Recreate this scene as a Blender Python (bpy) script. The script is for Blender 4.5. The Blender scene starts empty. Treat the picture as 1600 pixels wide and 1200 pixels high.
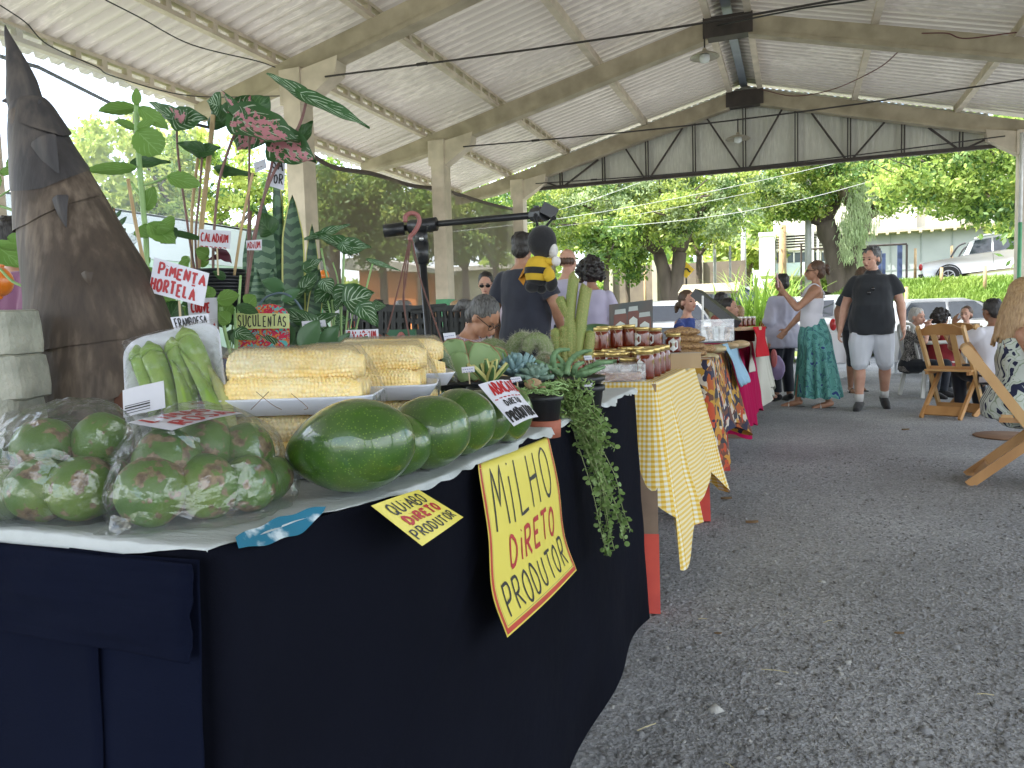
import bpy, bmesh, math, random
import numpy as np
from mathutils import Vector, Matrix, Euler, noise
from math import sin, cos, pi, radians, sqrt, atan2
random.seed(7); RNG = np.random.default_rng(7)
S = bpy.context.scene; COL = S.collection
F_PX = 1200.0; CAM_H = 1.03
def _d(x, y): return Vector(((x-800)/F_PX, (600-y)/F_PX, -1.0))
_Y = _d(1243, 493).normalized(); _P = _d(743, 508)
_Z = _P.cross(_Y).normalized()
if _Z.y < 0: _Z = -_Z
_X = _Y.cross(_Z)
RM = Matrix((_X, _Y, _Z))            # camera space -> world space
C0 = Vector((0, 0, CAM_H))
def ray(x, y): return RM @ _d(x, y)
def PD(x, y, d): return C0 + ray(x, y)*d
def PZ(x, y, z): r = ray(x, y); return C0 + r*((z-CAM_H)/r.z)
def PY(x, y, Y): r = ray(x, y); return C0 + r*(Y/r.y)
def PX(x, y, X): r = ray(x, y); return C0 + r*(X/r.x)
cd = bpy.data.cameras.new('camera'); cam = bpy.data.objects.new('camera', cd); COL.objects.link(cam)
cam.matrix_world = Matrix.Translation(C0) @ RM.to_4x4()
cd.sensor_fit = 'HORIZONTAL'; cd.sensor_width = 36; cd.lens = 36*F_PX/1600; cd.clip_start = 0.02; cd.clip_end = 2000
S.camera = cam
SUN_TO = Vector((-0.70, -0.38, 1.15)).normalized()
sun_el = math.asin(SUN_TO.z); sun_az = atan2(SUN_TO.x, SUN_TO.y)
W = bpy.data.worlds.new("World"); S.world = W; W.use_nodes = True
wn = W.node_tree.nodes; wl = W.node_tree.links; wn.clear()
sky = wn.new('ShaderNodeTexSky'); sky.sky_type = 'NISHITA'; sky.sun_disc = False
sky.sun_elevation = sun_el; sky.sun_rotation = sun_az; sky.air_density = 1.0; sky.dust_density = 2.0
bg = wn.new('ShaderNodeBackground'); bg.inputs[1].default_value = 0.15
wo = wn.new('ShaderNodeOutputWorld')
tcw = wn.new('ShaderNodeTexCoord'); nzw = wn.new('ShaderNodeTexNoise'); nzw.inputs['Scale'].default_value = 2.2; nzw.inputs['Detail'].default_value = 8
rpw = wn.new('ShaderNodeValToRGB'); rpw.color_ramp.elements[0].position = .38; rpw.color_ramp.elements[1].position = .60
mxw = wn.new('ShaderNodeMix'); mxw.data_type = 'RGBA'
mxw.inputs[7].default_value = (6.5, 6.8, 7.2, 1)
wl.new(tcw.outputs['Generated'], nzw.inputs['Vector']); wl.new(nzw.outputs['Fac'], rpw.inputs['Fac'])
wl.new(rpw.outputs['Color'], mxw.inputs[0]); wl.new(sky.outputs[0], mxw.inputs[6])
wl.new(mxw.outputs[2], bg.inputs[0]); wl.new(bg.outputs[0], wo.inputs[0])
sd = bpy.data.lights.new('sun', 'SUN'); sd.energy = 3.2; sd.angle = radians(0.5); sd.color = (1, .95, .86)
sun = bpy.data.objects.new('sun', sd); COL.objects.link(sun)
sun.rotation_euler = (-SUN_TO).to_track_quat('-Z', 'Y').to_euler()
S.view_settings.view_transform = 'Standard'; S.view_settings.look = 'None'; S.view_settings.exposure = 2.2; S.view_settings.gamma = 1
S.cycles.max_bounces = 9; S.cycles.diffuse_bounces = 5; S.cycles.transparent_max_bounces = 24; S.cycles.transmission_bounces = 6
S.cycles.use_denoising = True
S.cycles.sample_clamp_indirect = 6
def new_mat(name):
 m = bpy.data.materials.new(name); m.use_nodes = True
 nt = m.node_tree; b = nt.nodes['Principled BSDF']; return m, nt, b
def rgba(c): return (c[0], c[1], c[2], 1)
def ramp(nt, fac, stops):
 r = nt.nodes.new('ShaderNodeValToRGB'); e = r.color_ramp.elements
 e[0].position, e[0].color = stops[0][0], rgba(stops[0][1]); e[1].position, e[1].color = stops[-1][0], rgba(stops[-1][1])
 for p, c in stops[1:-1]:
  n = e.new(p); n.color = rgba(c)
 nt.links.new(fac, r.inputs['Fac']); return r.outputs['Color']
def tex(nt, kind='Noise', scale=5, detail=6, coord='Object', mapping=None, **kw):
 t = nt.nodes.new('ShaderNodeTex'+kind); t.inputs['Scale'].default_value = scale
 if kind == 'Noise': t.inputs['Detail'].default_value = detail
 for k, v in kw.items(): setattr(t, k, v) if hasattr(t, k) else t.inputs[k].__setattr__('default_value', v)
 tc = nt.nodes.new('ShaderNodeTexCoord'); src = tc.outputs[coord]
 if mapping:
  mp = nt.nodes.new('ShaderNodeMapping'); mp.inputs['Scale'].default_value = mapping; nt.links.new(src, mp.inputs['Vector']); src = mp.outputs['Vector']
 nt.links.new(src, t.inputs['Vector']); return t
def bump(nt, b, h, strength=.3, dist=.01):
 bp = nt.nodes.new('ShaderNodeBump'); bp.inputs['Strength'].default_value = strength; bp.inputs['Distance'].default_value = dist
 nt.links.new(h, bp.inputs['Height']); nt.links.new(bp.outputs['Normal'], b.inputs['Normal']); return bp
_mc = {}
def mat(name, c, rough=.6, c2=None, scale=8, bmp=.15, bd=.004, metal=0, spec=.5, bscale=None, lo=.35, hi=.65, mapping=None, sheen=0, coat=0, sss=0, transl=0):
 """mottled procedural surface: two colours through noise, roughness variation, noise bump"""
 if name in _mc: return _mc[name]
 m, nt, b = new_mat(name)
 c2 = c2 or tuple(x*.82 for x in c)
 t = tex(nt, 'Noise', scale, 7, mapping=mapping)
 nt.links.new(ramp(nt, t.outputs['Fac'], [(lo, c), (hi, c2)]), b.inputs['Base Color'])
 b.inputs['Roughness'].default_value = rough; b.inputs['Metallic'].default_value = metal; b.inputs['Specular IOR Level'].default_value = spec
 if coat: b.inputs['Coat Weight'].default_value = coat; b.inputs['Coat Roughness'].default_value = .15
 if sheen: b.inputs['Sheen Weight'].default_value = sheen
 if sss: b.inputs['Subsurface Weight'].default_value = sss; b.inputs['Subsurface Radius'].default_value = (.02, .008, .004)
 if bmp:
  t2 = tex(nt, 'Noise', bscale or scale*4, 5, mapping=mapping); bump(nt, b, t2.outputs['Fac'], bmp, bd)
 if transl:
  tr = nt.nodes.new('ShaderNodeBsdfTranslucent'); mx = nt.nodes.new('ShaderNodeMixShader'); mx.inputs[0].default_value = transl
  nt.links.new(b.inputs['Base Color'].links[0].from_socket, tr.inputs[0])
  out = nt.nodes['Material Output']; nt.links.new(b.outputs[0], mx.inputs[1]); nt.links.new(tr.outputs[0], mx.inputs[2]); nt.links.new(mx.outputs[0], out.inputs[0])
 _mc[name] = m; return m
class MB:
 def __init__(s): s.v = []; s.f = []; s.m = []; s.uv = {}
 def add(s, vs, fs, mi=0):
  o = len(s.v); s.v.extend([tuple(v) for v in vs]); s.f.extend([tuple(i+o for i in f) for f in fs]); s.m.extend([mi]*len(fs)); return s
 def box(s, c, d, rot=None, mi=0, M=None):
  x, y, z = d[0]/2, d[1]/2, d[2]/2
  vs = [Vector(p) for p in ((-x,-y,-z),(x,-y,-z),(x,y,-z),(-x,y,-z),(-x,-y,z),(x,-y,z),(x,y,z),(-x,y,z))]
  if rot is not None:
   R = Euler(rot).to_matrix() if not isinstance(rot, Matrix) else rot
   vs = [R @ v for v in vs]
  c = Vector(c); vs = [v+c for v in vs]
  if M: vs = [M @ v for v in vs]
  return s.add(vs, [(0,3,2,1),(4,5,6,7),(0,1,5,4),(1,2,6,5),(2,3,7,6),(3,0,4,7)], mi)
 def beam(s, a, b, w, h, up=(0,0,1), mi=0):
  a = Vector(a); b = Vector(b); y = (b-a); L = y.length; y.normalize(); x = y.cross(Vector(up))
  if x.length < 1e-5: x = y.cross(Vector((1,0,0)))
  x.normalize(); z = x.cross(y)
  return s.box((a+b)/2, (w, L, h), Matrix((x, y, z)).transposed(), mi)
 def tube(s, pts, rad, n=8, mi=0, cap=True, flat=1.0, up=None):
  pts = [Vector(p) for p in pts]
  if not hasattr(rad, '__len__'): rad = [rad]*len(pts)
  N = len(pts); vs = []; prev = None
  for i, p in enumerate(pts):
   t = (pts[min(i+1, N-1)]-pts[max(i-1, 0)])
   if t.length < 1e-9: t = Vector((0,0,1))
   t.normalize()
   if prev is None:
    u = Vector(up) if up else (Vector((0,0,1)) if abs(t.z) < .9 else Vector((1,0,0)))
   else: u = prev
   u = (u - t*u.dot(t))
   if u.length < 1e-6: u = t.orthogonal()
   u.normalize(); w = t.cross(u); prev = u
   r = rad[i]
   for k in range(n):
    a = 2*pi*k/n; vs.append(p + u*(cos(a)*r*flat) + w*(sin(a)*r))
  fs = [(i*n+k, i*n+(k+1) % n, (i+1)*n+(k+1) % n, (i+1)*n+k) for i in range(N-1) for k in range(n)]
  if cap: fs += [tuple(range(n-1, -1, -1)), tuple((N-1)*n+k for k in range(n))]
  return s.add(vs, fs, mi)
 def lathe(s, prof, n=16, M=None, mi=0, cap=True):
  vs = [Vector((r*cos(2*pi*k/n), r*sin(2*pi*k/n), z)) for r, z in prof for k in range(n)]
  if M: vs = [M @ v for v in vs]
  N = len(prof); fs = [(i*n+k, i*n+(k+1) % n, (i+1)*n+(k+1) % n, (i+1)*n+k) for i in range(N-1) for k in range(n)]
  if cap: fs += [tuple(range(n-1, -1, -1)), tuple((N-1)*n+k for k in range(n))]
  return s.add(vs, fs, mi)
 def ell(s, c, r, rot=None, n=14, m=9, mi=0, M=None):
  if not hasattr(r, '__len__'): r = (r, r, r)
  R = (Euler(rot).to_matrix() if not isinstance(rot, Matrix) else rot) if rot is not None else None
  vs = []; c = Vector(c)
  for i in range(m+1):
   ph = pi*i/m
   for k in range(n):
    a = 2*pi*k/n; v = Vector((r[0]*sin(ph)*cos(a), r[1]*sin(ph)*sin(a), -r[2]*cos(ph)))
    if R: v = R @ v
    v += c
    if M: v = M @ v
    vs.append(v)
  fs = [(i*n+k, i*n+(k+1) % n, (i+1)*n+(k+1) % n, (i+1)*n+k) for i in range(m) for k in range(n)]
  return s.add(vs, fs, mi)
 def grid(s, fn, nu, nv, mi=0, uv=False):
  o = len(s.v); vs = [fn(u/nu, v/nv) for v in range(nv+1) for u in range(nu+1)]
  s.add(vs, [(v*(nu+1)+u, v*(nu+1)+u+1, (v+1)*(nu+1)+u+1, (v+1)*(nu+1)+u) for v in range(nv) for u in range(nu)], mi)
  if uv:
   for v in range(nv+1):
    for u in range(nu+1): s.uv[o+v*(nu+1)+u] = (u/nu, v/nv)
  return s
 def extrude(s, poly, vec, mi=0):
  n = len(poly); p = [Vector(q) for q in poly]; v = Vector(vec)
  return s.add(p+[q+v for q in p], [tuple(range(n-1,-1,-1)), tuple(range(n,2*n))]+[(i,(i+1)%n,n+(i+1)%n,n+i) for i in range(n)], mi)
 def mesh(s, name, mats, smooth=False, inv=None):
  me = bpy.data.meshes.new(name)
  vs = s.v if inv is None else [inv @ Vector(v) for v in s.v]
  me.from_pydata([tuple(v) for v in vs], [], s.f)
  for m in mats: me.materials.append(m)
  if len(mats) > 1: me.polygons.foreach_set('material_index', s.m)
  if s.uv:
   ul = me.uv_layers.new(name='UVMap'); li = np.zeros(len(me.loops), dtype=np.int32); me.loops.foreach_get('vertex_index', li)
   arr = np.array([s.uv.get(int(i), (0, 0)) for i in li], dtype=np.float32).ravel(); ul.data.foreach_set('uv', arr)
  if smooth: me.polygons.foreach_set('use_smooth', [True]*len(s.f))
  me.validate(); me.update(); return me
MW = {}
def mw(o): return MW.get(o.name, Matrix.Identity(4))
def tag(o, label=None, cat=None, group=None, kind=None):
 if label: o['label'] = label
 if cat: o['category'] = cat
 if group: o['group'] = group
 if kind: o['kind'] = kind
 return o
def thing(name, label, cat, loc=(0,0,0), rz=0, group=None, rot=None):
 o = bpy.data.objects.new(name, None); COL.objects.link(o); o.empty_display_size = .1
 o.location = loc; o.rotation_euler = rot or (0, 0, rz)
 MW[o.name] = Matrix.LocRotScale(Vector(loc), Euler(o.rotation_euler), None)
 return tag(o, label, cat, group)
def obj(name, mb, mats, parent=None, smooth=False, world=True, loc=None, mods=None, me=None):
 """one mesh object. world=True: vertices are in world space and are brought into the parent's (or loc's) space"""
 if not isinstance(mats, (list, tuple)): mats = [mats]
 if parent is not None: inv = mw(parent).inverted() if world else None; M = mw(parent)
 else:
  M = Matrix.Translation(Vector(loc)) if loc is not None else Matrix.Identity(4)
  inv = M.inverted() if (loc is not None and world) else None
 if me is None: me = mb.mesh(name, mats, smooth, inv)
 o = bpy.data.objects.new(name, me); COL.objects.link(o)
 if parent is not None: o.parent = parent
 elif loc is not None: o.location = loc
 MW[o.name] = M
 return o
def structure(o): o['kind'] = 'structure'; return o
def stuff(o): o['kind'] = 'stuff'; return o
def copy_tree(o, parent=None, loc=None, rot=None, label=None):
 c = o.copy(); COL.objects.link(c)
 if parent: c.parent = parent
 if loc is not None: c.location = loc
 if rot is not None: c.rotation_euler = rot
 if label: c['label'] = label
 for ch in list(o.children): copy_tree(ch, c)
 return c
def nz(p, s=1.0, seed=0.0): return noise.noise(Vector((p[0]*s+seed, p[1]*s+seed*1.7, p[2]*s-seed)))
def lerp(a, b, t): return a+(b-a)*t
def bez(pts, n=12):
 """Catmull-Rom through points"""
 P = [Vector(p) for p in pts]; P = [P[0]*2-P[1]]+P+[P[-1]*2-P[-2]]; out = []
 for i in range(1, len(P)-2):
  for k in range(n):
   t = k/n; a, b, c, d = P[i-1], P[i], P[i+1], P[i+2]
   out.append(.5*((2*b)+(c-a)*t+(2*a-5*b+4*c-d)*t*t+(3*b-a-3*c+d)*t**3))
 out.append(P[-2]); return out
def np_mesh(name, V, Fq, mats, parent=None, mi=None, smooth=False, loc=None):
 """fast mesh of quads from numpy arrays"""
 if parent is not None: inv = np.array(mw(parent).inverted()); V = V @ inv[:3,:3].T + inv[:3,3]
 elif loc is not None: V = V - np.array(loc)
 me = bpy.data.meshes.new(name); k = Fq.shape[1]
 me.vertices.add(len(V)); me.vertices.foreach_set('co', V.astype(np.float32).ravel())
 me.loops.add(Fq.size); me.loops.foreach_set('vertex_index', Fq.astype(np.int32).ravel())
 me.polygons.add(len(Fq)); me.polygons.foreach_set('loop_start', np.arange(0, Fq.size, k, dtype=np.int32))
 if not isinstance(mats, (list, tuple)): mats = [mats]
 for m in mats: me.materials.append(m)
 if mi is not None: me.polygons.foreach_set('material_index', mi.astype(np.int32))
 if smooth: me.polygons.foreach_set('use_smooth', np.ones(len(Fq), dtype=bool))
 me.update(calc_edges=True); me.validate()
 o = bpy.data.objects.new(name, me); COL.objects.link(o)
 if parent is not None: o.parent = parent; MW[o.name] = mw(parent)
 else:
  if loc is not None: o.location = loc
  MW[o.name] = Matrix.Translation(Vector(loc)) if loc is not None else Matrix.Identity(4)
 return o
m_conc = mat('concrete_beam', (.44,.38,.27), .85, (.30,.26,.18), 3, .3, .004, bscale=30)
m_conc2 = mat('painted_concrete', (.62,.54,.42), .85, (.48,.42,.32), 4, .25, .003, bscale=40)
m_green = mat('green_paint', (.10,.34,.17), .6, (.08,.27,.13), 6)
m_steel = mat('dark_steel', (.035,.03,.027), .6, (.06,.045,.035), 10)
m_plate = mat('brown_plate', (.055,.042,.034), .6, (.035,.028,.022), 6)
def sheet_mat(name, c1, c2, tr=0.0):
 m, nt, b = new_mat(name)
 t = tex(nt, 'Noise', .8, 6); t2 = tex(nt, 'Noise', 6, 5, mapping=(1, 8, 1))
 mx = nt.nodes.new('ShaderNodeMath'); mx.operation = 'ADD'; nt.links.new(t.outputs['Fac'], mx.inputs[0]); nt.links.new(t2.outputs['Fac'], mx.inputs[1])
 nt.links.new(ramp(nt, mx.outputs[0], [(.75, c1), (1.2, c2)]), b.inputs['Base Color'])
 b.inputs['Roughness'].default_value = .42; b.inputs['Metallic'].default_value = .1
 if tr:
  ts = nt.nodes.new('ShaderNodeBsdfTranslucent'); ts.inputs[0].default_value = (1, .93, .82, 1); ms = nt.nodes.new('ShaderNodeMixShader'); ms.inputs[0].default_value = tr
  nt.links.new(b.outputs[0], ms.inputs[1]); nt.links.new(ts.outputs[0], ms.inputs[2]); nt.links.new(ms.outputs[0], nt.nodes['Material Output'].inputs[0])
 return m
m_sheet = sheet_mat('ribbed_roof_sheet', (.72,.67,.60), (.50,.46,.41), .02)
m_gable = sheet_mat('gable_sheet', (.80,.80,.71), (.66,.66,.58))
RX = -0.95; SL = 0.25
def zr(x): return 5.60 - SL*abs(x-RX)          # purlin underside
pav = thing('market_pavilion', 'open market pavilion with concrete posts and rafters under a pale ribbed metal roof', 'pavilion', (RX, 8, 0))
frames = [-8.3, -4.15, 0, 4.15, 8.3, 12.4, 16.5]
LX, RXP = -5.8, 3.9
for Y in frames:
 for px, sg in ((LX, 1), (RXP, -1)):
  mb = MB(); mb.box((px, Y, 2.82), (.24, .27, 2.66))
  mb.box((px-.02, Y, 4.02), (.30, .26, .42));
  mb.extrude([(px+sg*.10, Y-.11, 3.78), (px+sg*.62, Y-.11, 4.10), (px+sg*.66, Y-.11, 4.30), (px+sg*.10, Y-.11, 4.20)], (0, .22, 0))
  c = obj('column', mb, m_conc2, pav)
  o = obj('painted_base', MB().box((px, Y, .75), (.246, .276, 1.5)), m_green, c)
 mb = MB()
 for sg in (-1, 1):
  a = Vector((RX+sg*.30, Y, zr(RX)-.30*SL)); xe = -7.35 if sg < 0 else 5.45; b = Vector((xe, Y, zr(xe)))
  ps = []
  n = 12
  for i in range(n+1):
   p = a.lerp(b, i/n); dep = .26 if abs(p.x-RX) < 5 else lerp(.30, .14, min(1, (abs(p.x-RX)-5)/1.4))
   ps.append((p, dep))
  top = [(p.x, Y-.07, p.z-.002) for p, d in ps]; bot = [(p.x, Y-.07, p.z-d) for p, d in ps[::-1]]
  mb.extrude(top+bot, (0, .14, 0))
  for (p, d), (q, e) in zip(ps[:-1], ps[1:]): mb.beam((p.x, Y, p.z-d-.02), (q.x, Y, q.z-e-.02), .20, .05)
 r = obj('rafter', mb, m_conc, pav)
 pl = MB(); pl.box((RX, Y, zr(RX)-.21), (.72, .24, .30)); obj('ridge_plate', pl, m_plate, r)
def purlin(x, slots):
 mb = MB(); z = zr(x); w = .09; h = .17
 y0, y1 = -9.5, 16.75
 if slots:
  mb.box((x, (y0+y1)/2, z+.025), (w, y1-y0, .05)); mb.box((x, (y0+y1)/2, z+h-.02), (w, y1-y0, .04))
  y = y0
  while y < y1: mb.box((x, y, z+h/2+.005), (w-.01, .07, h-.09)); y += .34
 else:
  mb.box((x, (y0+y1)/2, z+.02), (.10, y1-y0, .04)); mb.box((x, (y0+y1)/2, z+h/2+.02), (.045, y1-y0, h-.04))
 return obj('purlin', mb, m_conc2, pav)
for x, sl in ((-7.35, True), (-6.07, True), (-4.7, True), (-2.97, False), (-1.24, False), (-.66, False), (1.06, False), (2.8, False), (4.17, True), (5.45, True)): purlin(x, sl)
def ribbed(name, x0, x1, y0, y1, pitch, zf, depth, mats, parent):
 n = int((y1-y0)/pitch); prof = []
 for i in range(n):
  y = y0+i*pitch
  prof += [(y, 0), (y+pitch*.55, 0), (y+pitch*.66, depth), (y+pitch*.88, depth)]
 prof.append((y1, 0)); xs = np.linspace(x0, x1, 8); P = len(prof)
 V = np.array([(x, y, zf(x)+h) for x in xs for y, h in prof]);
 Fq = np.array([(i*P+j, (i+1)*P+j, (i+1)*P+j+1, i*P+j+1) for i in range(len(xs)-1) for j in range(P-1)])
 return np_mesh(name, V, Fq, mats, parent)
zs = lambda x: zr(x)+.172
ribbed('roof_sheet', -7.75, RX, -9.6, 16.95, .185, zs, .06, m_sheet, pav)
ribbed('roof_sheet', RX, 5.85, -9.6, 16.95, .185, zs, .06, m_sheet, pav)
obj('ridge_cap', MB().extrude([(RX-.25, -9.6, zs(RX)-.02), (RX, -9.6, zs(RX)+.06), (RX+.25, -9.6, zs(RX)-.02), (RX, -9.6, zs(RX)+.045)], (0, 26.5, 0)), m_sheet, pav)
obj('ridge_board', MB().box((RX-.02, 3.6, zs(RX)-.10), (.14, 26, .02)), mat('galvanised', (.34,.38,.42), .45, (.26,.3,.34), 4, metal=.5), pav)
gz = 4.02
def gtop(x): return zr(x)-.30
n = int((3.50+5.45)/.12); V = []; Fq = []
xs = [-5.45+i*.12/2 for i in range(2*n)]
for i, x in enumerate(xs):
 y = 16.72+(.07 if i % 2 else 0); V += [(x, y, gz-.02), (x, y, max(gz, zr(x)+.12))]
for i in range(len(xs)-1): Fq.append((2*i, 2*i+2, 2*i+3, 2*i+1))
np_mesh('gable_cladding', np.array(V), np.array(Fq), m_gable, pav)
tb = obj('gable_truss', MB().beam((-5.5, 16.6, gz), (3.6, 16.6, gz), .06, .07), m_steel, pav)
vx = [-4.85, -3.89, -2.95, -1.97, -.97, .02, .98, 1.92, 2.89]
for i, x in enumerate(vx):
 t = gtop(x)
 if t-gz > .06:
  mb = MB(); mb.box((x-.025, 16.6, (gz+t)/2), (.022, .05, t-gz)); mb.box((x+.025, 16.6, (gz+t)/2), (.022, .05, t-gz)); obj('truss_post', mb, m_steel, tb)
for a, b in (((-5.45, 4.25), (-4.9, gz)), ((-4.8, gz), (-4.0, gtop(-4.05))), ((-3.4, gtop(-3.4)), (-3.0, gz)), ((-2.9, gz), (-2.2, gtop(-2.2))), ((-1.7, gtop(-1.7)), (-1.03, gz)), ((-.9, gz), (-.25, gtop(-.25))), ((.3, gtop(.3)), (.93, gz)), ((1.03, gz), (1.6, gtop(1.6))), ((2.35, gtop(2.35)), (2.85, gz)), ((2.95, gz), (3.5, gtop(3.5)+.05))):
 obj('truss_diagonal', MB().beam((a[0], 16.6, a[1]), (b[0], 16.6, b[1]), .035, .035), m_steel, tb)
m_rod = mat('tie_rod', (.03,.025,.02), .5)
for Y in (8.3, 12.4, 16.3):
 a = Vector((LX+.5, Y-.14, 4.06)); b = Vector((RXP-.4, Y-.14, 4.10));
 if Y < 16: b = Vector((RXP-.4, Y-.14, 4.10))
 mb = MB(); mb.tube([a.lerp(b, i/10)+Vector((0, 0, -.10*sin(pi*i/10))) for i in range(11)], .012, 6)
 mb.tube([a.lerp(b, .14)-Vector((0,0,.04)), a.lerp(b, .155)-Vector((0,0,.043))], .02, 6)
 obj('tie_rod', mb, m_rod, pav)
mb = MB();
m_lampsh = mat('enamel_shade', (.42,.38,.28), .4, (.3,.27,.2), 9); m_glass = mat('lamp_glass', (.7,.72,.68), .2, (.6,.62,.6), 9)
def lamp(x, y, z, r, lab, chain):
 t = thing('pendant_lamp', lab, 'lamp', (x, y, z), group='pendant lamps along the ridge')
 obj('lamp_shade', MB().lathe([(.02, .12), (.035, .10), (.04, .06), (r*.55, .045), (r*.95, .0), (r, -.02), (r*.93, -.005), (r*.5, .03), (.03, .03)], 20, Matrix.Translation((x, y, z))), m_lampsh, t, True)
 obj('bulb', MB().lathe([(.03, .04), (.075, .01), (.08, -.05), (.06, -.085), (.005, -.1)], 14, Matrix.Translation((x, y, z))), m_glass, t, True)
 obj('stem', MB().tube([(x, y, z+.10), (x, y, z+chain)], .012, 6), m_rod, t)
p = PY(1101, 88, 12.2); lamp(p.x, p.y, p.z, .22, 'round enamel pendant lamp under the nearer ridge plate', .30)
p = PY(1153, 216, 16.2); lamp(p.x, p.y, p.z, .24, 'smaller looking enamel pendant lamp in front of the ribbed gable', .38)
def cable(name, pts, r, m, lab):
 o = obj(name, MB().tube(bez(pts, 8), r, 5), m, loc=pts[0]); tag(o, lab, 'cable', 'loose cables under the roof'); return o
m_cab = mat('black_cable', (.02,.02,.02), .6); m_redc = mat('dull_red_cable', (.12,.035,.03), .6)
cable('electric_cable', [PY(1190, 140, 16.1), PY(1240, 150, 16), PY(1300, 140, 15.2), PY(1370, 108, 13.5), PY(1408, 77, 12.4)], .009, m_redc, 'reddish cable looping from the gable up to the right half of the nearer rafter')
cable('electric_cable', [PY(1120, 40, 12.3), PY(1250, 14, 10.5), PY(1350, 0, 9.5), PY(1420, -20, 9)], .012, m_cab, 'thick black cable rising to the right from the nearer ridge plate')
cable('electric_cable', [PY(1440, 52, 12.2), PY(1480, 52, 12.2), PY(1510, 60, 12.2), PY(1600, 50, 12.2), PY(1700, 52, 12.2)], .009, m_redc, 'wavy dull red cable along the right end of the nearer rafter')
cable('electric_cable', [PX(0, 8, -6), PX(40, 35, -6), PX(75, 70, -6), PX(150, 104, -6), PX(180, 120, -6), PX(300, 150, -6), PX(440, 150, -6)], .006, m_cab, 'thin black cable sagging below the roof at the upper left')
cable('electric_cable', [PX(165, 0, -5), PX(220, 28, -5), PX(300, 70, -5), PX(400, 95, -5), PX(430, 105, -5)], .006, m_cab, 'thin cable crossing the roof sheets beside the second purlin at left')
def netmat(name, c, dens):
 m, nt, b = new_mat(name); b.inputs['Base Color'].default_value = rgba(c); b.inputs['Roughness'].default_value = .8
 t = tex(nt, 'Noise', 1.2, 4); tr = nt.nodes.new('ShaderNodeBsdfTransparent'); mx = nt.nodes.new('ShaderNodeMixShader')
 r = ramp(nt, t.outputs['Fac'], [(.3, (dens-.05,)*3), (.7, (dens+.07,)*3)])
 nt.links.new(r, mx.inputs[0]); nt.links.new(tr.outputs[0], mx.inputs[1]); nt.links.new(b.outputs[0], mx.inputs[2])
 nt.links.new(mx.outputs[0], nt.nodes['Material Output'].inputs[0]); return m
m_net = netmat('shade_net_weave', (.17,.135,.10), .72)
top = [(480, 240), (520, 262), (580, 272), (640, 290), (690, 297), (760, 318), (812, 330)]
XN = -6.15
tp = [PX(x, y, XN) for x, y in top]
def netf(u, v):
 k = u*(len(tp)-1); i = min(int(k), len(tp)-2); p = tp[i].lerp(tp[i+1], k-i)
 z = lerp(p.z, 1.15, v); y = p.y
 return Vector((XN+.10*nz((y, 0, z*.5), .8, 3)+.05*sin(y*3)*(1-v), y, z))
o = obj('shade_net', MB().grid(netf, 60, 14), m_net, smooth=True, loc=(XN, 10, 1.15)); tag(o, 'brown see through shade net hung along the left side behind the posts', 'shade net')
o = obj('rolled_net_edge', MB().tube([p+Vector((.03, 0, .0)) for p in bez(tp, 6)], .035, 6), mat('net_roll', (.10,.08,.065), .9), smooth=True, loc=tp[0]); tag(o, 'dark rolled upper hem rope of the brown shade net', 'rope')
m_net2 = netmat('pale_mesh', (.62,.72,.80), .30)
o = obj('insect_mesh', MB().grid(lambda u, v: Vector((-6.6+.03*sin(u*22), lerp(4.3, 7.4, u), lerp(lerp(3.95, 3.55, u), 2.2, v))), 24, 6), m_net2, smooth=True, loc=(-6.6, 5, 2.2)); tag(o, 'pale bluish see through mesh stretched at the far left edge', 'mesh screen')
o = obj('edge_rope', MB().tube([PX(0, 88, -6.7), PX(60, 105, -6.7), PX(130, 140, -6.7), PX(180, 165, -6.7), PX(330, 200, -6.7)], .02, 6), m_cab, loc=PX(0, 88, -6.7)); tag(o, 'black rope hanging along the left roof edge', 'rope')
t = thing('gable_pipe', 'slim pipe post with white top and green foot under the right corner of the gable', 'post', (3.62, 16.0, 0))
x3 = PY(1595, 300, 16.0).x
obj('upper_pipe', MB().tube([(x3, 16, 2.55), (x3, 16, 4.1)], .032, 10), mat('white_pipe', (.75,.76,.72), .5), t, True)
obj('lower_pipe', MB().tube([(x3, 16, 0), (x3, 16, 2.55)], .033, 10), m_green, t, True)
def gravel_mat():
 m, nt, b = new_mat('gravel')
 v = tex(nt, 'Voronoi', 95); n1 = tex(nt, 'Noise', .7, 8); n2 = tex(nt, 'Noise', 240, 3)
 v2 = tex(nt, 'Voronoi', 38)
 c1 = ramp(nt, v.outputs['Color'], [(0, (.18,.186,.194)), (.5, (.30,.308,.318)), (1, (.43,.44,.45))])
 mx = nt.nodes.new('ShaderNodeMix'); mx.data_type = 'RGBA'; mx.blend_type = 'MULTIPLY'; mx.inputs[0].default_value = 1
 nt.links.new(c1, mx.inputs[6]); nt.links.new(ramp(nt, n1.outputs['Fac'], [(.32, (.66,.66,.66)), (.66, (1.15,1.15,1.15))]), mx.inputs[7])
 nt.links.new(mx.outputs[2], b.inputs['Base Color']); b.inputs['Roughness'].default_value = .85
 ad = nt.nodes.new('ShaderNodeMath'); ad.operation = 'ADD'; nt.links.new(v.outputs['Distance'], ad.inputs[0]); nt.links.new(v2.outputs['Distance'], ad.inputs[1])
 ad2 = nt.nodes.new('ShaderNodeMath'); ad2.operation = 'ADD'; nt.links.new(ad.outputs[0], ad2.inputs[0]); nt.links.new(n2.outputs['Fac'], ad2.inputs[1])
 bump(nt, b, ad2.outputs[0], .9, .006); return m
m_gravel = gravel_mat()
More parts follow.
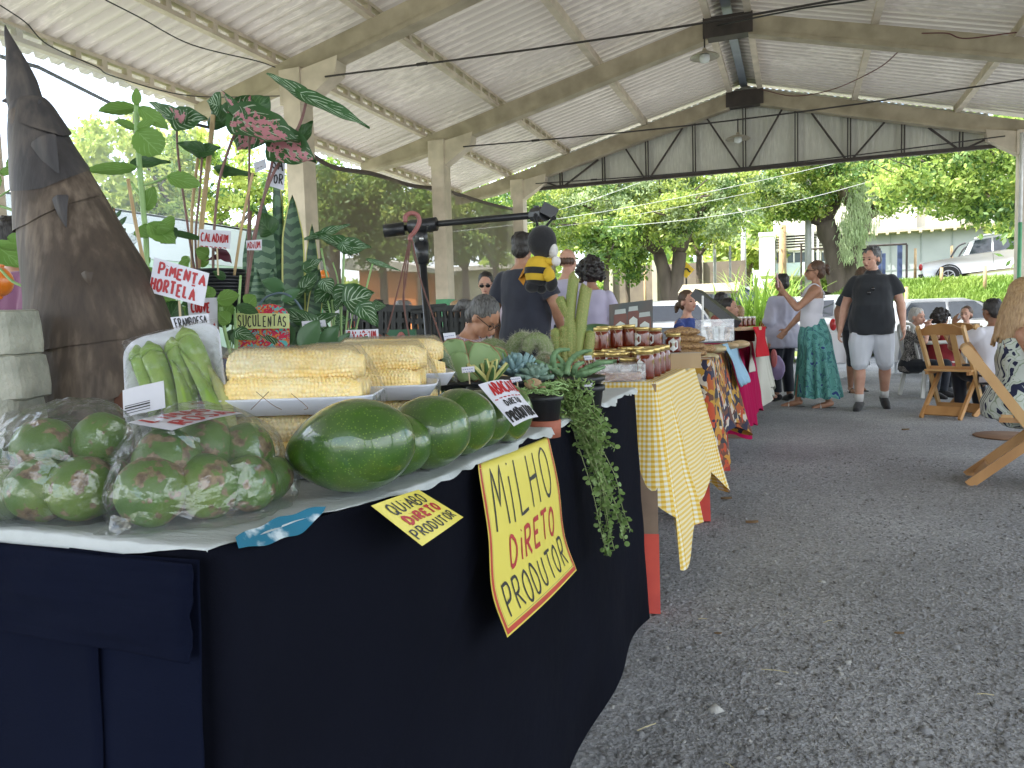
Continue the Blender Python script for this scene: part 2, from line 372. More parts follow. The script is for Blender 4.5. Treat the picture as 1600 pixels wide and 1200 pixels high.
def grass_mat(name, c1, c2, c3):
 m, nt, b = new_mat(name); t = tex(nt, 'Noise', .5, 8); t2 = tex(nt, 'Noise', 25, 6)
 mx = nt.nodes.new('ShaderNodeMath'); mx.operation = 'ADD'; nt.links.new(t.outputs['Fac'], mx.inputs[0]); nt.links.new(t2.outputs['Fac'], mx.inputs[1])
 nt.links.new(ramp(nt, mx.outputs[0], [(.75, c1), (1.0, c2), (1.25, c3)]), b.inputs['Base Color']); b.inputs['Roughness'].default_value = .9
 bump(nt, b, t2.outputs['Fac'], 1, .08); return m
m_grassg = grass_mat('bank_soil_grass', (.10,.17,.03), (.16,.25,.045), (.20,.22,.07))
m_blade = mat('grass_blade', (.15,.27,.04), .6, (.24,.34,.06), .6, 0, transl=.35)
m_dirt = mat('dirt', (.13,.09,.065), .95, (.20,.15,.10), 2, .5, .03)
def hterr(x, y):
 """height of the land: level yard, then a bank rising behind it, higher on the right"""
 k = max(0, min(1, (y-21.5-.06*abs(x-4))/7.5)); k = k*k*(3-2*k)
 side = max(0, min(1, (x+1.5)/4.5)); side = side*side*(3-2*side)
 h = k*lerp(.55, 2.15, side)
 k2 = max(0, min(1, (y-36)/25)); return h + k2*lerp(1.2, .8, side)
xs = np.concatenate([np.linspace(-400, -40, 12), np.linspace(-36, 40, 96), np.linspace(44, 400, 12)])
ys = np.concatenate([np.linspace(-60, 18, 14), np.linspace(19, 40, 53), np.linspace(42, 60, 10), np.linspace(70, 900, 12)])
V = np.array([(x, y, hterr(x, y)) for y in ys for x in xs]); nx = len(xs)
Fq = np.array([(j*nx+i, j*nx+i+1, (j+1)*nx+i+1, (j+1)*nx+i) for j in range(len(ys)-1) for i in range(nx-1)])
cen = V[Fq].mean(axis=1)
mi = np.zeros(len(Fq), dtype=int); mi[(cen[:,1] > 20.5)] = 1; mi[(cen[:,0] < -9.5)] = 1
o = np_mesh('ground', V, Fq, [m_gravel, m_grassg], mi=mi, smooth=True); structure(o)
def track(u, v):
 x = lerp(.5, 34, u); y = lerp(29.5, 34.5, v)+1.2*sin(u*3); return Vector((x, y, hterr(x, y)+.02+.03*nz((x, y, 0), 1)))
o = obj('dirt_track', MB().grid(track, 60, 8), m_dirt, smooth=True); structure(o)
n = 26000
yy = RNG.uniform(.8, 1, n); dist = .9+5.2*RNG.random(n)**1.3; ang = RNG.uniform(-.40, .45, n)
X = dist*np.sin(ang)*1.0+.25; Yv = dist*np.cos(ang); ok = X > -.75; X = X[ok]; Yv = Yv[ok]; n = len(X)
r = RNG.gamma(3, .00105, n)+.001
base = np.array([(-1,-.7,0),(.9,-.8,0),(1,.8,0),(-.8,.9,0),(-.5,-.4,.8),(.5,-.5,.7),(.6,.4,.9),(-.4,.5,.6)])
a = RNG.uniform(0, 2*pi, n); ca, sa = np.cos(a), np.sin(a)
B = base[None]*r[:,None,None]*(1+.35*RNG.standard_normal((n,8,1)))*np.array([1,1,.75]); B[:,:,2] = np.abs(B[:,:,2])
Vx = B[:,:,0]*ca[:,None]-B[:,:,1]*sa[:,None]+X[:,None]; Vy = B[:,:,0]*sa[:,None]+B[:,:,1]*ca[:,None]+Yv[:,None]; Vz = B[:,:,2]-.0008
V = np.stack([Vx, Vy, Vz], 2).reshape(-1, 3); q = np.array([(4,5,6,7),(0,1,5,4),(1,2,6,5),(2,3,7,6),(3,0,4,7)])
Fq = (q[None]+np.arange(n)[:,None,None]*8).reshape(-1, 4)
m_st = [mat('stone_grey', (.26,.267,.275), .8, (.19,.195,.20), 60, .2), mat('stone_pale', (.45,.45,.43), .8, (.36,.36,.35), 60, .2), mat('stone_dark', (.18,.18,.18), .8, (.12,.12,.12), 60, .2)]
mi = np.repeat(RNG.choice(3, n, p=[.66, .03, .31]), 5)
o = np_mesh('gravel_stones', V, Fq, m_st, mi=mi); stuff(o); tag(o, 'loose crushed stone lying over the yard', 'gravel')
m_straw = mat('straw', (.52,.46,.28), .7); m_dry = mat('dry_leaf', (.16,.10,.05), .8)
for i, (x, y, L, a, lab) in enumerate(((1211, 1048, .075, .0, 'long pale straw lying on the gravel, largest of the straws'), (1010, 1136, .06, .9, 'forked pale straw near the bottom hem of the black cloth'), (1140, 1196, .03, 2.4, 'short straw at the bottom edge of the gravel'), (1293, 971, .04, .8, 'thin straw to the upper right of the pebble'), (1540, 1085, .04, .1, 'short straw near the right edge of the gravel'), (1098, 967, .03, .3, 'small straw beside a brown dry leaf'))):
 p = PZ(x, y, .007); d = Vector((cos(a), sin(a), 0)); mb = MB().tube([p-d*L/2, p+Vector((0, 0, .002)), p+d*L/2], .0012, 5)
 if i == 1: mb.tube([p, p+Vector((.02, .025, .001))], .001, 5)
 o = obj('straw', mb, m_straw, loc=p); tag(o, lab, 'straw', 'bits of straw on the gravel')
for i, (x, y, s, lab) in enumerate(((1122, 990, .012, 'dark brown dry leaf on the gravel just below the red trestle foot'), (1415, 672, .03, 'dark dry leaf on the gravel in front of the folding chairs'), (1135, 780, .03, 'curled brown dry leaf lying beside the gingham cloth'), (1175, 817, .03, 'flat grey brown dry leaf farther out on the gravel'), (1405, 990, .014, 'small yellowish dry leaf on the gravel at right'))):
 p = PZ(x, y, .006); o = obj('dry_leaf', MB().grid(lambda u, v: p+Vector(((u-.5)*2*s, (v-.5)*1.2*s*sin(pi*(.08+.84*u)), .35*s*(sin(pi*v)+.5*u))), 6, 4), m_dry, loc=p); tag(o, lab, 'dry leaf', 'dry leaves on the gravel')
p = PZ(1187, 1114, .0)
for x, y, s, lab in ((1187, 1114, .016, 'largest flat grey pebble in the lower gravel'), (1277, 1010, .013, 'flat grey pebble level with the foot of the yellow sign'), (982, 1118, .012, 'flat pale pebble beside the hem of the black cloth'), (1075, 1013, .011, 'low tan pebble left of the long straw')):
 p = PZ(x, y, 0); mb = MB().ell((p.x, p.y, .003), (s, s*.6, .006), (0, 0, random.random()*3), 9, 5); mb.v = [tuple(Vector(v)*1+Vector((nz(v, 200)*.003, nz(v, 170, 4)*.003, 0))) for v in mb.v]
 o = obj('pebble', mb, m_st[0], loc=p); tag(o, lab, 'pebble', 'larger pebbles on the gravel')
def blades(name, region, n, h, mats, lab, parent=None):
 P = []
 while len(P) < n:
  x, y = region(); P.append((x, y, hterr(x, y)))
 P = np.array(P); a = RNG.uniform(0, 2*pi, n); hh = h*RNG.uniform(.5, 1.3, n); w = .012+.018*RNG.random(n)
 lean = RNG.normal(0, .35, (n, 2))*hh[:,None]; u = np.stack([np.cos(a)*w, np.sin(a)*w, np.zeros(n)], 1)
 top = P+np.stack([lean[:,0], lean[:,1], hh], 1); mid = P+np.stack([lean[:,0]*.35, lean[:,1]*.35, hh*.6], 1)
 V = np.stack([P-u, P+u, mid+u*.8, mid-u*.8, top+u*.1, top-u*.1], 1).reshape(-1, 3)
 q = np.array([(0,1,2,3),(3,2,4,5)]); Fq = (q[None]+np.arange(n)[:,None,None]*6).reshape(-1, 4)
 o = np_mesh(name, V, Fq, mats); stuff(o); tag(o, lab, 'grass'); return o
blades('grass', lambda: (random.uniform(1.0, 14), random.uniform(21.8, 27.8)), 42000, .16, m_blade, 'bright green grass on the bank below the white pickup')
blades('grass', lambda: (random.uniform(-12, 2), random.uniform(23.5, 31)), 32000, .16, m_blade, 'bright grass strip in front of the low wall beyond the trees')
blades('grass', lambda: (random.uniform(-22, -9.5), random.uniform(9, 24)), 18000, .2, m_blade, 'green grass strip seen through the shade net')
m_wallp = mat('grey_wall_panel', (.30,.32,.33), .8, (.26,.28,.29), 1.2, .1); m_wallb = mat('beige_wall', (.52,.48,.40), .8, (.44,.40,.32), 1.2, .1)
m_cream = mat('cream_wall', (.60,.57,.46), .8, (.5,.48,.38), .8, .1); m_pale = mat('pale_blue_wall', (.50,.58,.60), .8, (.42,.5,.52), .8, .1)
m_win = mat('dark_window', (.06,.075,.09), .25, (.10,.12,.14), 1.5, 0); m_wfr = mat('white_frame', (.75,.75,.72), .6)
m_ochre = mat('ochre_block', (.5,.42,.2), .8)
t = thing('warehouse', 'long grey panelled warehouse wall behind the bank with a beige upper storey', 'building', (14, 42, 1.9))
a = PY(1345, 430, 40); b = PY(1345, 352, 40); zb = 1.6; A = Vector((a.x, 40, 0)); Bq = Vector((a.x+30, 37.5, 0)); ztop = PY(1345, 368, 40).z
ztop2 = (PD(1600, 348, 38)).z
dirw = (Bq-A).normalized(); nrm = Vector((dirw.y, -dirw.x, 0))
mb = MB(); Lw = (Bq-A).length; zt = ztop
mb.box((A+Bq)/2+Vector((0, 0, (zt+zb)/2))-nrm*.15, (Lw, .3, zt-zb), (0, 0, atan2(dirw.y, dirw.x)))
obj('lower_wall', mb, m_wallp, t)
mb = MB(); mb.box((A+Bq)/2+Vector((0, 0, zt+1.2))-nrm*1.4, (Lw, .3, 2.4), (0, 0, atan2(dirw.y, dirw.x))); obj('upper_wall', mb, m_wallb, t)
mb = MB(); mb.box((A+Bq)/2+Vector((0, 0, zt+.06))+nrm*.1, (Lw, .9, .12), (0, 0, atan2(dirw.y, dirw.x)))
x = .2
while x < Lw: mb.box(A+dirw*x+Vector((0, 0, zt-.04))+nrm*.35, (.12, .5, .1), (0, 0, atan2(dirw.y, dirw.x))); x += .45
obj('eave', mb, mat('eave_board', (.42,.36,.26), .8), t)
x = 0; mb = MB()
while x < Lw: mb.box(A+dirw*x+Vector((0, 0, (zt+zb)/2)), (.04, .06, zt-zb), (0, 0, atan2(dirw.y, dirw.x))); x += 1.25
mb.box((A+Bq)/2+Vector((0, 0, zb+(zt-zb)*.45)), (Lw, .04, .04), (0, 0, atan2(dirw.y, dirw.x)))
obj('panel_joints', mb, mat('joint', (.22,.25,.25), .8), t)
for k, px in enumerate((1385, 1440, 1480, 1530)):
 q = A+dirw*(2.2+k*3.1); obj('pilaster', MB().box(q+Vector((0, 0, zt+1.2))-nrm*1.15, (.3, .3, 2.4), (0, 0, atan2(dirw.y, dirw.x))), m_wfr, t)
Yb = 44
def bx(mb, x0, y0, x1, y1, Y, d=.3, off=0):
 a = PY(x0, y0, Y); b = PY(x1, y1, Y); mb.box(((a.x+b.x)/2, Y+d/2-off, (a.z+b.z)/2), (abs(b.x-a.x), d, abs(a.z-b.z))); return mb
t = thing('office_building', 'cream office building with a band of dark windows behind the phone taking woman', 'building', (8, Yb, 2))
obj('wall', bx(MB(), 1208, 300, 1345, 428, Yb, 5), m_cream, t)
for i, (x0, x1) in enumerate(((1214, 1221), (1231, 1240), (1242, 1258), (1261, 1269), (1273, 1281), (1284, 1292), (1300, 1312))):
 w = obj('window', bx(MB(), x0, 394, x1, 410, Yb, .1, .06), m_win, t); obj('frame', bx(bx(MB(), x1-.5, 393, x1+1.2, 411, Yb, .1, .12), x0, 392.5, x1, 394, Yb, .1, .10), m_wfr, w)
obj('lower_panel', bx(MB(), 1212, 412, 1320, 427, Yb, .1, .07), m_pale, t)
mb = MB()
for k in range(6): bx(mb, 1213, 366+k*4.2, 1290, 368+k*4.2, Yb, .25, .25)
obj('louvres', mb, m_cream, t)
for x in (1225, 1268, 1276): obj('pillar', bx(MB(), x, 345, x+3, 428, Yb, .3, .5), m_wfr, t)
t = thing('white_annex', 'blank white sunlit wall beside the tall green reeds', 'building', (4.5, 41, 1.8))
obj('wall', bx(MB(), 1186, 368, 1209, 430, 41, 4), mat('whitewash', (.8,.8,.78), .8, (.72,.72,.7), 1), t)
obj('coping', bx(MB(), 1185, 364, 1210, 368, 41, 4.2, .1), m_wfr, t)
t = thing('white_annex', 'narrow white wall showing just left of the vine covered trunk', 'building', (10, 43, 2))
obj('wall', bx(MB(), 1294, 378, 1303, 428, 43, .8), mat('whitewash', (.8,.8,.78)), t)
t = thing('boundary_wall', 'low brownish boundary wall with pale posts beyond the trees', 'wall', (-3, 33, .6))
mb = MB(); a = PY(955, 418, 33); b = PY(1165, 416, 33); zb = hterr(-3, 33)-.1
mb.box(((a.x+b.x)/2, 33, (a.z+zb)/2), (b.x-a.x, .15, a.z-zb)); obj('panels', mb, mat('brown_wall', (.22,.18,.14), .85, (.16,.13,.11), 2), t)
k = a.x
while k < b.x: obj('post', MB().box((k, 32.88, (a.z+zb)/2+.1), (.2, .2, a.z-zb+.2)), m_wallb, t); k += 1.9
for x in (957, 1102, 1110):
 p = PY(x, 400, 32)
m_pole = mat('pale_pole', (.42,.43,.42), .7, (.35,.35,.33), 3); m_wood = mat('weathered_post', (.42,.30,.16), .8, (.32,.22,.12), 6)
def pole(px, ytop, ybot, Y, r, m, lab, cat='pole', nm='utility_pole', grp=None, foot=None):
 a = PY(px, ybot, Y); b = PY(px+ (ytop-ybot)*0, ytop, Y); zb = hterr(a.x, Y)-.1
 o = obj(nm, MB().tube([(a.x, Y, zb), (a.x, Y, b.z)], [r, r*.8], 8), m, smooth=True, loc=(a.x, Y, zb)); tag(o, lab, cat, grp); return o
pole(1263, 275, 425, 30, .13, m_pole, 'grey utility pole in front of the cream building')
pole(1223, 352, 430, 32, .16, m_wood, 'brown wooden pole left of the grey utility pole')
pole(1162, 330, 432, 34, .12, m_pole, 'pale pole beyond the parked cars, tallest at the middle')
pole(1117, 368, 445, 31, .07, m_pole, 'thin pale pole right of the yellow road sign')
pole(1141, 384, 445, 31, .05, m_pole, 'thinnest pale pole between the two pale poles')
for x, y0, y1, Y, lab in ((1416, 448, 490, 23.8, 'short wooden stake on the grass behind the man in dark polo'), (1471, 418, 442, 27.4, 'leaning wooden stake left of the white pickup'), (1539, 415, 434, 26.6, 'wooden stake on the grass in front of the pickup side'), (1430, 388, 420, 33, 'pale fence stake with rounded top before the grey wall'), (1487, 384, 402, 33, 'pale fence stake just above the pickup tailgate'), (1008, 422, 460, 30, 'pale stake before the low boundary wall')):
 pole(x, y0, y1, Y, .055, m_wood, lab, 'stake', 'fence_stake', 'wooden stakes on the bank')
t = thing('pipe_frame', 'tall thin dark pipe frame with a blue post standing on the bank', 'frame', (9, 33, 1.8))
m_blue = mat('dark_blue_paint', (.05,.08,.18), .5)
for x in (1252, 1417):
 a = PY(x, 382, 33); obj('pipe', MB().tube([(a.x, 33, 1.6), (a.x, 33, a.z)], .04, 6), m_steel, t)
a = PY(1252, 390, 33); b = PY(1417, 381, 33); obj('crossbar', MB().tube([a, b], .04, 6), m_steel, t)
a = PY(1406, 382, 33.2); obj('blue_post', MB().box((a.x, 33.2, (1.6+a.z)/2), (.17, .12, a.z-1.6)), m_blue, t)
for x, y0 in ((1375, 392), (1381, 396)):
 a = PY(x, y0, 33.4); obj('blue_post', MB().box((a.x, 33.4, (1.6+a.z)/2), (.12, .12, a.z-1.6)), m_blue, t)
t = thing('road_sign', 'yellow diamond road sign with a black hump mark beyond the trees', 'road sign', tuple(PY(1072, 470, 27)))
p = PY(1072, 422, 27); s = .28
obj('post', MB().tube([(p.x, 27.03, hterr(p.x, 27)-.1), (p.x, 27.03, p.z+.2)], .03, 6), m_steel, t)
mb = MB(); mb.extrude([(p.x, 27, p.z+s), (p.x-s, 27, p.z), (p.x, 27, p.z-s), (p.x+s, 27, p.z)], (0, .012, 0)); pl = obj('sign_plate', mb, mat('sign_yellow', (.85,.55,.03), .5), t)
mb = MB(); pts = [(-.15, -.06), (-.09, -.045), (-.06, .03), (.0, .05), (.06, .03), (.09, -.045), (.15, -.06)]
for q, r in zip(pts[:-1], pts[1:]): mb.beam((p.x+q[0], 26.993, p.z+q[1]), (p.x+r[0], 26.993, p.z+r[1]), .01, .05)
obj('hump_mark', mb, mat('ink_black', (.015,.015,.015), .6), pl)
def corr_mat():
 m, nt, b = new_mat('white_corrugated'); t = tex(nt, 'Wave', 14, bands_direction='Y'); b.inputs['Roughness'].default_value = .5
 nt.links.new(ramp(nt, t.outputs['Fac'], [(.1, (.50,.55,.60)), (.6, (.70,.74,.78))]), b.inputs['Base Color']); bump(nt, b, t.outputs['Fac'], .6, .02); return m
t = thing('corrugated_shed', 'long white corrugated shed with a pale green base beyond the left plants', 'shed', (-16, 14, 0))
obj('corrugated_wall', MB().box((-16.1, 12, 3.62), (.2, 26, 1.18)), corr_mat(), t); obj('lower_wall', MB().box((-16.1, 12, 1.51), (.18, 26, 3.02)), mat('pale_green_wall', (.45,.58,.48), .8, (.38,.5,.42), 2), t)
obj('roof', MB().extrude([(-16.0, -1.2, 4.22), (-22, -1.2, 5.2), (-22, -1.2, 5.1), (-16, -1.2, 4.16)], (0, 26.4, 0)), m_wfr, t)
t = thing('orange_house', 'low house with an orange wall and pale roof edge seen through the net', 'house', (-9, 31, 0))
a = PY(566, 530, 30); b = PY(648, 415, 30)
obj('wall', MB().box(((a.x+b.x)/2, 32, (a.z+b.z)/2), (b.x-a.x, 4, b.z-a.z)), mat('orange_wall', (.62,.20,.06), .8, (.5,.17,.06), 1), t)
obj('roof', MB().extrude([(a.x-.6, 29.6, b.z), (b.x+.8, 29.6, b.z-.35), (b.x+.8, 29.6, b.z-.15), (a.x+.5, 29.6, b.z+.5), (a.x-.6, 29.6, b.z+.45)], (0, 4.8, 0)), mat('pale_roof', (.5,.47,.42), .8), t)
t = thing('cream_house', 'long cream walled house seen through the net right of the orange one', 'house', (-6, 33, 0))
a = PY(648, 530, 33); b = PY(800, 420, 33); obj('wall', MB().box(((a.x+b.x)/2, 35, (a.z+b.z)/2), (b.x-a.x, 4, b.z-a.z)), m_cream, t); obj('roof', MB().box(((a.x+b.x)/2, 35, b.z+.1), (b.x-a.x+.6, 5, .2)), mat('pale_roof', (.5,.47,.42), .8), t)
o = obj('kerb_wall', MB().box((-15, 24.5, .45), (18, .25, .9)), mat('whitewash', (.8,.8,.78)), loc=(-15, 24.5, 0)); tag(o, 'low white wall behind the seated grey haired man', 'wall')
m_leafA = mat('leaf_mid', (.22,.34,.06), .5, (.30,.41,.09), .8, 0, transl=.45)
m_leafB = mat('leaf_light', (.38,.47,.10), .5, (.48,.54,.15), .8, 0, transl=.5)
m_leafC = mat('leaf_dark', (.08,.16,.04), .5, (.12,.22,.05), .8, 0, transl=.4)
m_leafG = mat('leaf_greygreen', (.32,.42,.20), .6, (.42,.50,.27), .8, 0, transl=.4)
m_bark = mat('tree_bark', (.14,.11,.085), .95, (.08,.062,.05), 3, .8, .02, mapping=(1,1,.3)); m_lime = mat('limewash', (.62,.66,.68), .9, (.5,.54,.56), 6)
def leaf_quads(P, size, flat=.5):
 """P: (n,3) centres -> crossed leaf shaped quads"""
 n = len(P); a = RNG.normal(0, 1, (n, 3)); a /= np.linalg.norm(a, axis=1)[:,None]; b = RNG.normal(0, 1, (n, 3)); b[:,2] *= flat
 b = np.cross(a, b); b /= np.linalg.norm(b, axis=1)[:,None]+1e-9
 s = (size*RNG.uniform(.6, 1.4, n))[:,None]; a = a*s; b = b*s*.45
 return np.stack([P-a, P+b*1.0-a*.1, P+a, P-b-a*.1], 1).reshape(-1, 3)
def branchy(mb, base, r0, tips, mid_jit=.5, seed=1, n=7):
 """limbs from a fork point to each tip; returns points along them for foliage"""
 rnd = random.Random(seed); pts = []
 for t in tips:
  a = Vector(base); b = Vector(t); m = a.lerp(b, .45)+Vector((rnd.uniform(-1, 1), rnd.uniform(-1, 1), rnd.uniform(.1, 1)))*mid_jit
  path = bez([a, m, b], n); rr = [lerp(r0, r0*.12, (i/(len(path)-1))**.8) for i in range(len(path))]
  mb.tube(path, rr, 7); pts += path[len(path)//3:]
  for k in range(4):
   s = path[int(len(path)*(.35+.16*k))-1]; e = s+(b-a)*.22+Vector((rnd.uniform(-1, 1), rnd.uniform(-1, 1), rnd.uniform(-.4, .9)))*(b-a).length*.28
   q = bez([s, s.lerp(e, .5)+Vector((rnd.uniform(-.3, .3),)*3), e], 4); mb.tube(q, [r0*.22, r0*.05] if len(q) == 2 else [lerp(r0*.22, r0*.04, i/(len(q)-1)) for i in range(len(q))], 5); pts += q[2:]
 return pts
def tree(label, X, Y, r, fork_z, tips, clusters, leaf, n, mats, weights, limewash=0, crown=None, group='trees around the yard', seed=1, lean=(0, 0), name='tree', cat='tree', trunks=1, spread=.0):
 zb = hterr(X, Y)-.15; t = thing(name, label, cat, (X, Y, zb), group=group)
 mb = MB(); pts = []
 for k in range(trunks):
  dx = (k-(trunks-1)/2)*spread; f = Vector((X+lean[0]+dx*2.2, Y+lean[1], fork_z))
  path = bez([(X+dx*.4, Y, zb), (X+dx*.4+lean[0]*.3, Y+lean[1]*.3, zb+.12), (X+dx+lean[0]*.6, Y+lean[1]*.6, lerp(zb, fork_z, .6)), f], 6)
  mb.tube(path, [r*1.5]+[r*1.15]*3+[lerp(r*1.05, r*.8, i/(len(path)-4)) for i in range(len(path)-4)], 12)
  pts += branchy(mb, f, r*.62, [Vector(q) for q in tips[k::trunks]], .6, seed+k)
 for i, v in enumerate(mb.v): v = Vector(v); mb.v[i] = tuple(v+Vector((nz(v, 3)*.05*r/.2, nz(v, 3, 5)*.05*r/.2, 0)))
 obj('trunk', mb, m_bark, t, True)
 if limewash: obj('painted_base', MB().tube([(X, Y, zb), (X+lean[0]*.03, Y, zb+.15), (X+lean[0]*.15, Y+lean[1]*.15, zb+limewash*.5), (X+lean[0]*.35, Y+lean[1]*.35, zb+limewash)], [r*1.6, r*1.35, r*1.22, r*1.15], 12), m_lime, t, True)
 cl = []
 rr = np.random.default_rng(seed*13+1)
 for c, s in clusters:
  k = max(6, int(15*s[0]*s[2]/2)); u = rr.normal(0, 1, (k, 3)); u /= np.linalg.norm(u, axis=1)[:,None]; u *= (rr.random(k)**.45)[:,None]
  for q in u: cl.append((np.array(c)+q*np.array(s), rr.uniform(.2, .55)))
 for p in pts:
  if rr.random() < .5: cl.append((np.array(p)+rr.normal(0, .2, 3), rr.uniform(.2, .45)))
 k = int(n*.8)//len(cl)+1; P = []; G = []
 for c, s in cl:
  P.append(c+rr.normal(0, 1, (k, 3))*np.array([s, s, s*.55])*.62); G.append(np.full(k, rr.choice(len(mats), p=weights)))
 P = np.concatenate(P); G = np.concatenate(G); fl = rr.random(len(G)) < .25; G[fl] = rr.choice(len(mats), fl.sum(), p=weights)
 V = leaf_quads(P, leaf); Fq = np.arange(len(V)).reshape(-1, 4)
 np_mesh('crown', V, Fq, mats, t, mi=G)
 return t
def pt(x, y, Y): p = PY(x, y, Y); return (p.x, p.y, p.z)
Y1 = 26.5; q = PY(1052, 465, Y1)
tree('large feathery tree with a white painted trunk foot, left of centre in the opening', q.x, Y1, .27, PY(1045, 395, Y1).z,
  [pt(880, 300, 25), pt(940, 250, 26), pt(1010, 230, 27), pt(1090, 240, 27), pt(1130, 300, 25), pt(1020, 330, 24.5), pt(860, 350, 24), pt(1180, 260, 27)],
  [(pt(900, 290, 25.5), (2.2, 1.8, 1.0)), (pt(980, 250, 26), (2.4, 2, 1.2)), (pt(1090, 250, 26.5), (2.2, 2, 1.1)), (pt(870, 350, 24.5), (1.5, 1.4, .8)), (pt(1150, 300, 26), (1.7, 1.6, 1.0)), (pt(1020, 320, 25), (1.6, 1.3, .7)), (pt(940, 370, 24.5), (1.3, 1.2, .55)), (pt(1150, 350, 25.5), (.9, 1.0, .4)), (pt(840, 300, 24), (1.3, 1.4, 1)), (pt(1040, 190, 26), (3.5, 2, 1.2)), (pt(880, 210, 26), (3, 2, 1.2))],
  .065, 75000, [m_leafG, m_leafB, m_leafA, m_leafC], [.42, .27, .18, .13], limewash=1.0, seed=3, trunks=2, spread=.32, lean=(-.1, 0))
Y2 = 30; q = PY(1318, 425, Y2)
tree('massive dark limbed tree with hanging vines on the bank behind the man in dark polo', q.x, Y2, .42, PY(1325, 345, Y2).z,
  [pt(1215, 300, 29), pt(1250, 250, 30), pt(1310, 200, 31), pt(1380, 240, 30), pt(1230, 330, 28.5), pt(1400, 290, 30), pt(1170, 280, 29), pt(1290, 240, 28)],
  [(pt(1230, 270, 29), (2.4, 2, 1.0)), (pt(1310, 230, 30), (3.0, 2, 1.1)), (pt(1390, 270, 30), (1.8, 1.8, 1.1)), (pt(1205, 310, 28.5), (1.4, 1.4, .7)), (pt(1330, 300, 29.6), (1.1, 1, .7)), (pt(1175, 240, 29), (1.6, 1.6, 1.2)), (pt(1400, 320, 31), (1.0, 1.2, .5)), (pt(1300, 180, 30), (4, 2, 1.2))],
  .07, 60000, [m_leafA, m_leafB, m_leafC, m_leafG], [.36, .36, .2, .08], seed=5, trunks=2, spread=.55)
def vine(x, y, Y, w, h, n, lab):
 c = PY(x, y, Y); P = np.stack([c.x+RNG.normal(0, w*.45, n), c.y-.25+RNG.normal(0, w*.2, n), c.z+RNG.uniform(-h, h, n)], 1)
 a = np.stack([RNG.normal(0, .05, n), RNG.normal(0, .05, n), -RNG.uniform(.08, .28, n)], 1); b = np.stack([RNG.uniform(.008, .02, n), RNG.uniform(-.01, .01, n), np.zeros(n)], 1)
 V = np.stack([P-b, P+b, P+a+b*.3, P+a-b*.3], 1).reshape(-1, 3)
 o = np_mesh('hanging_vine', V, np.arange(len(V)).reshape(-1, 4), m_leafG, loc=(c.x, c.y, c.z)); tag(o, lab, 'vine', 'vines hanging on the big tree'); return o
vine(1340, 330, Y2-.5, .55, 1.0, 1500, 'thick grey green vine mass hanging on the right side of the dark trunk'); vine(1322, 375, Y2-.5, .25, .7, 700, 'thinner vine strand hanging low along the middle of the dark trunk'); vine(1345, 395, Y2-.4, .15, .5, 300, 'short vine strand at the lower right of the dark trunk')
Y3 = 21
tree('broad leaved tree hanging into the upper right of the opening', PY(1690, 460, 24).x, 24, .28, 3.2,
  [pt(1440, 250, Y3), pt(1500, 240, Y3), pt(1560, 230, Y3), pt(1600, 300, Y3), pt(1450, 290, Y3)],
  [(pt(1450, 255, 21), (1.0, 1.0, .6)), (pt(1540, 250, 21), (1.5, 1.2, .8)), (pt(1430, 300, 21), (.5, .6, .35)), (pt(1480, 305, 21), (.7, .7, .3)), (pt(1545, 315, 21), (.6, .7, .35)), (pt(1590, 300, 21), (.7, .9, .7)), (pt(1560, 190, 22), (3, 1.6, .9)), (pt(1428, 235, 22), (.9, 1, .6)), (pt(1650, 280, 22), (1, 1, 1.2))],
  .075, 24000, [m_leafA, m_leafC, m_leafB], [.5, .3, .2], seed=8)
tree('small tree with drooping dark leaves just past the right pipe', PY(1640, 460, 26).x, 26, .09, 3.2, [pt(1590, 345, 25), pt(1600, 380, 25)], [(pt(1590, 355, 25), (.4, .4, .5))], .13, 700, [m_leafC, m_leafA], [.7, .3], seed=9)
tree('slim tree with white painted foot just right of the two seen from behind', PY(948, 465, 25).x, 25, .11, PY(950, 410, 25).z, [pt(930, 380, 25), pt(965, 370, 25), pt(950, 350, 25)], [(pt(940, 375, 25), (.7, .7, .5)), (pt(965, 395, 25), (.5, .5, .25))], .09, 3500, [m_leafA, m_leafC], [.6, .4], limewash=.75, seed=11)
tree('young tree with dark foliage and a white painted foot before the boundary wall', PY(981, 465, 28).x, 28, .09, PY(981, 425, 28).z, [pt(970, 410, 28), pt(990, 405, 28)], [(pt(985, 385, 28), (.8, .6, .5)), (pt(988, 432, 28), (.4, .3, .25))], .09, 2600, [m_leafC, m_leafA], [.6, .4], limewash=.8, seed=12)
tree('slender tree standing right of the yellow road sign', PY(1093, 465, 30).x, 30, .13, PY(1095, 400, 30).z, [pt(1080, 350, 30), pt(1110, 350, 30), pt(1105, 330, 30)], [(pt(1095, 340, 30), (1.0, .8, .6)), (pt(1120, 370, 30), (.5, .5, .4))], .10, 3500, [m_leafA, m_leafB], [.5, .5], seed=13)
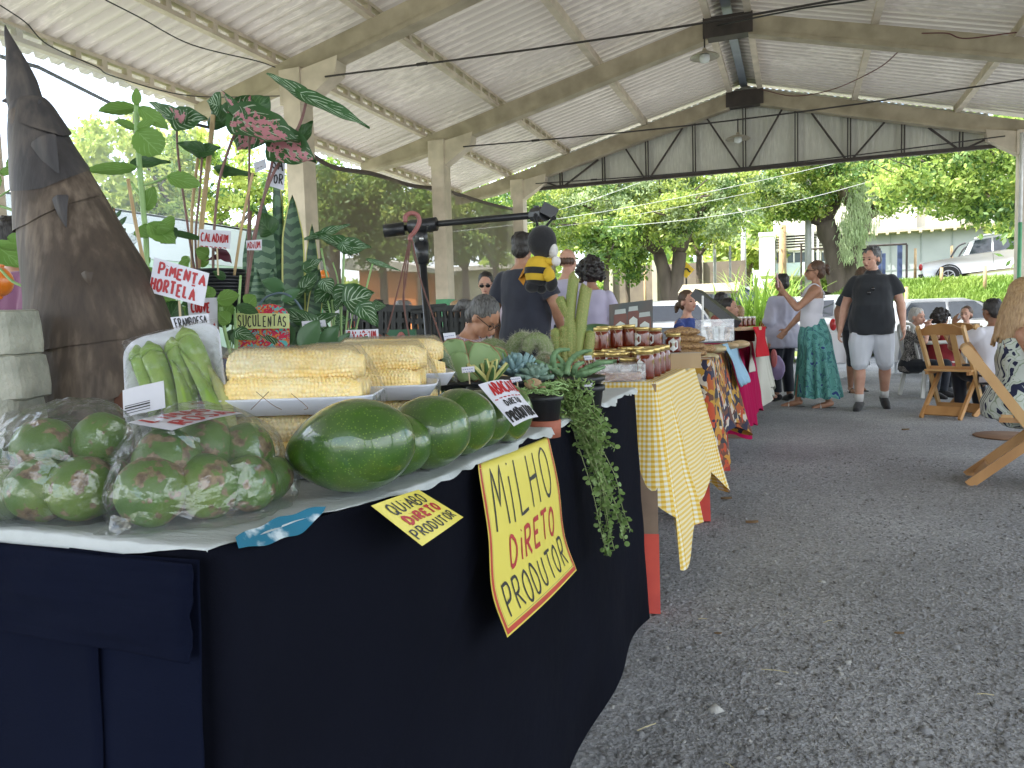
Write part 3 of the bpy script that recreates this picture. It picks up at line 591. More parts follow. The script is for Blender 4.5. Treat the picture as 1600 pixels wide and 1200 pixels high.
for i, (x, y, Y, s, nm) in enumerate(((860, 330, 46, 4.5, 'rounded sunlit tree far behind the two seen from behind'), (985, 320, 50, 5.5, 'wide bright tree crown far behind the feathery tree'), (1120, 330, 52, 5, 'yellow green tree crown far behind the pale poles'), (1225, 290, 56, 5.5, 'hazy tree crown above the cream building'), (1370, 262, 60, 6.5, 'wide crown far above the grey warehouse wall'), (1500, 265, 58, 6.5, 'crown above the warehouse roof toward the right'), (1170, 395, 45, 2.2, 'low bush on the slope beyond the pale poles'))):
 p = PY(x, y, Y)
 tree(nm, p.x, Y, .25, p.z-s*.5, [(p.x-s*.5, Y, p.z), (p.x+s*.5, Y, p.z+.5), (p.x, Y, p.z+s*.4)], [((p.x, Y, p.z), (s, s*.6, s*.55)), ((p.x-s*.5, Y, p.z-s*.25), (s*.5, s*.4, s*.3)), ((p.x+s*.55, Y, p.z-s*.2), (s*.5, s*.4, s*.3))], .22, 13000, [m_leafB, m_leafA, m_leafG], [.5, .3, .2], seed=20+i, group='trees far behind the yard')
for i, (x, y0, Y, r, cx, cy, s, lm, nm, dens) in enumerate(((600, 455, 21, .14, 600, 330, 2.6, 1, 'bent tree beyond the net right of the orange wall', 15000), (728, 455, 22, .13, 725, 360, 2.2, 0, 'forked slim tree behind the net beside the second post', 9000), (775, 455, 24, .13, 780, 350, 2.2, 0, 'slim tree behind the net left of the third post', 9000), (525, 455, 20, .2, 520, 320, 2.5, 0, 'dark leafy tree behind the net beside the first post', 20000), (660, 455, 27, .2, 650, 300, 3.2, 0, 'taller dark tree filling the net behind the boom', 15000))):
 p = PY(x, y0, Y); c = PY(cx, cy, Y)
 tree(nm, p.x, Y, r, PY(x, 420, Y).z, [(c.x-s*.5, Y, c.z), (c.x+s*.6, Y, c.z+.2), (c.x, Y, c.z+s*.4), (c.x+s*.3, Y-1, c.z-.3)], [((c.x, Y, c.z), (s, s*.7, s*.5)), ((c.x+s*.6, Y-.5, c.z+.3), (s*.6, s*.4, s*.4))], .08, dens, [m_leafC, m_leafA, m_leafB], [.5, .32, .18], seed=40+i, limewash=.8 if lm else 0, group='trees beyond the shade net')
def pxx(x, y, X): p = PX(x, y, X); return tuple(p)
c = PX(210, 275, -19)
tree('yellow green tree with spreading bare limbs above the corrugated shed', -21, PX(290, 300, -21).y, .25, 3.4, [pxx(150, 250, -21), pxx(200, 215, -20), pxx(280, 240, -21), pxx(380, 250, -21), pxx(420, 290, -21), pxx(240, 300, -20)],
  [(pxx(180, 240, -20.5), (1.6, 1.8, .9)), (pxx(250, 230, -21), (1.8, 2.0, .9)), (pxx(330, 250, -21), (1.5, 1.8, .8)), (pxx(150, 290, -20.5), (.9, 1.4, .7)), (pxx(410, 300, -21), (1.5, 2, .9)), (pxx(300, 310, -21), (1.5, 2, .4)), (pxx(470, 330, -21), (1.5, 2, 1.2))],
  .12, 22000, [m_leafB, m_leafA, m_leafC], [.62, .26, .12], seed=60, group='trees beyond the shade net')
def reeds(name, lab, c, n, H, spread, mats):
 c = Vector(c); V = []; Fq = []
 for i in range(n):
  a = random.uniform(0, 2*pi); b = c+Vector((random.gauss(0, spread*.3), random.gauss(0, spread*.3), 0)); h = H*random.uniform(.45, 1.05); out = random.uniform(.15, .65)*h; w = random.uniform(.02, .045)
  d = Vector((cos(a), sin(a), 0)); s = Vector((-sin(a), cos(a), 0))*w; k = 7; o = len(V)
  for j in range(k+1):
   t = j/k; p = b+d*(out*t**1.8)+Vector((0, 0, h*(t*1.15-.35*t**3*random.uniform(.9, 1.1)))); ww = s*(1-t)**.7
   V += [tuple(p-ww), tuple(p+ww)]
  Fq += [(o+2*j, o+2*j+1, o+2*j+3, o+2*j+2) for j in range(k)]
 o = np_mesh(name, np.array(V), np.array(Fq), mats, loc=tuple(c)); tag(o, lab, 'plant'); return o
m_reed = mat('reed_leaf', (.26,.42,.06), .5, (.36,.5,.12), 1, 0, transl=.45)
q = PY(1190, 480, 18.5); reeds('reed_clump', 'tall clump of bright green reeds left of the phone taking woman', (q.x, q.y, 0), 260, 2.6, 1.1, m_reed)
for a, b, r, lab in ((PY(560, 375, 20), PY(1420, 228, 20), .007, 'pale overhead wire rising from the net to the right gable corner'), (PY(540, 378, 24), PY(1180, 300, 24), .007, 'lower pale overhead wire crossing the left trees'), (PY(950, 355, 22), PY(1500, 240, 22), .008, 'thin dark overhead wire before the big trees'), (PY(700, 345, 23), PY(1000, 285, 23), .008, 'thin overhead wire behind the boom arm')):
 mb = MB().tube([a.lerp(b, i/16)+Vector((0, 0, -.35*sin(pi*i/16))) for i in range(17)], r, 5); o = obj('overhead_wire', mb, m_pole, loc=a); tag(o, lab, 'wire', 'overhead wires outside')
n = 30000
def wood(n, x0, x1, y0, y1, z0, z1, s, mats, w, lab):
 P = np.stack([RNG.uniform(x0, x1, n), RNG.uniform(y0, y1, n), np.zeros(n)], 1); top = z1*(.6+.25*np.sin(P[:,0]*.5)+.15*np.sin(P[:,0]*1.3+2)); P[:,2] = z0+RNG.random(n)*(top-z0)
 V = leaf_quads(P, s); o = np_mesh('far_wood', V, np.arange(len(V)).reshape(-1, 4), mats, mi=RNG.choice(len(mats), n, p=w)); stuff(o); tag(o, lab, 'wood')
wood(24000, -75, 6, 60, 68, 0, 9, .45, [m_leafA, m_leafB, m_leafC], [.4, .35, .25], 'far off wood closing the view on the left')
wood(16000, 0, 70, 62, 72, 2, 13, .5, [m_leafB, m_leafA, m_leafG], [.5, .3, .2], 'pale far off wood above the warehouse')
def remesh(mb, voxel, smooth=2, inv=None, wr=0, wscale=9, seed=0, factor=.5):
 """union of the shapes in mb as one smooth continuous surface"""
 me = mb.mesh('tmp', [], False); o = bpy.data.objects.new('tmp', me); COL.objects.link(o)
 r = o.modifiers.new('r', 'REMESH'); r.mode = 'VOXEL'; r.voxel_size = voxel; r.use_smooth_shade = True
 if smooth: s = o.modifiers.new('s', 'SMOOTH'); s.iterations = smooth; s.factor = factor
 dg = bpy.context.evaluated_depsgraph_get(); dg.update()
 m2 = bpy.data.meshes.new_from_object(o.evaluated_get(dg)); bpy.data.objects.remove(o); bpy.data.meshes.remove(me)
 n = len(m2.vertices); co = np.empty(n*3, dtype=np.float32); m2.vertices.foreach_get('co', co); co = co.reshape(-1, 3)
 if wr:
  no = np.empty(n*3, dtype=np.float32); m2.vertices.foreach_get('normal', no); no = no.reshape(-1, 3)
  d = np.array([noise.noise(Vector((c[0]*wscale+seed, c[1]*wscale, c[2]*wscale*.55)))+.5*noise.noise(Vector((c[0]*wscale*2.3, c[1]*wscale*2.3+seed, c[2]*wscale*1.2))) for c in co.tolist()], dtype=np.float32)
  co = co+no*d[:,None]*wr
 if inv is not None: A = np.array(inv); co = co @ A[:3,:3].T+A[:3,3]
 m2.vertices.foreach_set('co', co.astype(np.float32).ravel()); m2.polygons.foreach_set('use_smooth', [True]*len(m2.polygons)); m2.update(); return m2
def robj(name, mb, m, parent, voxel, smooth=2, wr=0, ws=9, seed=0):
 me = remesh(mb, voxel, smooth, mw(parent).inverted(), wr, ws, seed)
 me.materials.append(m); o = bpy.data.objects.new(name, me); COL.objects.link(o); o.parent = parent; MW[o.name] = mw(parent); return o
def loft(mb, secs, n=20, M=None):
 """secs: (centre, rx, ry, squareness) elliptical horizontal rings"""
 vs = []
 for c, rx, ry in secs:
  for k in range(n):
   a = 2*pi*k/n; e = .95; ca, sa = cos(a), sin(a)
   v = Vector(c)+Vector((rx*abs(ca)**e*(1 if ca > 0 else -1), ry*abs(sa)**e*(1 if sa > 0 else -1), 0)); vs.append(M @ v if M else v)
 N = len(secs); fs = [(i*n+k, i*n+(k+1) % n, (i+1)*n+(k+1) % n, (i+1)*n+k) for i in range(N-1) for k in range(n)]+[tuple(range(n-1, -1, -1)), tuple((N-1)*n+k for k in range(n))]
 mb.add(vs, fs)
def capsule(mb, pts, rad, n=12):
 p = bez(pts, 4) if len(pts) > 2 else [Vector(pts[0]).lerp(Vector(pts[1]), i/4) for i in range(5)]
 m = len(p); k = len(rad)-1; rr = []
 for i in range(m):
  t = i/(m-1)*k; j = min(int(t), k-1); rr.append(lerp(rad[j], rad[j+1], t-j))
 mb.tube(p, rr, n); mb.ell(p[0], rr[0]*.98, n=10, m=7); mb.ell(p[-1], rr[-1]*.98, n=10, m=7)
SK = {'fair': ((.58,.34,.25), (.50,.27,.19)), 'tan': ((.42,.225,.14), (.35,.18,.11)), 'brown': ((.28,.14,.085), (.22,.11,.065)), 'dark': ((.13,.065,.04), (.10,.05,.03))}
def skin(k): return mat('skin_'+k, SK[k][0], .5, SK[k][1], 14, .08, .001, sss=.12)
def hairm(k):
 c = {'black': ((.012,.011,.011), (.03,.026,.024)), 'brown': ((.06,.032,.018), (.11,.06,.035)), 'grey': ((.10,.10,.10), (.24,.24,.235)), 'saltpepper': ((.03,.03,.03), (.14,.14,.14)), 'blond': ((.42,.28,.14), (.25,.15,.07)), 'white': ((.5,.48,.45), (.35,.34,.32))}[k]
 if 'hair_'+k in _mc: return _mc['hair_'+k]
 m, nt, b = new_mat('hair_'+k); t = tex(nt, 'Noise', 22, 6, mapping=(6, 6, 1)); nt.links.new(ramp(nt, t.outputs['Fac'], [(.35, c[0]), (.65, c[1])]), b.inputs['Base Color']); b.inputs['Roughness'].default_value = .45
 bump(nt, b, t.outputs['Fac'], .7, .006); _mc['hair_'+k] = m; return m
m_lens = mat('dark_lens', (.01,.01,.012), .1, (.02,.02,.02)); m_eye = mat('eye_dark', (.02,.014,.01), .25); m_lips = mat('lips', (.34,.11,.09), .5, (.28,.09,.08)); m_eyew = mat('eye_white', (.6,.57,.54), .3)
def hand(mb, wrist, fwd, palm, s=1.0, curl=.5, side=1, fr=.0088):
 """palm + four bent fingers + thumb. fwd: along the hand, palm: palm facing direction, side: which side the thumb is on"""
 f = Vector(fwd).normalized(); p = Vector(palm); p = (p-f*p.dot(f)).normalized(); x = f.cross(p)*side
 W = Vector(wrist); c = W+f*.05*s
 R = Matrix((x, f, p)).transposed()
 mb.ell(c, (.040*s, .052*s, .018*s), R, 12, 8); capsule(mb, [W-f*.02, W+f*.03], [.026*s, .026*s], 10)
 for i, (o, L) in enumerate(((.031, .072), (.011, .080), (-.010, .074), (-.030, .060))):
  a = c+x*o*s+f*.036*s; L *= s; pts = [a]; d = f.copy(); ax = x
  for k, seg in enumerate((.45, .32, .25)):
   ang = (curl*(.75 if k == 0 else 1.0)+.04*i); d = (d*cos(ang)+p*sin(ang)).normalized() if k else (d*cos(ang*.7)+p*sin(ang*.7)+x*o*1.5).normalized(); pts.append(pts[-1]+d*L*seg)
  capsule(mb, pts, [fr*s*1.05, fr*s, fr*s*.95, fr*s*.8], 8)
 a = c+x*.034*s-f*.022*s; capsule(mb, [a, a+x*.022*s+f*.022*s+p*.012*s, a+x*.026*s+f*.048*s+p*.024*s], [fr*1.25*s, fr*1.15*s, fr*.9*s], 8)
def person(label, loc, rz, H=1.7, pose=None, sk='tan', hair=('short', 'black'), wear=(), fat=0.0, fem=False, voxel=.009, cat='person', group=None, look=(0, 0), glasses=None, hands=True, hs=1.0):
 """one figure; wear: list of (kind, material, params)"""
 P = dict(pel=(0, 0, .95), lean=0, twist=0, side=0); P.update(pose or {})
 sc = H/1.75; t = thing('person', label, cat, loc, rz, group); M0 = mw(t) @ Matrix.Scale(sc, 4)
 pel = Vector(P['pel']); T = M0 @ Matrix.Translation(pel) @ Matrix.Rotation(-P['lean'], 4, 'X') @ Matrix.Rotation(P['side'], 4, 'Y') @ Matrix.Rotation(P['twist'], 4, 'Z')
 Lc = lambda v: M0 @ Vector(v); Tc = lambda v: T @ Vector(v)
 sw = .165 if fem else .185
 sh = {1: (sw-.010, -.005, .412), -1: (-sw+.010, -.005, .412)}; hip = {1: M0 @ (pel+Vector((.088, 0, -.03))), -1: M0 @ (pel+Vector((-.088, 0, -.03)))}
 el = {}; wr = {}; kn = {}; an = {}
 for s, n in ((1, 'R'), (-1, 'L')):
  el[s] = Lc(P['el'+n]) if 'el'+n in P else Tc((s*(sw+.045+fat*.05), -.03, .15))
  wr[s] = Lc(P['wr'+n]) if 'wr'+n in P else Tc((s*(sw+.055+fat*.07), .06, -.09))
  kn[s] = Lc(P.get('kn'+n, (s*.095, .02, .50))); an[s] = Lc(P.get('an'+n, (s*.10, -.02, .085)))
 w = 1+fat*.35; wu = 1+fat*.10
 if fem: sec = [(-.12, .145*w, .10*w, .0), (-.03, .17*w, .115*w, -.005), (.06, .155*w, .105*w, 0), (.15, .125*w, .09*w, .005), (.25, .135*w, .10*w, .01), (.33, .142*wu, .112*wu, .02), (.385, .138*wu, .10, .0), (.44, .122, .080, -.005), (.475, .085, .062, -.01), (.505, .055, .052, -.01)]
 else: sec = [(-.12, .14*w, .105*w, .0), (-.03, .16*w, .12*w, 0), (.06, .155*w, .12*w, fat*.03), (.15, .15*w, .12*w, fat*.05), (.25, .163*(w+wu)/2, .125*(w+wu)/2, fat*.035), (.33, .172*wu, .122*wu, .015), (.385, .160*wu, .110, .0), (.44, .140+.02*fat, .090, -.005), (.475, .100+.01*fat, .070, -.01), (.505, .062+.01*fat, .058, -.01)]
 if fat: sec = [(z, rx, ry*(1+.30*fat*math.exp(-((z-.14)/.13)**2)), o+.06*fat*math.exp(-((z-.14)/.13)**2)) for z, rx, ry, o in sec]
 hc = Vector((0, .03, .655)); HM = T @ Matrix.Translation((0, -.005, .535-.03*fat)) @ Matrix.Rotation(look[0], 4, 'Z') @ Matrix.Rotation(-look[1], 4, 'X') @ Matrix.Scale(hs, 4)  # head frame at the neck
 hp = lambda v: HM @ Vector(v)
 body = MB(); loft(body, [((0, o, z), rx*.96, ry*.96) for z, rx, ry, o in sec], 20, T)
 def rot_of(M): return M.to_3x3().normalized()
 for s in (1, -1):
  S_ = Tc(sh[s]); a = 1+fat*.25; g = .9 if fem else 1
  capsule(body, [S_, S_.lerp(el[s], .5), el[s]], [.054*g*sc, .047*a*g*sc, .040*a*g*sc]); capsule(body, [el[s], el[s].lerp(wr[s], .35), wr[s]], [.041*a*g*sc, .040*a*g*sc, .026*sc])
  capsule(body, [hip[s], hip[s].lerp(kn[s], .5), kn[s]], [.086*sc*(1+fat*.15), .074*sc*(1+fat*.15), .056*sc*(1+fat*.1)]); capsule(body, [kn[s], kn[s].lerp(an[s], .35)-(M0.to_3x3() @ Vector((0, .012, 0))), an[s]], [.056*sc*(1+fat*.1), .056*sc*(1+fat*.2), .035*sc])
  fd = Vector(P.get('ft'+('R' if s > 0 else 'L'), (s*.15, 1, -.12))).normalized(); fd = (M0.to_3x3() @ fd).normalized(); A = an[s]
  dn = (M0.to_3x3() @ Vector((0, 0, 1))).normalized()
  capsule(body, [A-fd*.03*sc-dn*.035*sc, A+fd*.09*sc-dn*.05*sc, A+fd*.17*sc-dn*.062*sc], [.034*sc, .034*sc, .022*sc])
  if hands:
   hf = P.get('hf'+('R' if s > 0 else 'L')); hpv = P.get('hp'+('R' if s > 0 else 'L'))
   f = (M0.to_3x3() @ Vector(hf)) if hf else (wr[s]-el[s]); pv = (M0.to_3x3() @ Vector(hpv)) if hpv else (M0.to_3x3() @ Vector((-s, .15, 0)))
   hand(body, wr[s], f, pv, sc, P.get('curl', .38), s*P.get('tside', 1), max(.0088, voxel*1.0/sc))
 capsule(body, [Tc((0, -.012, .46)), hp((0, -.002, .02))], [.056*sc*(1 if not fem else .88)*(1+fat*.15), .052*sc*(1 if not fem else .85)*(1+fat*.15)])
 hr = rot_of(HM); k = sc*hs
 body.ell(hp((0, .008, .145)), (.073*k, .092*k, .090*k), hr, 18, 12); body.ell(hp((0, .042, .075)), (.056*k*(1+fat*.15), .058*k, .062*k), hr, 14, 9); body.ell(hp((0, .072, .038)), (.030*k, .028*k, .022*k), hr, 10, 7)
 body.ell(hp((0, .085, .095)), (.040*k, .020*k, .045*k), hr, 10, 7)
 capsule(body, [hp((0, .097, .128)), hp((0, .116, .100)), hp((0, .120, .086))], [.009*k, .012*k, .015*k], 8); body.ell(hp((0, .086, .150)), (.052*k, .016*k, .012*k), hr, 10, 6)
 for s in (1, -1):
  body.ell(hp((s*.076, .004, .105)), (.010*k, .021*k, .032*k), hr, 9, 7); body.ell(hp((s*.040, .066, .098)), (.022*k, .024*k, .022*k), hr, 9, 6)
 body.ell(hp((0, .104, .062)), (.022*k, .011*k, .010*k), hr, 9, 6)
 bo = robj('body', body, skin(sk), t, voxel, 3)
 if hs > 0:
  mb = MB();
  for s in (1, -1): mb.ell(hp((s*.030, .094, .121)), (.0125*k, .007*k, .0062*k), hr, 10, 6)
  obj('eyes', mb, m_eye, t, True)
  mb = MB()
  for s in (1, -1): mb.ell(hp((s*.031, .099, .144)), (.018*k, .006*k, .0035*k), hr, 8, 5)
  obj('eyebrows', mb, hairm(hair[1] if hair[1] in ('black', 'grey', 'brown') else 'brown'), t, True)
  obj('lips', MB().ell(hp((0, .112, .063)), (.020*k, .0055*k, .0065*k), hr, 10, 6), m_lips, t, True)
 hm = hairm(hair[1]); st = hair[0]; hb = MB(); rnd = random.Random(len(label))
 if st != 'none':
  if st in ('short', 'bun', 'long', 'pony', 'curly'):
   hb.ell(hp((0, -.012, .158)), (.083*k, .098*k, .093*k), hr, 20, 12)
   hb.ell(hp((0, -.048, .105)), (.074*k, .060*k, .075*k), hr, 14, 9)
  if st == 'short':
   for i in range(26): a = rnd.uniform(0, 2*pi); e = rnd.uniform(.5, 1.4); hb.ell(hp((.070*sin(e)*cos(a), -.01+.085*sin(e)*sin(a)*.95, .165+.075*cos(e))), .022*k, n=8, m=6)
  if st == 'bald':
   for i in range(9): a = pi*(1.0+i/8)*1.0; hb.ell(hp((.072*cos(a), -.01+.085*sin(a), .118)), (.020*k, .024*k, .034*k), hr, 9, 7)
  if st == 'bun': hb.ell(hp((0, -.115, .155)), (.042*k, .04*k, .045*k), hr, 12, 9); hb.ell(hp((.01, -.135, .115)), (.03*k, .022*k, .045*k), hr, 9, 7)
  if st == 'pony':
   hb.ell(hp((0, -.10, .12)), (.032*k, .03*k, .03*k), hr, 10, 8); capsule(hb, [hp((0, -.10, .12)), hp((.0, -.15, .08)), hp((.01, -.165, .02))], [.030*k, .036*k, .016*k])
  if st == 'curly':
   R_ = hair[2] if len(hair) > 2 else .125
   for i in range(110): a = rnd.uniform(0, 2*pi); e = rnd.uniform(0, 2.2); d = Vector((sin(e)*cos(a), sin(e)*sin(a), cos(e)));
   for i in range(170):
    a = rnd.uniform(0, 2*pi); e = rnd.uniform(0, 2.35); d = Vector((sin(e)*cos(a), sin(e)*sin(a), cos(e)))
    if d.y > .35 and d.z < .45: continue
    c = Vector((0, -.02, .13))+d*R_*rnd.uniform(.72, 1.0); hb.ell(hp(c), rnd.uniform(.017, .03)*k, n=8, m=6)
   hb.ell(hp((0, -.025, .135)), (R_*.86*k, R_*.86*k, R_*.85*k), hr, 14, 10)
  if st == 'long':
   L = hair[2] if len(hair) > 2 else .35
   for i in range(15):
    a = pi*(1.0+(i-1)/12*1.0); x = .075*cos(a); y = -.01+.075*sin(a)
    capsule(hb, [hp((x, y, .14)), hp((x*1.1, y-.02, .02)), hp((x*1.35, y-.035+rnd.uniform(-.01, .01), .14-L*rnd.uniform(.8, 1.05)))], [.024*k, .024*k, .009*k], 8)
  robj('hair', hb, hm, t, max(.0045, voxel*.75), 1, .004, 60, 3)
 if glasses:
  mb = MB()
  for s in (1, -1):
   c = hp((s*.034, .108, .120))
   if glasses == 'sun': mb.ell(c, (.026*k, .006*k, .020*k), hr, 14, 8)
   else: mb.tube([hp((s*.034+.025*cos(a), .108-.1*abs(cos(a)*.025*(1 if s*cos(a) > 0 else 0)), .120+.018*sin(a))) for a in [2*pi*i/14 for i in range(15)]], .0022*k, 5, cap=False)
   mb.tube([hp((s*.060, .103, .128)), hp((s*.080, .01, .125))], .0025*k, 5)
  mb.tube([hp((-.01, .112, .122)), hp((.01, .112, .122))], .0025*k, 5); obj('glasses', mb, m_lens, t, True)
 if glasses == 'head': pass
 for kind, m, q in wear:
  g = MB(); e = q.get('ease', .014); wv = q.get('voxel', max(.009, voxel*1.2))
  if kind in ('shirt', 'tank', 'dress'):
   z0 = q.get('z0', -.10); z1 = q.get('z1', .485); flare = q.get('flare', 0)
   ss = [((0, o, z), rx+e+flare*max(0, (.12-z)/.22), ry+e+flare*.8*max(0, (.12-z)/.22)) for z, rx, ry, o in sec if z0 <= z <= z1]
   ss = [((0, sec[0][3], z0), ss[0][1], ss[0][2])]+ss; loft(g, ss, 24, T)
   if kind == 'shirt' or q.get('sleeve', 0):
    sl = q.get('sleeve', .6)
    for s in (1, -1):
     S_ = Tc(sh[s]); a = 1+fat*.25; g2 = .9 if fem else 1
     if sl <= 1: E = S_.lerp(el[s], sl); capsule_open(g, [S_, S_.lerp(E, .5), E], [(.056*g2+e*.35)*sc, (.054*a*g2+e*.8)*sc, (.055*a*g2+e*1.0)*sc])
     else:
      capsule(g, [S_, S_.lerp(el[s], .5), el[s]], [(.056*g2+e*.35)*sc, (.052*g2*a+e*.7)*sc, (.047*a*g2+e*.8)*sc]); E = el[s].lerp(wr[s], sl-1); capsule_open(g, [el[s], E], [(.046*g2*a+e)*sc, (.036*a*g2+e)*sc])
     g.ell(Tc((s*.105, -.005, .405)), (.070*sc, .060*sc, .045*sc), rot_of(T), 12, 8)
   if q.get('collar'): capsule_open(g, [Tc((0, -.012, .455)), Tc((0, -.012, .500))], [.100*sc, .074*sc])
   robj(q.get('name', 'shirt'), g, m, t, wv, 7, q.get('wr', .010), q.get('ws', 7), len(label))
   if kind == 'tank' and not q.get('nostrap'):
    g = MB()
    for s in (1, -1): g.tube(bez([Tc((s*.075, .125*w, .34)), Tc((s*.085, .075, .462)), Tc((s*.085, 0, .49)), Tc((s*.06, -.09, .40)), Tc((s*.05, -.105, .33))], 5), .008*sc, 6)
    obj('strap', g, m, t, True)
  if kind in ('pants', 'shorts'):
   L = q.get('len', 1.0 if kind == 'shorts' else 2.0); loose = q.get('loose', .012)
   loft(g, [((0, o, z), rx+e, ry+e) for z, rx, ry, o in sec if z <= .1], 24, T)
   for s in (1, -1):
    if L <= 1: E = hip[s].lerp(kn[s], L); capsule_open(g, [hip[s], hip[s].lerp(E, .5), E], [(.090+fat*.015+loose)*sc, (.082+fat*.01+loose)*sc, (.074+fat*.01+loose*1.5)*sc])
    else:
     capsule(g, [hip[s], hip[s].lerp(kn[s], .5), kn[s]], [(.092*w+loose*.6)*sc, (.080*w+loose)*sc, (.062+loose)*sc]); E = kn[s].lerp(an[s], L-1); capsule_open(g, [kn[s], kn[s].lerp(E, .4), E], [(.062+loose)*sc, (.060+loose)*sc, (.045+loose*1.3)*sc])
   robj(kind, g, m, t, wv, 2, q.get('wr', .009), q.get('ws', 7), 5+len(label))
  if kind == 'skirt':
   zt = q.get('top', .10); zb = q.get('bottom', .14); rt = q.get('rt', .15); rb = q.get('rb', .30); nf = q.get('folds', 11); fd_ = q.get('fold', .035)
   def sf(u, v):
    a = 2*pi*u; p1 = T @ Vector((0, 0, zt)); c = M0.inverted() @ p1; tt = v
    sway = Vector(q.get('sway', (0, 0, 0))); cz = lerp(c.z, zb, tt); cx = c.x+sway.x*tt; cy = c.y+sway.y*tt
    r = lerp(rt, rb, tt**.75)*(1+.10*exp_(-((tt-.22)/.12)**2)); f = fd_*tt*sin(nf*a+1.5*sin(2*a)+tt*1.2)+.5*fd_*tt*sin(5*a+2)
    return M0 @ Vector((cx+(r+f)*cos(a), cy+(r*.78+f)*sin(a), cz+(.012*sin(nf*a) if v >= .99 else 0)))
   g.grid(sf, 120, 26); obj('skirt', g, m, t, True)
  if kind in ('shoes', 'sandals'):
   for s in (1, -1):
    g = MB(); fd = Vector(P.get('ft'+('R' if s > 0 else 'L'), (s*.15, 1, -.12))).normalized(); fd = (M0.to_3x3() @ fd).normalized(); A = an[s]; dn = Vector((0, 0, 1))
    if kind == 'shoes':
     capsule(g, [A-fd*.045*sc-dn*.025*sc, A+fd*.07*sc-dn*.042*sc, A+fd*.165*sc-dn*.058*sc], [.044*sc, .046*sc, .034*sc]); robj('shoe', g, m, t, max(.007, voxel), 1)
    else:
     capsule(g, [A-fd*.05*sc-dn*.078*sc, A+fd*.06*sc-dn*.08*sc, A+fd*.20*sc-dn*.082*sc], [.04*sc, .044*sc, .038*sc]); g.v = [(x, y, A.z-.088*sc+(z-(A.z-.08*sc))*.22) for x, y, z in g.v]; o = obj('sandal', g, m, t, True)
     sd_ = fd.cross(dn); ms = q.get('strap')
     if ms: obj('sandal_strap', MB().tube(bez([A+fd*.10*sc-sd_*.045*sc-dn*.075*sc, A+fd*.095*sc-dn*.018*sc, A+fd*.10*sc+sd_*.045*sc-dn*.075*sc], 4), .009*sc, 6), ms, o, True)
  if kind == 'socks':
   for s in (1, -1): E = an[s].lerp(kn[s], .20); obj('sock', MB().tube([an[s], E], [.040*sc, .046*sc], 12), m, t, True)
 return t, dict(hp=hp, Tc=Tc, Lc=Lc, wr=wr, el=el, sc=sc, hr=hr, T=T, k=k)
def exp_(x): return math.exp(x)
def capsule_open(mb, pts, rad, n=14):
 p = bez(pts, 4) if len(pts) > 2 else [Vector(pts[0]).lerp(Vector(pts[1]), i/4) for i in range(5)]; m = len(p); k = len(rad)-1; rr = []
 for i in range(m): t = i/(m-1)*k; j = min(int(t), k-1); rr.append(lerp(rad[j], rad[j+1], t-j))
 mb.tube(p, rr, n); mb.ell(p[0], rr[0]*.98, n=10, m=7)
def cloth(name, c, c2=None, rough=.85, **kw): return mat(name, c, rough, c2, kw.get('scale', 5), .25, .002, bscale=kw.get('bscale', 220), sheen=.2)
def pattern(name, stops, scale=9, kind='leaf', rough=.85, warp=.6):
 """printed fabric: warped voronoi / wave shapes in hard-edged colours"""
 m, nt, b = new_mat(name); tc = nt.nodes.new('ShaderNodeTexCoord'); n = nt.nodes.new('ShaderNodeTexNoise'); n.inputs['Scale'].default_value = scale*.5; nt.links.new(tc.outputs['Object'], n.inputs['Vector'])
 mx = nt.nodes.new('ShaderNodeMix'); mx.data_type = 'RGBA'; mx.blend_type = 'LINEAR_LIGHT'; mx.inputs[0].default_value = warp*.25; nt.links.new(tc.outputs['Object'], mx.inputs[6]); nt.links.new(n.outputs['Color'], mx.inputs[7])
 if kind == 'leaf':
  v = nt.nodes.new('ShaderNodeTexVoronoi'); v.feature = 'DISTANCE_TO_EDGE'; v.inputs['Scale'].default_value = scale; nt.links.new(mx.outputs[2], v.inputs['Vector'])
  w = nt.nodes.new('ShaderNodeTexWave'); w.inputs['Scale'].default_value = scale*.9; w.inputs['Distortion'].default_value = 5; w.inputs['Detail'].default_value = 2; nt.links.new(mx.outputs[2], w.inputs['Vector'])
  a = nt.nodes.new('ShaderNodeMath'); a.operation = 'MULTIPLY'; nt.links.new(v.outputs['Distance'], a.inputs[0]); a.inputs[1].default_value = 1.6
  s_ = nt.nodes.new('ShaderNodeMath'); s_.operation = 'ADD'; nt.links.new(a.outputs[0], s_.inputs[0]); c = nt.nodes.new('ShaderNodeMath'); c.operation = 'MULTIPLY'; c.inputs[1].default_value = .5; nt.links.new(w.outputs['Fac'], c.inputs[0]); nt.links.new(c.outputs[0], s_.inputs[1]); src = s_.outputs[0]
 else:
  v = nt.nodes.new('ShaderNodeTexVoronoi'); v.inputs['Scale'].default_value = scale; nt.links.new(mx.outputs[2], v.inputs['Vector']); src = v.outputs['Color'] if kind == 'patch' else v.outputs['Distance']
 r = nt.nodes.new('ShaderNodeValToRGB'); r.color_ramp.interpolation = 'CONSTANT'; e = r.color_ramp.elements
 e[0].position, e[0].color = stops[0][0], rgba(stops[0][1]); e[1].position, e[1].color = stops[1][0], rgba(stops[1][1])
 for p, c in stops[2:]: q = e.new(p); q.color = rgba(c)
 nt.links.new(src, r.inputs['Fac']); nt.links.new(r.outputs['Color'], b.inputs['Base Color']); b.inputs['Roughness'].default_value = rough; return m
def face_dir(dx, dy): return atan2(-dx, dy)   # heading whose +Y axis points along (dx, dy)
def G(x, y): p = PZ(x, y, 0); return (p.x, p.y, 0)
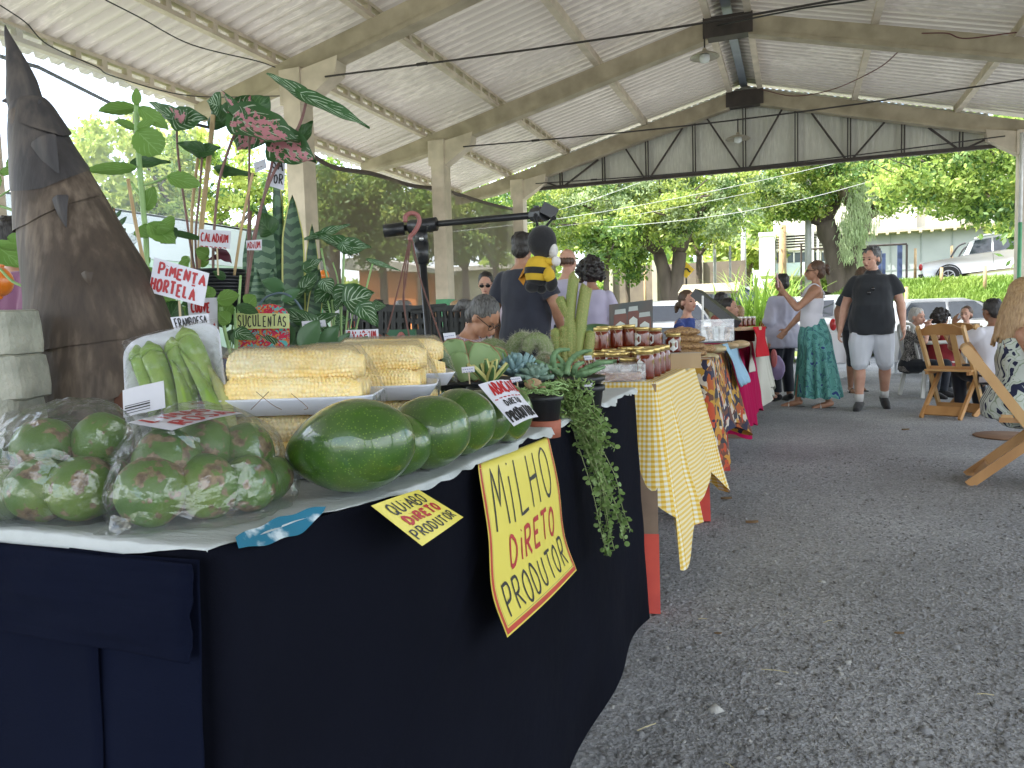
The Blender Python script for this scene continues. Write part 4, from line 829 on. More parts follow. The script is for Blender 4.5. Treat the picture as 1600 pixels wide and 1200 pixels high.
f_white = cloth('white_cotton', (.66,.66,.72), (.6,.6,.66)); f_navy = cloth('navy_cotton', (.012,.015,.028), (.02,.024,.04)); f_char = cloth('charcoal_jersey', (.012,.015,.020), (.018,.022,.028)); f_shorts = cloth('pale_grey_twill', (.62,.66,.72), (.56,.6,.66))
f_black = cloth('black_cloth_wear', (.012,.012,.014)); f_lav = cloth('lavender_tee', (.48,.46,.60), (.42,.4,.54)); f_red = cloth('dark_red_knit', (.26,.008,.014), (.2,.006,.012)); f_blue = cloth('royal_blue_ruffle', (.03,.06,.24), (.025,.045,.18)); f_purp = cloth('plum_shirt', (.20,.07,.15), (.16,.055,.12))
f_skirt = pattern('leaf_print_skirt', [(0, (.05,.19,.17)), (.22, (.015,.03,.16)), (.27, (.10,.30,.27)), (.62, (.04,.17,.17)), (.68, (.13,.34,.31)), (.98, (.02,.05,.2))], 7)
f_dress = pattern('leaf_print_dress', [(0, (.015,.02,.06)), (.20, (.50,.56,.50)), (.42, (.28,.36,.25)), (.50, (.55,.60,.56)), (.80, (.02,.03,.08)), (.92, (.45,.5,.42))], 8)
f_dark = cloth('dark_leggings', (.008,.012,.022)); f_flor = pattern('floral_blouse', [(0, (.55,.5,.5)), (.35, (.10,.03,.12)), (.48, (.5,.4,.46)), (.7, (.16,.05,.2))], 24, 'leaf'); f_blotch = pattern('grey_blouse', [(0, (.05,.05,.05)), (.4, (.3,.28,.27)), (.7, (.09,.085,.08))], 16, 'leaf')
f_sand = mat('black_sole', (.012,.012,.012), .6); f_strap = mat('silver_strap', (.6,.58,.55), .3, metal=.6); f_sock = cloth('white_sock', (.7,.7,.7))
q = G(1362, 639)
t, K = person('heavy man in dark polo and white shorts walking on the gravel, sunglasses on his head', q, face_dir(-.15, -1), 1.77,
 dict(elR=(.265, -.02, 1.11), wrR=(.305, .05, .86), elL=(-.265, -.02, 1.12), wrL=(-.295, .06, .87), knR=(.115, .08, .49), anR=(.115, .10, .085), knL=(-.12, -.06, .50), anL=(-.11, -.20, .11), ftL=(-.25, 1, -.35), ftR=(.1, 1, -.1), curl=.5), 'fair', ('short', 'saltpepper'),
 (('shirt', f_char, dict(z0=-.15, flare=.025, sleeve=.66, ease=.024, collar=True, wr=.012, name='polo_shirt')), ('shorts', f_shorts, dict(len=1.08, loose=.028, wr=.012)), ('shoes', f_black, {}), ('socks', f_sock, {})), fat=.5, voxel=.007, look=(-.45, .16), hs=1.03)
g = MB(); hp, k = K['hp'], K['k']
for s in (1, -1): g.ell(hp((s*.034, .062, .222)), (.026*k, .018*k, .010*k), K['hr'], 10, 6)
obj('sunglasses_on_head', g, m_lens, t, True)
g = MB()
for s in (1, -1): g.ell(K['Tc']((s*.02+.0, .205, .30-.02*s)), (.022, .008, .02), None, 10, 6)
obj('hanging_glasses', g, m_lens, t, True)
q = G(1270, 636);
t, K = person('woman in white tank top and long green leaf print skirt holding up a pink phone', q, face_dir(-1, -.12), 1.66,
 dict(lean=-.05, elL=(-.20, .20, 1.17), wrL=(-.15, .36, 1.39), hfL=(.05, .2, 1), hpL=(.2, 1, -.1), elR=(.24, .08, 1.12), wrR=(.24, .26, .92), knR=(.09, .10, .5), anR=(.09, .16, .085), knL=(-.09, -.06, .5), anL=(-.09, -.16, .085), curl=.55), 'tan', ('bun', 'brown'),
 (('tank', f_white, dict(z0=-.02, z1=.36, ease=.006, wr=.004, name='tank_top')), ('skirt', f_skirt, dict(top=.09, bottom=.13, rt=.155, rb=.31, sway=(0, -.06, 0))), ('sandals', f_sand, dict(strap=f_strap))), fem=True, fat=.35, voxel=.0065, look=(0, .02), glasses='clear')
g = MB(); w = K['wr'][-1]; ph = thing('mobile_phone', 'pink mobile phone held up by the woman in the leaf skirt', 'phone', w+Vector((-.025, 0, .10)))
pc = K['Lc']((-.15, .405, 1.50)); R = Matrix.Rotation(face_dir(-1, -.12), 3, 'Z') @ Matrix.Rotation(-.12, 3, 'X')
obj('phone_case', MB().box(pc, (.078, .010, .155), R), mat('pink_case', (.62,.36,.38), .4, (.58,.33,.35)), ph); obj('camera_lens', MB().box(pc+R @ Vector((.02, .007, .05)), (.022, .004, .026), R), m_lens, ph)
person('person in dark navy t shirt and knee length leggings walking right behind the heavy man', G(1338, 612), face_dir(.35, -1), 1.68, dict(elR=(.26, -.02, 1.12), wrR=(.27, .05, .9), elL=(-.30, .05, 1.14), wrL=(-.33, .20, 1.0), knR=(.09, .06, .5), anR=(.1, .05, .085), knL=(-.09, -.05, .5), anL=(-.1, -.18, .1), lean=.10), 'brown', ('short', 'brown'),
 (('shirt', cloth('slate_tee', (.03,.04,.055)), dict(sleeve=.75)), ('pants', f_dark, dict(len=1.35, loose=.008)), ('sandals', f_sand, dict(strap=f_sand))), fem=True, fat=.45, look=(.3, .5))
q = PD(1222, 590, 9.3)
t, K = person('person in loose pale lilac blouse standing behind the phone taking woman with a lilac bag', (q.x, q.y, 0), face_dir(-.8, 1), 1.56, dict(elR=(.24, .05, 1.12), wrR=(.25, .12, .92)), 'brown', ('short', 'black'),
 (('shirt', cloth('pale_lilac', (.46,.46,.56), (.38,.38,.48)), dict(z0=-.22, sleeve=1.2, ease=.045, flare=.12, wr=.02, ws=9)), ('pants', f_dark, dict(len=1.9, loose=.02)), ('shoes', f_black, {})), fem=True, fat=.3)
w = K['wr'][1]; o = robj
bag = thing('shopping_bag', 'lilac and pink plastic bag hanging behind the phone taking woman', 'bag', PD(1214, 590, 9.0))
g = MB(); c = PD(1215, 575, 9.0); g.ell(c, (.09, .06, .15)); obj('bag_body', None, mat('lilac_plastic', (.42,.32,.55), .35, (.36,.27,.5)), bag, me=remesh(g, .02, 1, mw(bag).inverted(), .02, 12)).data.materials.append(mat('lilac_plastic', (.42,.32,.55)))
c = PD(1209, 560, 8.95); g = MB(); g.ell(c, (.04, .04, .11)); obj('pink_flap', g, mat('pink_plastic', (.62,.16,.16), .35), bag, True)
TZ = .80; EX = -.505; TY0, TY1 = .635, 2.52
t = thing('trestle_table', 'wooden trestle table under the black cloth of the near stall', 'table', (-1.2, 1.6, 0))
m_plank = mat('raw_plank', (.40,.28,.17), .75, (.30,.20,.12), 3, .2, .002, mapping=(1,.15,1)); m_redp = mat('red_trestle_paint', (.62,.07,.04), .6, (.5,.05,.035), 8)
obj('tabletop', MB().box((-1.29, (TY0+TY1)/2, TZ-.03), (1.34, TY1-TY0-.03, .03)), m_plank, t)
for x in (-1.75, -.66):
 for y in (TY0+.25, TY1-.35): obj('leg', MB().beam((x, y, TZ-.045), (x+(.12 if x > -1 else -.05), y, 0), .06, .035), m_plank, t)
def cloth_mat(name, c, c2, rough=.8):
 m, nt, b = new_mat(name); n1 = tex(nt, 'Noise', 1.6, 5); nt.links.new(ramp(nt, n1.outputs['Fac'], [(.3, c), (.7, c2)]), b.inputs['Base Color']); b.inputs['Roughness'].default_value = rough
 w = tex(nt, 'Noise', 9, 5); w2 = tex(nt, 'Noise', 420, 2); a = nt.nodes.new('ShaderNodeMath'); a.operation = 'MULTIPLY_ADD'; a.inputs[1].default_value = .05
 nt.links.new(w2.outputs['Fac'], a.inputs[0]); nt.links.new(w.outputs['Fac'], a.inputs[2]); bump(nt, b, a.outputs[0], .35, .02); b.inputs['Specular IOR Level'].default_value = .06; b.inputs['Roughness'].default_value = .95; return m
m_blackc = cloth_mat('black_tablecloth', (.0035,.004,.007), (.006,.007,.013))
R_ = .05; per = []
def cut(y): return .078*max(0, min(1, (.98-y)/.32))**1.2
for i in range(60): yy_ = lerp(TY1, TY0+R_, i/60); per.append((EX-cut(yy_), yy_, 1, 0))
for i in range(9): a = i/8*pi/2; per.append((EX-.066-R_+R_*cos(a), TY0+R_-R_*sin(a), cos(a), -sin(a)))
for i in range(1, 41): per.append((lerp(EX-.066-R_, -1.95, i/40), TY0, 0, -1))
per2 = [(EX-.30*(1-i/8), TY1, 0, 1) for i in range(8)]; per = per2+per
def drape(u, v):
 k = u*(len(per)-1); i = min(int(k), len(per)-2); f = k-i; p = [lerp(per[i][j], per[i+1][j], f) for j in range(4)]
 s = p[0]*1.3-p[1]; right = p[2]
 out = .004+.035*v*right+.012*v*abs(p[3])
 out += v*.010*sin(s*9+1.3*nz((p[0], p[1], 0), 2))*(.2+v)+.008*v*nz((p[0], p[1], v*1.4), 4, 9)
 if p[3] < -.5:
  if abs(v-.34-.03*sin(p[0]*3)) < .035: out += .006*(1-abs(v-.34-.03*sin(p[0]*3))/.035)
  for cx, v0, v1 in ((-.60, 0, .36), (-.80, .36, 1), (-1.2, 0, 1)):
   if abs(p[0]-cx) < .02 and v0 <= v <= v1: out -= .006*(1-abs(p[0]-cx)/.02)
 elif right > .5:
  z_ = v-(1.35-p[1])*.9
  if abs(z_) < .03 and p[1] < 1.35: out += .005*(1-abs(z_)/.03)
 hem = .03+.02*sin(s*4)
 return Vector((p[0]+p[2]*out, p[1]+p[3]*out, lerp(TZ+.002, hem, v)))
mb = MB(); mb.grid(drape, 330, 60)
mb.grid(lambda u, v: Vector((lerp(-1.95, EX+.003-cut(lerp(TY0, TY1, v)), u), lerp(TY0-.003, TY1, v), TZ+.002)), 4, 30)
o = obj('tablecloth', mb, m_blackc, smooth=True, loc=(-1.2, 1.6, 0)); tag(o, 'black cloth draped to the gravel over the nearest table', 'tablecloth')
def paper_mat(name, c, c2, tr=.2, bs=60, st=.7):
 m, nt, b = new_mat(name); n1 = tex(nt, 'Noise', 6, 6); nt.links.new(ramp(nt, n1.outputs['Fac'], [(.3, c), (.7, c2)]), b.inputs['Base Color']); b.inputs['Roughness'].default_value = .4
 w = tex(nt, 'Noise', bs, 6, mapping=(1, 3, 1)); bump(nt, b, w.outputs['Fac'], st, .004)
 tl = nt.nodes.new('ShaderNodeBsdfTranslucent'); tl.inputs[0].default_value = rgba(c); mx = nt.nodes.new('ShaderNodeMixShader'); mx.inputs[0].default_value = tr
 nt.links.new(b.outputs[0], mx.inputs[1]); nt.links.new(tl.outputs[0], mx.inputs[2]); nt.links.new(mx.outputs[0], nt.nodes['Material Output'].inputs[0]); return m
m_tissue = paper_mat('white_tissue', (.66,.70,.71), (.52,.57,.57))
def sheet(u, v):
 x0, x1, y0, y1 = -1.95, EX+.006, TY0-.004, TY1+.004
 U = u*1.06; Vv = v*1.05-.05; y = lerp(y0, y1, max(Vv, 0)); x = lerp(x0, x1-cut(y), min(U, 1)); z = TZ+.006+.0022*nz((x, y, 0), 30)+.003*nz((x, y, 0), 9)
 s = y*1.0
 if U > 1: d = (U-1)/.06*(.010+.006*sin(s*21)+.007*nz((0, s, 0), 6)+.006*abs(sin(s*46)))*max(.12, min(1, (y-.85)/.25)); x += d*.45+.006*sin(s*30)*(U-1)/.06; z -= d*.9
 if Vv < 0: d = -Vv/.05*(.018+.004*sin(x*13))*max(.15, min(1, (EX-.08-x)/.12)); y -= .006+d*.25; z -= d
 return Vector((x, y, z))
o = obj('table_covering', MB().grid(sheet, 130, 190), m_tissue, smooth=True, loc=(-1.2, 1.6, TZ)); tag(o, 'crinkled white plastic sheet covering the near table with a scalloped hanging edge', 'table covering')
m_bluepl = mat('blue_print', (.02,.16,.26), .35, (.55,.65,.70), 22, .2, .002, lo=.52, hi=.6)
A, B = PZ(366, 864, TZ-.004)+Vector((.004, -.002, 0)), PZ(506, 811, TZ+.001)+Vector((.006, 0, 0))
def bl(u, v): p = A.lerp(B, u)+Vector((-.012, .010, 0))*sin(pi*u)+Vector((-.010, .012, .014)); w = sin(pi*min(1, .12+u*.88))**.8; return p+Vector((.020*w*v, -.014*w*v, -.022*w*v*(1-.2*sin(u*5))+.0015*sin(u*17)))
o = obj('folded_plastic', MB().grid(bl, 24, 6), m_bluepl, smooth=True, loc=A); tag(o, 'blue and white printed plastic folded under the sheet at the near table corner', 'plastic sheet')
m_navy2 = cloth_mat('navy_tablecloth', (.0028,.0042,.012), (.0055,.008,.021))
def flap(lab, x0, x1, z1f, off, seed):
 def f(u, v):
  x = lerp(x0, x1, u); zb = z1f(u); b = drape_y(x, lerp(TZ, zb, v)); return Vector((x, b-off-.006*nz((x*2, v, seed), 4)-.0025*nz((x, v, seed), 11)-.004*abs(sin(x*7+seed))*v, lerp(TZ-.006, zb, v)))
 o = obj('tablecloth', MB().grid(f, 60, 30), m_navy2, smooth=True, loc=((x0+x1)/2, TY0, TZ)); tag(o, lab, 'tablecloth', 'navy cloths on the near table'); o.modifiers.new('t', 'SOLIDIFY').thickness = .0015
def drape_y(x, z):
 v = (TZ-z)/TZ; return TY0-(.004+.012*v+.016*v+.02*v)
xa = PY(300, 1035, .60).x; xb = PY(140, 1100, .59).x; zf = PY(300, 1035, .60).z; zg_ = PY(0, 1005, .60).z
flap('navy cloth covering the right part of the near table front down to the gravel', xb-.05, -.585, lambda u: .03, .010, 1)
flap('navy cloth covering the left part of the near table front down to the gravel', -1.95, xb, lambda u: .03, .014, 2)
flap('short folded navy flap over the top of the near table front', -1.95, xa, lambda u: lerp(zg_+.02, zf, min(1, u*1.15)), .022, 3)
FONT = {'A': [[(0,0),(.45,1),(.9,0)],[(.18,.38),(.75,.38)]], 'B': [[(.05,0),(.05,1),(.55,.95),(.65,.75),(.5,.55),(.1,.5)],[(.45,.53),(.8,.35),(.7,.08),(.4,0),(.05,0)]], 'C': [[(.8,.85),(.5,1),(.15,.75),(.05,.4),(.25,.05),(.55,0),(.8,.15)]],
 'D': [[(.05,0),(.05,1),(.5,.9),(.8,.55),(.7,.2),(.4,0),(.05,0)]], 'E': [[(.8,1),(.1,1),(.08,0),(.8,0)],[(.1,.52),(.62,.52)]], 'F': [[(.8,1),(.1,1),(.08,0)],[(.1,.52),(.6,.52)]], 'G': [[(.8,.85),(.5,1),(.15,.75),(.05,.4),(.25,.05),(.6,0),(.8,.2),(.8,.45),(.5,.45)]],
 'H': [[(.08,0),(.12,1)],[(.75,0),(.78,1)],[(.1,.5),(.77,.52)]], 'I': [[(.15,0),(.17,.75)],[(.17,.98),(.19,1.02)]], 'J': [[(.3,1),(.8,1)],[(.58,1),(.55,.2),(.35,0),(.1,.15)]], 'L': [[(.12,1),(.1,0),(.7,.03)]], 'M': [[(0,0),(.15,1),(.45,.35),(.78,1),(.92,0)]],
 'N': [[(.05,0),(.1,1),(.72,0),(.78,1)]], 'O': [[(.42,1),(.12,.8),(.05,.4),(.2,.05),(.5,0),(.8,.3),(.8,.75),(.55,.98),(.38,1)]], 'P': [[(.08,0),(.1,1)],[(.02,.97),(.55,1),(.78,.8),(.65,.52),(.1,.42)]], 'Q': [[(.42,1),(.12,.8),(.05,.4),(.2,.05),(.5,0),(.8,.3),(.8,.75),(.55,.98),(.38,1)],[(.5,.25),(.9,-.1)]],
 'R': [[(.08,0),(.1,1)],[(.02,.97),(.55,1),(.75,.8),(.6,.55),(.12,.48)],[(.3,.48),(.8,0)]], 'S': [[(.75,.88),(.45,1),(.12,.82),(.2,.58),(.62,.42),(.72,.18),(.4,0),(.05,.12)]], 'T': [[(0,.97),(.85,1)],[(.42,.98),(.4,0)]], 'U': [[(.08,1),(.08,.25),(.3,0),(.6,.05),(.76,.3),(.78,1)]],
 'V': [[(0,1),(.4,0),(.82,1)]], 'Z': [[(.05,1),(.78,1),(.05,0),(.82,.02)]], '~': [[(0,.0),(.2,.12),(.45,.0),(.7,.12)]], '-': [[(0,.5),(.6,.5)]], '.': [[(.1,0),(.14,.03)]], '2': [[(.1,.8),(.4,1),(.7,.8),(.1,0),(.8,0)]], '3': [[(.1,.95),(.6,1),(.6,.6),(.3,.55),(.7,.4),(.6,.05),(.1,.05)]], '5': [[(.7,1),(.15,1),(.12,.55),(.6,.55),(.7,.2),(.4,0),(.1,.05)]], '4': [[(.5,0),(.5,1),(.05,.35),(.8,.35)]], ' ': []}
def write(mb, surf, nrm_off, text, u0, v0, u1, v1, th, W_, H_, rnd, slant=0, rise=0, wide=.82):
 """pen strokes between (u0,v0) top left and (u1,v1) bottom right of the paper; surf(u,v) -> point, v downwards"""
 ws_ = [.52 if c == 'I' else 1 for c in text]; cw = (u1-u0)/sum(ws_); n = len(text); tot = sum(ws_)
 for k_, ch in enumerate(text):
  i = sum(ws_[:k_])
  jx, jy, js = rnd.uniform(-.04, .04), rnd.uniform(-.05, .05), rnd.uniform(.93, 1.08)
  for st in FONT.get(ch, []):
   pts = [(u0+cw*(i+x*wide*js+jx)+slant*(y)*(v1-v0)*H_/W_, v1-(v1-v0)*(y*js+jy)-rise*(i/n)) for x, y in st]
   rs = []
   P3 = bez([(a, b, 0) for a, b in pts], 4) if len(pts) > 2 and ch not in 'AEFHILMNTVZ' else [Vector((a, b, 0)).lerp(Vector((c, d, 0)), k/4) for (a, b), (c, d) in zip(pts[:-1], pts[1:]) for k in range(4)]+[Vector((pts[-1][0], pts[-1][1], 0))]
   L = [];
   for k, p in enumerate(P3):
    q = P3[min(k+1, len(P3)-1)]-P3[max(k-1, 0)]; d = Vector((q.x*W_, q.y*H_, 0))
    d = d.normalized() if d.length > 1e-9 else Vector((1, 0, 0)); w = th*.5*rnd.uniform(.85, 1.15); nn = Vector((-d.y*w/W_, d.x*w/H_, 0)); L.append((p+nn, p-nn))
   vs = []
   for a, b in L:
    for q in (a, b): vs.append(surf(q.x, q.y)+nrm_off(q.x, q.y))
   mb.add(vs, [(2*k, 2*k+1, 2*k+3, 2*k+2) for k in range(len(L)-1)])
m_pw = paper_mat('white_card', (.70,.71,.78), (.66,.67,.74), .1, 20, .1); m_py = paper_mat('yellow_card', (.80,.70,.12), (.76,.66,.11), .12, 20, .12)
m_inkk = mat('marker_black', (.02,.02,.022), .5); m_inkr = mat('marker_red', (.42,.02,.025), .5, (.35,.015,.02)); m_redb = mat('red_border', (.52,.05,.03), .5); m_inkb = mat('marker_blue', (.10,.10,.35), .5)
def sign(name, lab, surf, lines, mats=(None,), card=None, stakes=None, border=None, cat='sign', seed=1, nu=14, nv=16, group=None, thick=.0006):
 """paper sign: surf(u,v) world point, v down. lines: (text, ink, u0, v0, u1, v1, stroke, slant, rise)"""
 rnd = random.Random(seed); W_ = (surf(1, .5)-surf(0, .5)).length; H_ = (surf(.5, 1)-surf(.5, 0)).length
 def no(u, v):
  e = .01; a = surf(u+e, v)-surf(u-e, v); b = surf(u, v+e)-surf(u, v-e); n = b.cross(a); n.normalize()
  if n.dot(C0-surf(u, v)) < 0: n = -n
  return n
 o0 = surf(.5, 1); t = thing(name, lab, cat, o0, group=group)
 mb = MB(); mb.grid(surf, nu, nv); mb.grid(lambda u, v: surf(u, v)-no(u, v)*thick, nu, nv)
 obj('card', mb, card or m_pw, t, True)
 if border:
  for (m, a, b) in border:
   mb = MB(); off = lambda u, v: surf(u, v)+no(u, v)*.0004
   ax, bx_ = a/W_, b/W_; ay, by_ = a/H_, b/H_
   mb.grid(lambda u, v: off(lerp(ax, bx_, u), lerp(ay, 1-ay, v)), 1, 20); mb.grid(lambda u, v: off(lerp(1-bx_, 1-ax, u), lerp(ay, 1-ay, v)), 1, 20)
   mb.grid(lambda u, v: off(lerp(ax, 1-ax, u), lerp(ay, by_, v)), 16, 1); mb.grid(lambda u, v: off(lerp(ax, 1-ax, u), lerp(1-by_, 1-ay, v)), 16, 1)
   obj('border', mb, m, t, True)
 inks = {}
 for L in lines:
  text, ink, u0, v0, u1, v1, th = L[:7]; sl = L[7] if len(L) > 7 else 0; ri = L[8] if len(L) > 8 else 0
  mb = inks.setdefault(len(inks), (MB(), ink))[0]
  write(mb, surf, lambda u, v: no(u, v)*.0009, text, u0, v0, u1, v1, th, W_, H_, rnd, sl, ri)
 for k, (mb, ink) in inks.items(): obj('lettering', mb, ink, t)
 if stakes:
  for a, b, r in stakes: obj('stake', MB().tube([a, b], r, 6), mat('pale_skewer', (.62,.50,.32), .7), t)
 return t
def quad(TL, TR, BR, BL, bulge=0, curl=0):
 TL, TR, BR, BL = map(Vector, (TL, TR, BR, BL)); n = (TR-TL).cross(BL-TL).normalized()
 if n.dot(C0-TL) < 0: n = -n
 return lambda u, v: TL.lerp(TR, u).lerp(BL.lerp(BR, u), v)+n*(bulge*sin(pi*u)+curl*v*v)
Lp = bez([PX(750, 726, EX-.004), PX(748, 736, EX+.022), PX(763, 835, EX+.042), PX(769, 925, EX+.058), PX(793, 996, EX+.075)], 8)
Rp = bez([PX(856, 680, EX-.004), PX(859, 691, EX+.022), PX(873, 757, EX+.042), PX(882, 835, EX+.058), PX(901, 891, EX+.075)], 8)
def s_milho(u, v):
 k = max(0, min(v, .9999))*(len(Lp)-1); i = int(k); f = k-i; a = Lp[i].lerp(Lp[i+1], f); b = Rp[i].lerp(Rp[i+1], f); return a.lerp(b, u)+Vector((.004*sin(u*pi)*v, 0, 0))
sign('price_sign', 'large yellow hand lettered sign with red border hanging on the black cloth', s_milho,
  [('MILHO', m_inkk, .09, .28, .93, .52, .0052, 0, .015), ('DIRETO', m_inkr, .22, .585, .88, .71, .0062, .05, .02), ('PRODUTOR', m_inkk, .08, .765, .95, .93, .0050, 0, .02)], card=m_py, border=[(m_redb, .003, .011), (mat('pencil', (.25,.25,.15), .7), .0135, .0143)], nu=20, nv=34, seed=5)
sign('price_sign', 'small yellow card reading okra direct from the producer, tilted off the table edge', quad(PX(580, 790, EX+.020), PX(654, 765, EX+.022), PX(724, 808, EX+.060), PX(660, 853, EX+.055), .004),
  [('QUIABO', m_inkk, .12, .10, .88, .32, .0030), ('DIRETO', m_inkr, .16, .40, .90, .58, .0050), ('PRODUTOR', m_inkk, .04, .68, .96, .88, .0028)], card=m_py, seed=6)
sign('price_sign', 'white card in red and black marker lying over the last avocados', quad(PD(747, 601, 1.33), PD(796, 594, 1.37), PD(841, 651, 1.34), PD(803, 666, 1.30), .006),
  [('ABACATE', m_inkr, .18, .06, 1.08, .32, .0036, 0, .03), ('~~~~~~~', m_inkr, .08, .30, 1.0, .42, .0018), ('DIRETO', m_inkk, .26, .47, .80, .60, .0022), ('PRODUTOR', m_inkk, .06, .70, .98, .93, .0034)], seed=7)
sign('price_sign', 'white card reading limao rosa lying flat over the nearest bag', quad(PD(200, 660, .925), PD(312, 638, .99), PD(379, 645, .935), PD(268, 672, .872), .002),
  [('LIMAO', m_inkr, .10, .08, .98, .44, .0048), ('ROSA', m_inkr, .18, .56, 1.0, .94, .0052)], seed=8)
def avo_mat():
 m, nt, b = new_mat('avocado_skin'); n1 = tex(nt, 'Noise', 14, 6); n2 = tex(nt, 'Voronoi', 230); n3 = tex(nt, 'Noise', 5, 8)
 base = ramp(nt, n1.outputs['Fac'], [(.3, (.022,.070,.006)), (.55, (.042,.110,.009)), (.75, (.085,.13,.014))])
 mx = nt.nodes.new('ShaderNodeMix'); mx.data_type = 'RGBA'; sp = ramp(nt, n2.outputs['Distance'], [(.12, (1,1,1)), (.30, (0,0,0))]); n4 = tex(nt, 'Noise', 40, 4); mu = nt.nodes.new('ShaderNodeMath'); mu.operation = 'MULTIPLY'
 nt.links.new(sp, mu.inputs[0]); nt.links.new(n4.outputs['Fac'], mu.inputs[1]); nt.links.new(mu.outputs[0], mx.inputs[0]); nt.links.new(base, mx.inputs[6]); mx.inputs[7].default_value = (.20,.33,.04,1)
 m2 = nt.nodes.new('ShaderNodeMix'); m2.data_type = 'RGBA'; nt.links.new(ramp(nt, n3.outputs['Fac'], [(.70, (0,0,0)), (.74, (.7,.7,.7))]), m2.inputs[0]); nt.links.new(mx.outputs[2], m2.inputs[6]); m2.inputs[7].default_value = (.09,.07,.03,1)
 nt.links.new(m2.outputs[2], b.inputs['Base Color']); b.inputs['Roughness'].default_value = .34; b.inputs['Coat Weight'].default_value = .9; b.inputs['Coat Roughness'].default_value = .03
 bump(nt, b, n2.outputs['Distance'], .10, .0012); return m
m_avo = avo_mat(); m_stem = mat('woody_scar', (.20,.24,.10), .8, (.14,.15,.06), 80); m_nub = mat('dark_nub', (.05,.04,.025), .8)
CR = RM @ Vector((1, 0, 0)); CU = RM @ Vector((0, 1, 0)); CF = RM @ Vector((0, 0, -1))
for i, (cx, cy, d, L, Hh, ya, tilt, lab) in enumerate(((546, 702, 1.04, .190, .130, .22, .16, 'largest glossy avocado at the front of the row'), (602, 692, 1.14, .145, .101, .30, .05, 'second avocado tucked behind the largest one'), (666, 676, 1.20, .150, .117, .45, .10, 'third avocado from the front with a pale stem scar'), (712, 659, 1.31, .145, .116, .50, .12, 'fourth avocado with a brown scar on its top'), (742, 652, 1.40, .140, .107, .5, .05, 'fifth avocado mostly hidden below the white card'), (785, 646, 1.46, .125, .110, .5, .1, 'farthest avocado beside the black flower pot'))):
 c = PD(cx, cy, d); c.z = TZ+.008+Hh/2*.98
 ax = (CR*cos(ya)-CF*sin(ya)+CU*sin(tilt)).normalized(); c += Vector((0, 0, .0))
 up = Vector((0, 0, 1)); y_ = ax.cross(up).normalized(); z_ = y_.cross(ax); R = Matrix((z_, y_, ax)).transposed().to_4x4(); Mx = Matrix.Translation(c) @ R
 t = thing('avocado', lab, 'avocado', (c.x, c.y, TZ+.008), group='avocados in a row along the table edge')
 n = 30; prof = []
 for k in range(n+1):
  s = k/n; r = Hh/2*(max(0, sin(pi*(1-s)**.86))**.60)*(1-.04*(1-s)); prof.append((max(r, .0006), (s-.5)*L))
 mb = MB().lathe(prof, 40, Mx); mb.v = [tuple(Vector(v)+(Vector(v)-c).normalized()*(.0035*nz(v, 14, i*7)+.0008*nz(v, 60, i))) for v in mb.v]
 obj('skin', mb, m_avo, t, True)
 obj('stem_scar', MB().lathe([(.0, .0005), (.003, .001), (.0055, -.0005), (.007, -.003), (.005, -.004)], 14, Mx @ Matrix.Translation((0, 0, L/2-.002))), m_stem, t, True)
 obj('tip', MB().ell(c-ax*(L/2-.001), (.0035, .0035, .004), None, 8, 6), m_nub, t, True)
def corn_mesh(seed, L=.205, R=.026, rows=22, nk=34):
 rnd = random.Random(seed); su, sv = 5, 5; nu = rows*su; nv = nk*sv; vs = []; uv = {}; V = [];
 ph = [rnd.uniform(-.5, .5) for _ in range(rows)]
 for j in range(nv+1):
  t = j/nv; rr = R*(1-.16*t-.55*max(0, t-.86)**1.3*6)*(min(1, .72+t*6)); rr = max(rr, .004)
  for i in range(nu):
   row = i//su; p = (i % su)/su*2-1+1/su; kq = t*nk+ph[row]*.9+.35*sin(row*1.7+t*5); q = (kq % 1)*2-1
   a = 2*pi*i/nu+.30*sin(t*4+seed)*t+.05*sin(t*23+row)
   ker = (1-abs(p)**2.6)*(1-abs(q)**2.6); irr = .75+.5*((row*7.13+int(kq)*3.77+seed) % 1)
   r = rr*(1+.012*sin(a*3+seed))+.0030*ker*irr*(1 if t < .93 else .4); V.append((r*cos(a), r*sin(a), (t-.5)*L))
   uv[len(V)-1] = ((row+.5)/rows, (int(kq)+.5)/nk)
 Fq = [(j*nu+i, j*nu+(i+1) % nu, (j+1)*nu+(i+1) % nu, (j+1)*nu+i) for j in range(nv) for i in range(nu)]+[tuple(range(nu-1, -1, -1)), tuple(nv*nu+k for k in range(nu))]
 mb = MB(); mb.v = V; mb.f = Fq; mb.m = [0]*len(Fq); mb.uv = uv; return mb
def corn_mat():
 m, nt, b = new_mat('corn_kernels'); tc = nt.nodes.new('ShaderNodeTexCoord'); wn_ = nt.nodes.new('ShaderNodeTexWhiteNoise'); wn_.noise_dimensions = '2D'; nt.links.new(tc.outputs['UV'], wn_.inputs['Vector']); n = tex(nt, 'Noise', 12, 3)
 a = nt.nodes.new('ShaderNodeMath'); a.operation = 'MULTIPLY_ADD'; a.inputs[1].default_value = .35; nt.links.new(wn_.outputs['Value'], a.inputs[0]); nt.links.new(n.outputs['Fac'], a.inputs[2])
 nt.links.new(ramp(nt, a.outputs[0], [(.35, (.86,.62,.20)), (.65, (.90,.71,.33)), (.95, (.88,.79,.52))]), b.inputs['Base Color']); b.inputs['Roughness'].default_value = .32; b.inputs['Subsurface Weight'].default_value = .25; b.inputs['Subsurface Radius'].default_value = (.012, .008, .003); b.inputs['Subsurface Scale'].default_value = .4; return m
m_corn = corn_mat(); m_foam = mat('foam_tray', (.70,.72,.80), .5, (.66,.68,.76), 20, .1); m_silk = mat('corn_silk', (.70,.62,.36), .5); m_stemc = mat('cob_end', (.60,.58,.30), .6)
